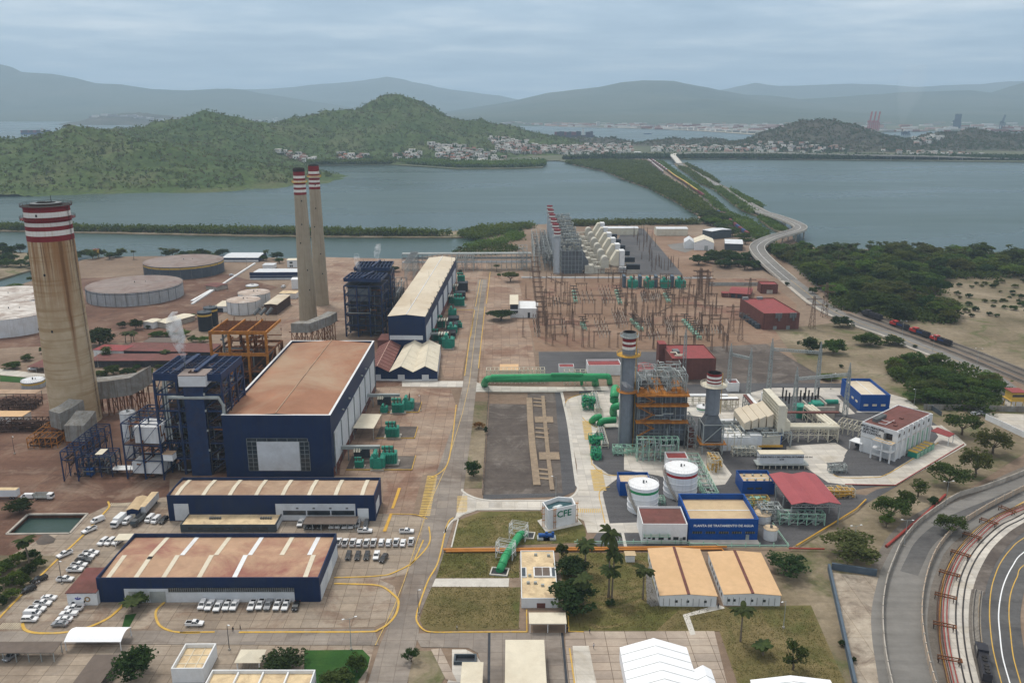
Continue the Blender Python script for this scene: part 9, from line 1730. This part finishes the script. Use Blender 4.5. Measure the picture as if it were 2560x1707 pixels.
belt('undergrowth_foliage',wood,3000,2.2,4.5,'leaf',seed=41,nq=16,spread=2.6);belt('undergrowth_foliage',wood2,420,1.6,3,'leaf',seed=42,nq=16,spread=2);belt('shore_bushes_foliage',PL('B6',600,340,700,350,850,358,900,365,780,440,660,385),300,2.6,7,'leaf',seed=18)
def forest(T,n,size,m,seed,zmin=2):
 rs=np.random.RandomState(seed);ok=np.argwhere(T.Z>zmin);k=ok[rs.randint(0,len(ok),n)];pts=np.stack([T.X[k[:,0],k[:,1]]+rs.uniform(-6,6,n),T.Y[k[:,0],k[:,1]]+rs.uniform(-6,6,n),T.Z[k[:,0],k[:,1]]],-1);return tufts('hillside_foliage',pts,size,5,2.2,4.5,m,seed)
leaf_mat('hill_leaf',(.032,.07,.014),(.11,.155,.035),nsc=.012);leaf_mat('hill_leaf_dry',(.06,.066,.034),(.125,.12,.07),nsc=.012)
forest(left_hills,13000,4.2,'hill_leaf',3);forest(left_hills,4000,4.2,'hill_leaf_dry',4);forest(right_hills,6000,5,'hill_leaf_dry',5);forest(right_hills,4000,5,'leaf_dark',6)
for i,(poly,m_,sd)in enumerate(((PL('A7',340,260,1000,190,1300,330,1280,430,290,470),'lawn_tuft',31),(PL('A7',220,515,820,515,820,715,145,715),'lawn_tuft',32),(PL('A7',110,800,820,800,815,1130,60,1110),'lawn_tuft',33),(PL('A7',1230,520,1850,520,1950,950,2350,950,2350,1140,1230,1145),'lawn_tuft',34),(PL('B3',620,860,1780,850,2120,1560,1120,1560,950,1080),'lawn_tuft',35))):
 if not i:leaf_mat('lawn_tuft',(.06,.075,.02),(.19,.16,.07),nsc=.12)
 belt('grass',poly,2200 if i>2 else 1300,.32,.16,m_,sd,nq=7,spread=.55)
# FAR TOWN, COAST, SHIPS, PORT
def onland(fr,x,y):
 d=ray(fr,x,y);t=1400/d.y
 while t*d.y<3700:
  p=Vector((d.x*t,d.y*t,H+d.z*t))
  if p.z<=TH(p.x,p.y):return p
  t+=5
 return None
def scat_px(fr,xy,n,seed):
 poly=[(xy[i],xy[i+1])for i in range(0,len(xy),2)];out=[]
 for x,y in scatter(poly,n,random.Random(seed)):
  p=onland(fr,x,y)
  if p:out.append((p.x,p.y))
 return out
TH=lambda x,y:max(1.0,left_hills.z(x,y)if x<600 else 0,right_hills.z(x,y))
def house_mesh(w_,d_,h_,wall,roof,gable):
 q=M();q.use(wall).box(-w_/2,-d_/2,-4,w_/2,d_/2,h_)
 if gable:q.use(roof).add([(-w_/2-.3,-d_/2-.3,h_),(w_/2+.3,-d_/2-.3,h_),(w_/2+.3,d_/2+.3,h_),(-w_/2-.3,d_/2+.3,h_),(-w_/2,0,h_+2),(w_/2,0,h_+2)],[(0,1,5,4),(2,3,4,5),(0,4,3),(1,2,5)])
 else:q.use(roof).box(-w_/2+.2,-d_/2+.2,h_,w_/2-.2,d_/2-.2,h_+.3)
 q.use('glass').box(-w_*.3,-d_/2-.05,h_*.35,-w_*.1,-d_/2,h_*.7).box(w_*.1,-d_/2-.05,h_*.35,w_*.3,-d_/2,h_*.7);return q
HM=[house_mesh(*a).mesh('house')for a in((11,9,6,'house_white','house_grey',False),(9,8,4,'house_white','roof_tile',True),(13,9,8,'house_white','house_white',False),(10,8,6,'house_pink','house_grey',False),(14,8,4,'house_grey','house_white',False),(10,9,5,'house_pink','roof_tile',True))]
HD=('white flat-roofed house','white house with red tiled roof','taller white house','pinkish house','long grey house with pale roof','pinkish house with tiled roof')
zones_=[(('C1',(180,520,500,500,900,560,1100,560,1050,630,700,630,400,620,200,570)),62,'in the near edge of the far town'),(('C1',(950,420,1300,400,1640,420,1640,500,1400,520,1000,480)),90,'in the crowded middle of the far town'),(('C1',(60,400,420,400,700,480,950,500,800,540,400,520,120,470)),62,'at the hill foot of the far town'),(('C1',(1640,420,2300,420,2352,520,1900,520,1640,500)),88,'in the right part of the far town'),(('C2',(0,400,600,380,650,480,300,520,0,500)),70,'around the white hall of the far town'),(('C2',(880,420,1500,400,1900,430,2300,450,2300,480,1400,480,900,480)),96,'on the neck behind the long viaduct'),(('C1',(850,300,1100,310,1400,370,1350,420,950,400)),48,'on the slope above the far town'),(('C5',(740,365,900,368,1100,430,1170,460,1000,465,900,420)),20,'in the hamlet left under the main hill'),(('C5',(1400,400,1480,385,1760,430,1700,460,1480,470,1400,450)),24,'in the hamlet in the middle under the main hill'),(('C5',(1960,420,2150,380,2240,390,2200,450,1970,450)),18,'in the hamlet right under the main hill'),(('C3',(20,370,400,350,800,410,1000,440,700,450,20,440)),60,'at the foot of the right hill'),(('C3',(1100,435,1500,440,2100,470,2050,485,1400,470)),26,'along the shore below the right ridge'),(('C3',(1400,330,1650,300,1680,330,1480,380,1400,380)),22,'in the saddle between the right hills')]
allh=[]
for zi,(poly,n,where)in enumerate(zones_):
 for x,y in scat_px(*poly,n*2 if zi in(1,3,4)else int(n*1.4),50+zi):allh.append((math.hypot(x,y),x,y,where))
allh.sort();rh=random.Random(77);rest=M()
for i,(d,x,y,where)in enumerate(allh):
 z=TH(x,y);k=rh.choice((0,0,1,2,3,4,5,2));s=rh.uniform(.8,1.5)
 if i<290:o=bpy.data.objects.new('town_house',HM[k]);col.objects.link(o);o.location=(x,y,z);o.rotation_euler.z=rh.uniform(-.5,.5);o.scale=(s,s,rh.uniform(.8,1.3));tag(o,HD[k]+' '+where,'house',HD[k]+'s '+where)
 else:
  w_,d_,h_=10*s,8*s,rh.uniform(4,9);c,s2=cos(rh.uniform(-.5,.5)),0;rest.use(rh.choice(('house_white','house_white','house_pink','house_grey'))).box(x-w_/2,y-d_/2,z-4,x+w_/2,y+d_/2,z+h_);rest.use(rh.choice(('house_grey','roof_tile','house_white'))).box(x-w_/2-.1,y-d_/2-.1,z+h_,x+w_/2+.1,y+d_/2+.1,z+h_+.5)
rest.build('distant_town')['kind']='stuff'
tt=[]
for zi,(poly,n,where)in enumerate(zones_):tt+=[(x,y,TH(x,y))for x,y in scat_px(*poly,int(n*2.2),90+zi)]
tufts('town_trees_foliage',tt,5.5,9,3,7,'leaf_dark',60)
def far_box(name,label,cat,fr,x0,x1,yb,yt,m,dep=20,roof=None,grp=None):
 A=P(fr,(x0+x1)/2,yb);A.z=0;h_=zat(A,fr,(x0+x1)/2,yt);w_=(x1-x0)/FR[fr][2]*A.length/F;t=thing(name,label,cat,(A.x,A.y,0),0,grp);M().box(-w_/2,0,0,w_/2,dep,h_).build('wall',m,t)
 q=M();n=max(2,int(h_/4));[q.box(-w_*.45,-.3,h_*(i+.35)/n,w_*.45,.0,h_*(i+.75)/n)for i in range(n)];q.build('window_band','glass',t);M().box(-w_/2-.5,-.5,h_,w_/2+.5,dep+.5,h_+1).build('roof',roof or m,t);return t
far_box('big_hall','white-roofed hall in the middle of the far town','hall','C2',135,300,465,440,'house_white',40,'white_clean');far_box('big_hall','white hall with peaked roof left of the causeway head','hall','C2',685,760,512,490,'house_white',25,'white_clean');far_box('big_hall','pale green-roofed hall by the inlet','hall','C1',1415,1530,610,585,'house_white',25,'galv');far_box('big_hall','white waterside building below the left hill','building','C5',90,305,515,492,'house_white',25,'white_clean');far_box('big_hall','white shed below the long viaduct','shed','C3',560,640,474,461,'house_white',25,'white_clean');far_box('tall_block','tall white block in the far town','block','C1',1425,1470,412,368,'house_white',15)
for i,(x0,x1,yb,yt)in enumerate(((170,212,145,82),(575,615,155,118),(1120,1142,175,125),(1390,1460,190,155),(1470,1520,195,160),(110,150,145,122),(405,460,155,142),(650,690,158,130),(705,790,165,138),(815,880,170,135),(1030,1090,178,160),(1210,1225,178,120),(1530,1620,198,175),(1640,1670,200,160),(1690,1750,205,188),(1760,1840,212,180),(1900,1960,216,190),(1990,2080,222,195),(2100,2180,226,205),(2190,2290,232,200),(10,60,145,128),(330,380,152,135))):far_box('beach_hotel','pale hotel block on the distant beach, %s from the left'%(ordn+('thirteenth','fourteenth','fifteenth','sixteenth','seventeenth','eighteenth','nineteenth','twentieth','one but last','last'))[sorted((170,575,1120,1390,1470,110,405,650,705,815,1030,1210,1530,1640,1690,1760,1900,1990,2100,2190,10,330)).index(x0)],'hotel','C2',x0,x1,yb,yt,'house_white',25,None,'hotels on the distant beach')
fl=M();rh=random.Random(5)
for i in range(900):
 px=rh.choice((rh.uniform(1200,1900),rh.uniform(1900,2560),rh.uniform(1250,2000)));py=rh.uniform(295,330)if px>1900 else rh.uniform(300,316+(px-1400)*.03);p=P('S',px,py);s=rh.uniform(10,45);fl.use(rh.choice(('house_white','house_white','house_grey','roof_tile','house_pink'))).box(p.x-s,p.y-s*.4,0,p.x+s,p.y+s*.4,rh.uniform(5,14))
for i in range(260):px=rh.uniform(230,700);py=rh.uniform(283,309);p=P('S',px,py);p=Vector((p.x*6400/p.y,6400,0))if px<560 else p;z=max(0,pen.z(p.x,p.y));s=rh.uniform(8,24);fl.use(rh.choice(('house_white','house_white','house_grey'))).box(p.x-s,p.y-s*.4,z-3,p.x+s,p.y+s*.4,z+rh.uniform(5,16))
fl.build('distant_town')['kind']='stuff'
def ship(label,fr,x0,x1,yb,yt,hull,rows):
 A,B=P(fr,x0,yb,-1.5),P(fr,x1,yb,-1.5);ln=(B-A).length;c=(A+B)/2;h_=zat(c,fr,(x0+x1)/2,yt)+1.5;t=thing('cargo_ship',label,'ship',(c.x,c.y,-1.5));w_=ln*.12
 M().prism([(-ln/2,0),(-ln*.46,-w_/2),(ln*.47,-w_/2),(ln/2,-w_*.35),(ln/2,w_*.35),(ln*.47,w_/2),(-ln*.46,w_/2)],-1,h_*.38).build('hull',hull,t)
 xb=ln*.2 if rows else ln*.36;M().box(xb,-w_*.45,h_*.38,xb+ln*.05,w_*.45,h_*1.25).build('bridge','house_white',t);M().box(xb+ln*.01,-w_*.1,h_*1.25,xb+ln*.03,w_*.1,h_*1.45).build('funnel','house_grey',t)
 if rows:
  rr_=random.Random(3)
  for i in range(16):
   x=-ln*.46+ln*.92*i/16
   if xb-ln*.06<x<xb+ln*.05:continue
   M().box(x,-w_*.46,h_*.38,x+ln*.054,w_*.46,h_*rr_.uniform(.85,1.02)).build('container_stack',rr_.choice(('ship_hull','cargo_red','ship_hull','loco_dark')),t)
 return t
ship('long dark container ship anchored behind the far town','C1',1722,2278,287,205,'ship_hull',1);ship('small grey cargo ship on the bay','C2',795,905,245,222,'cargo_blue',0);ship('tiny dark tug on the bay','C1',1553,1612,312,300,'loco_dark',0);ship('container ship at the far left beyond the hills','B7',95,235,618,597,'cargo_blue',1)
def sts(label,fr,x0,x1,yb,yt,m,booms):
 A,B=P(fr,x0,yb),P(fr,x1,yb);w_=(B-A).length/booms;h_=zat(A,fr,x0,yt)
 for i in range(booms):
  p=A+(B-A)*(i+.3)/booms;t=thing('port_crane',label+', '+ordn[i]+' from the left','crane',(p.x,p.y,0));q=M();k=h_*.45;[q.bar((sx*w_*.25,sy*9,0),(sx*w_*.25,sy*9,k),4)for sx in(-1,1)for sy in(-1,1)];q.bar((-w_*.3,0,k),(w_*.3,0,k),5);q.build('portal',m,t);q=M();q.bar((0,-6,k),(w_*.25,-6,h_),3.5);q.bar((0,6,k),(w_*.25,6,h_),3.5);q.bar((-w_*.1,0,k),(-w_*.05,0,h_*.75),3);q.bar((-w_*.05,0,h_*.75),(w_*.2,0,h_*.85),1.5);q.build('boom',m,t);boxq(t,'machine_house',m,-12,-6,k,4,6,k+9)
sts('pale red quay crane with raised boom beyond the right hill','C3',1040,1140,262,98,'crane_red',3);sts('dark quay crane with raised boom at the right of the port','C3',1760,1815,240,118,'crane_dark',4);sts('dark harbour crane far right','C3',2150,2200,245,125,'crane_dark',1);sts('small dark crane in the port basin','C3',1330,1400,300,262,'crane_dark',2)
def steam(name,label,base,pts,dens,col_=(.95,.97,1)):
 m,t,b=new_mat(name);MATS[name]=m;t.nodes.remove(b);pv=nd(t,'ShaderNodeVolumePrincipled');pv.inputs['Color'].default_value=(*col_,1);co=nd(t,'ShaderNodeTexCoord').outputs['Object']
 f=noi(t,co,.32,4,.6,.5);r=nd(t,'ShaderNodeMapRange');r.inputs[1].default_value=.44;r.inputs[2].default_value=.7;r.inputs[3].default_value=0;r.inputs[4].default_value=dens;t.links.new(f,r.inputs[0]);t.links.new(r.outputs[0],pv.inputs['Density']);t.links.new(pv.outputs[0],t.nodes['Material Output'].inputs['Volume'])
 q=M();n=14;vs=[]
 for(x,y,z,rr_)in pts:
  for k in range(n):vs.append((x+rr_*cos(2*pi*k/n),y+rr_*sin(2*pi*k/n),z))
 q.add(vs,[(i*n+k,i*n+(k+1)%n,(i+1)*n+(k+1)%n,(i+1)*n+k)for i in range(len(pts)-1)for k in range(n)]+[tuple(range(n-1,-1,-1)),tuple(range(len(vs)-n,len(vs)))]);o=q.build(name,name,loc=base);o['kind']='stuff';return o
steam('steam','',VENT1,[(0,0,0,.3),(-.8,1,3,1.2),(-2.0,2,6.5,2.4),(-3,3,10,3.2),(-4,3,14,3.4),(-4,3,18,3.0),(-3,3,21,1.2)],.75);steam('steam','',VENT2,[(0,0,0,.4),(-1,0,4,1.6),(-2,1,8,2.4),(-2,1,13,1.6)],.35);steam('steam','',VENT3,[(0,0,0,.5),(-.5,0,4,1.8),(0,1,8,2.6),(1,1,13,2)],.4);steam('steam','',VENT4,[(0,0,0,.4),(-2,0,1.5,1.4),(-4,0,3,2),(-6,0,5,1.4)],.8)
o=P('C3',830,200);steam('smoke','',(o.x,5600,0),[(0,0,20,15),(5,0,90,40),(25,0,190,75),(40,0,300,90),(50,0,380,60)],.003)
m,t,b=new_mat('haze');MATS['haze']=m;t.nodes.remove(b)
pv=nd(t,'ShaderNodeVolumePrincipled');pv.inputs['Color'].default_value=(.58,.76,.96,1);pv.inputs['Density'].default_value=8.5e-5;pv.inputs['Anisotropy'].default_value=.15
t.links.new(pv.outputs[0],t.nodes['Material Output'].inputs['Volume'])
hz=M().box(-15000,-900,-3.5,15000,24000,900).build('haze','haze');hz['kind']='stuff'
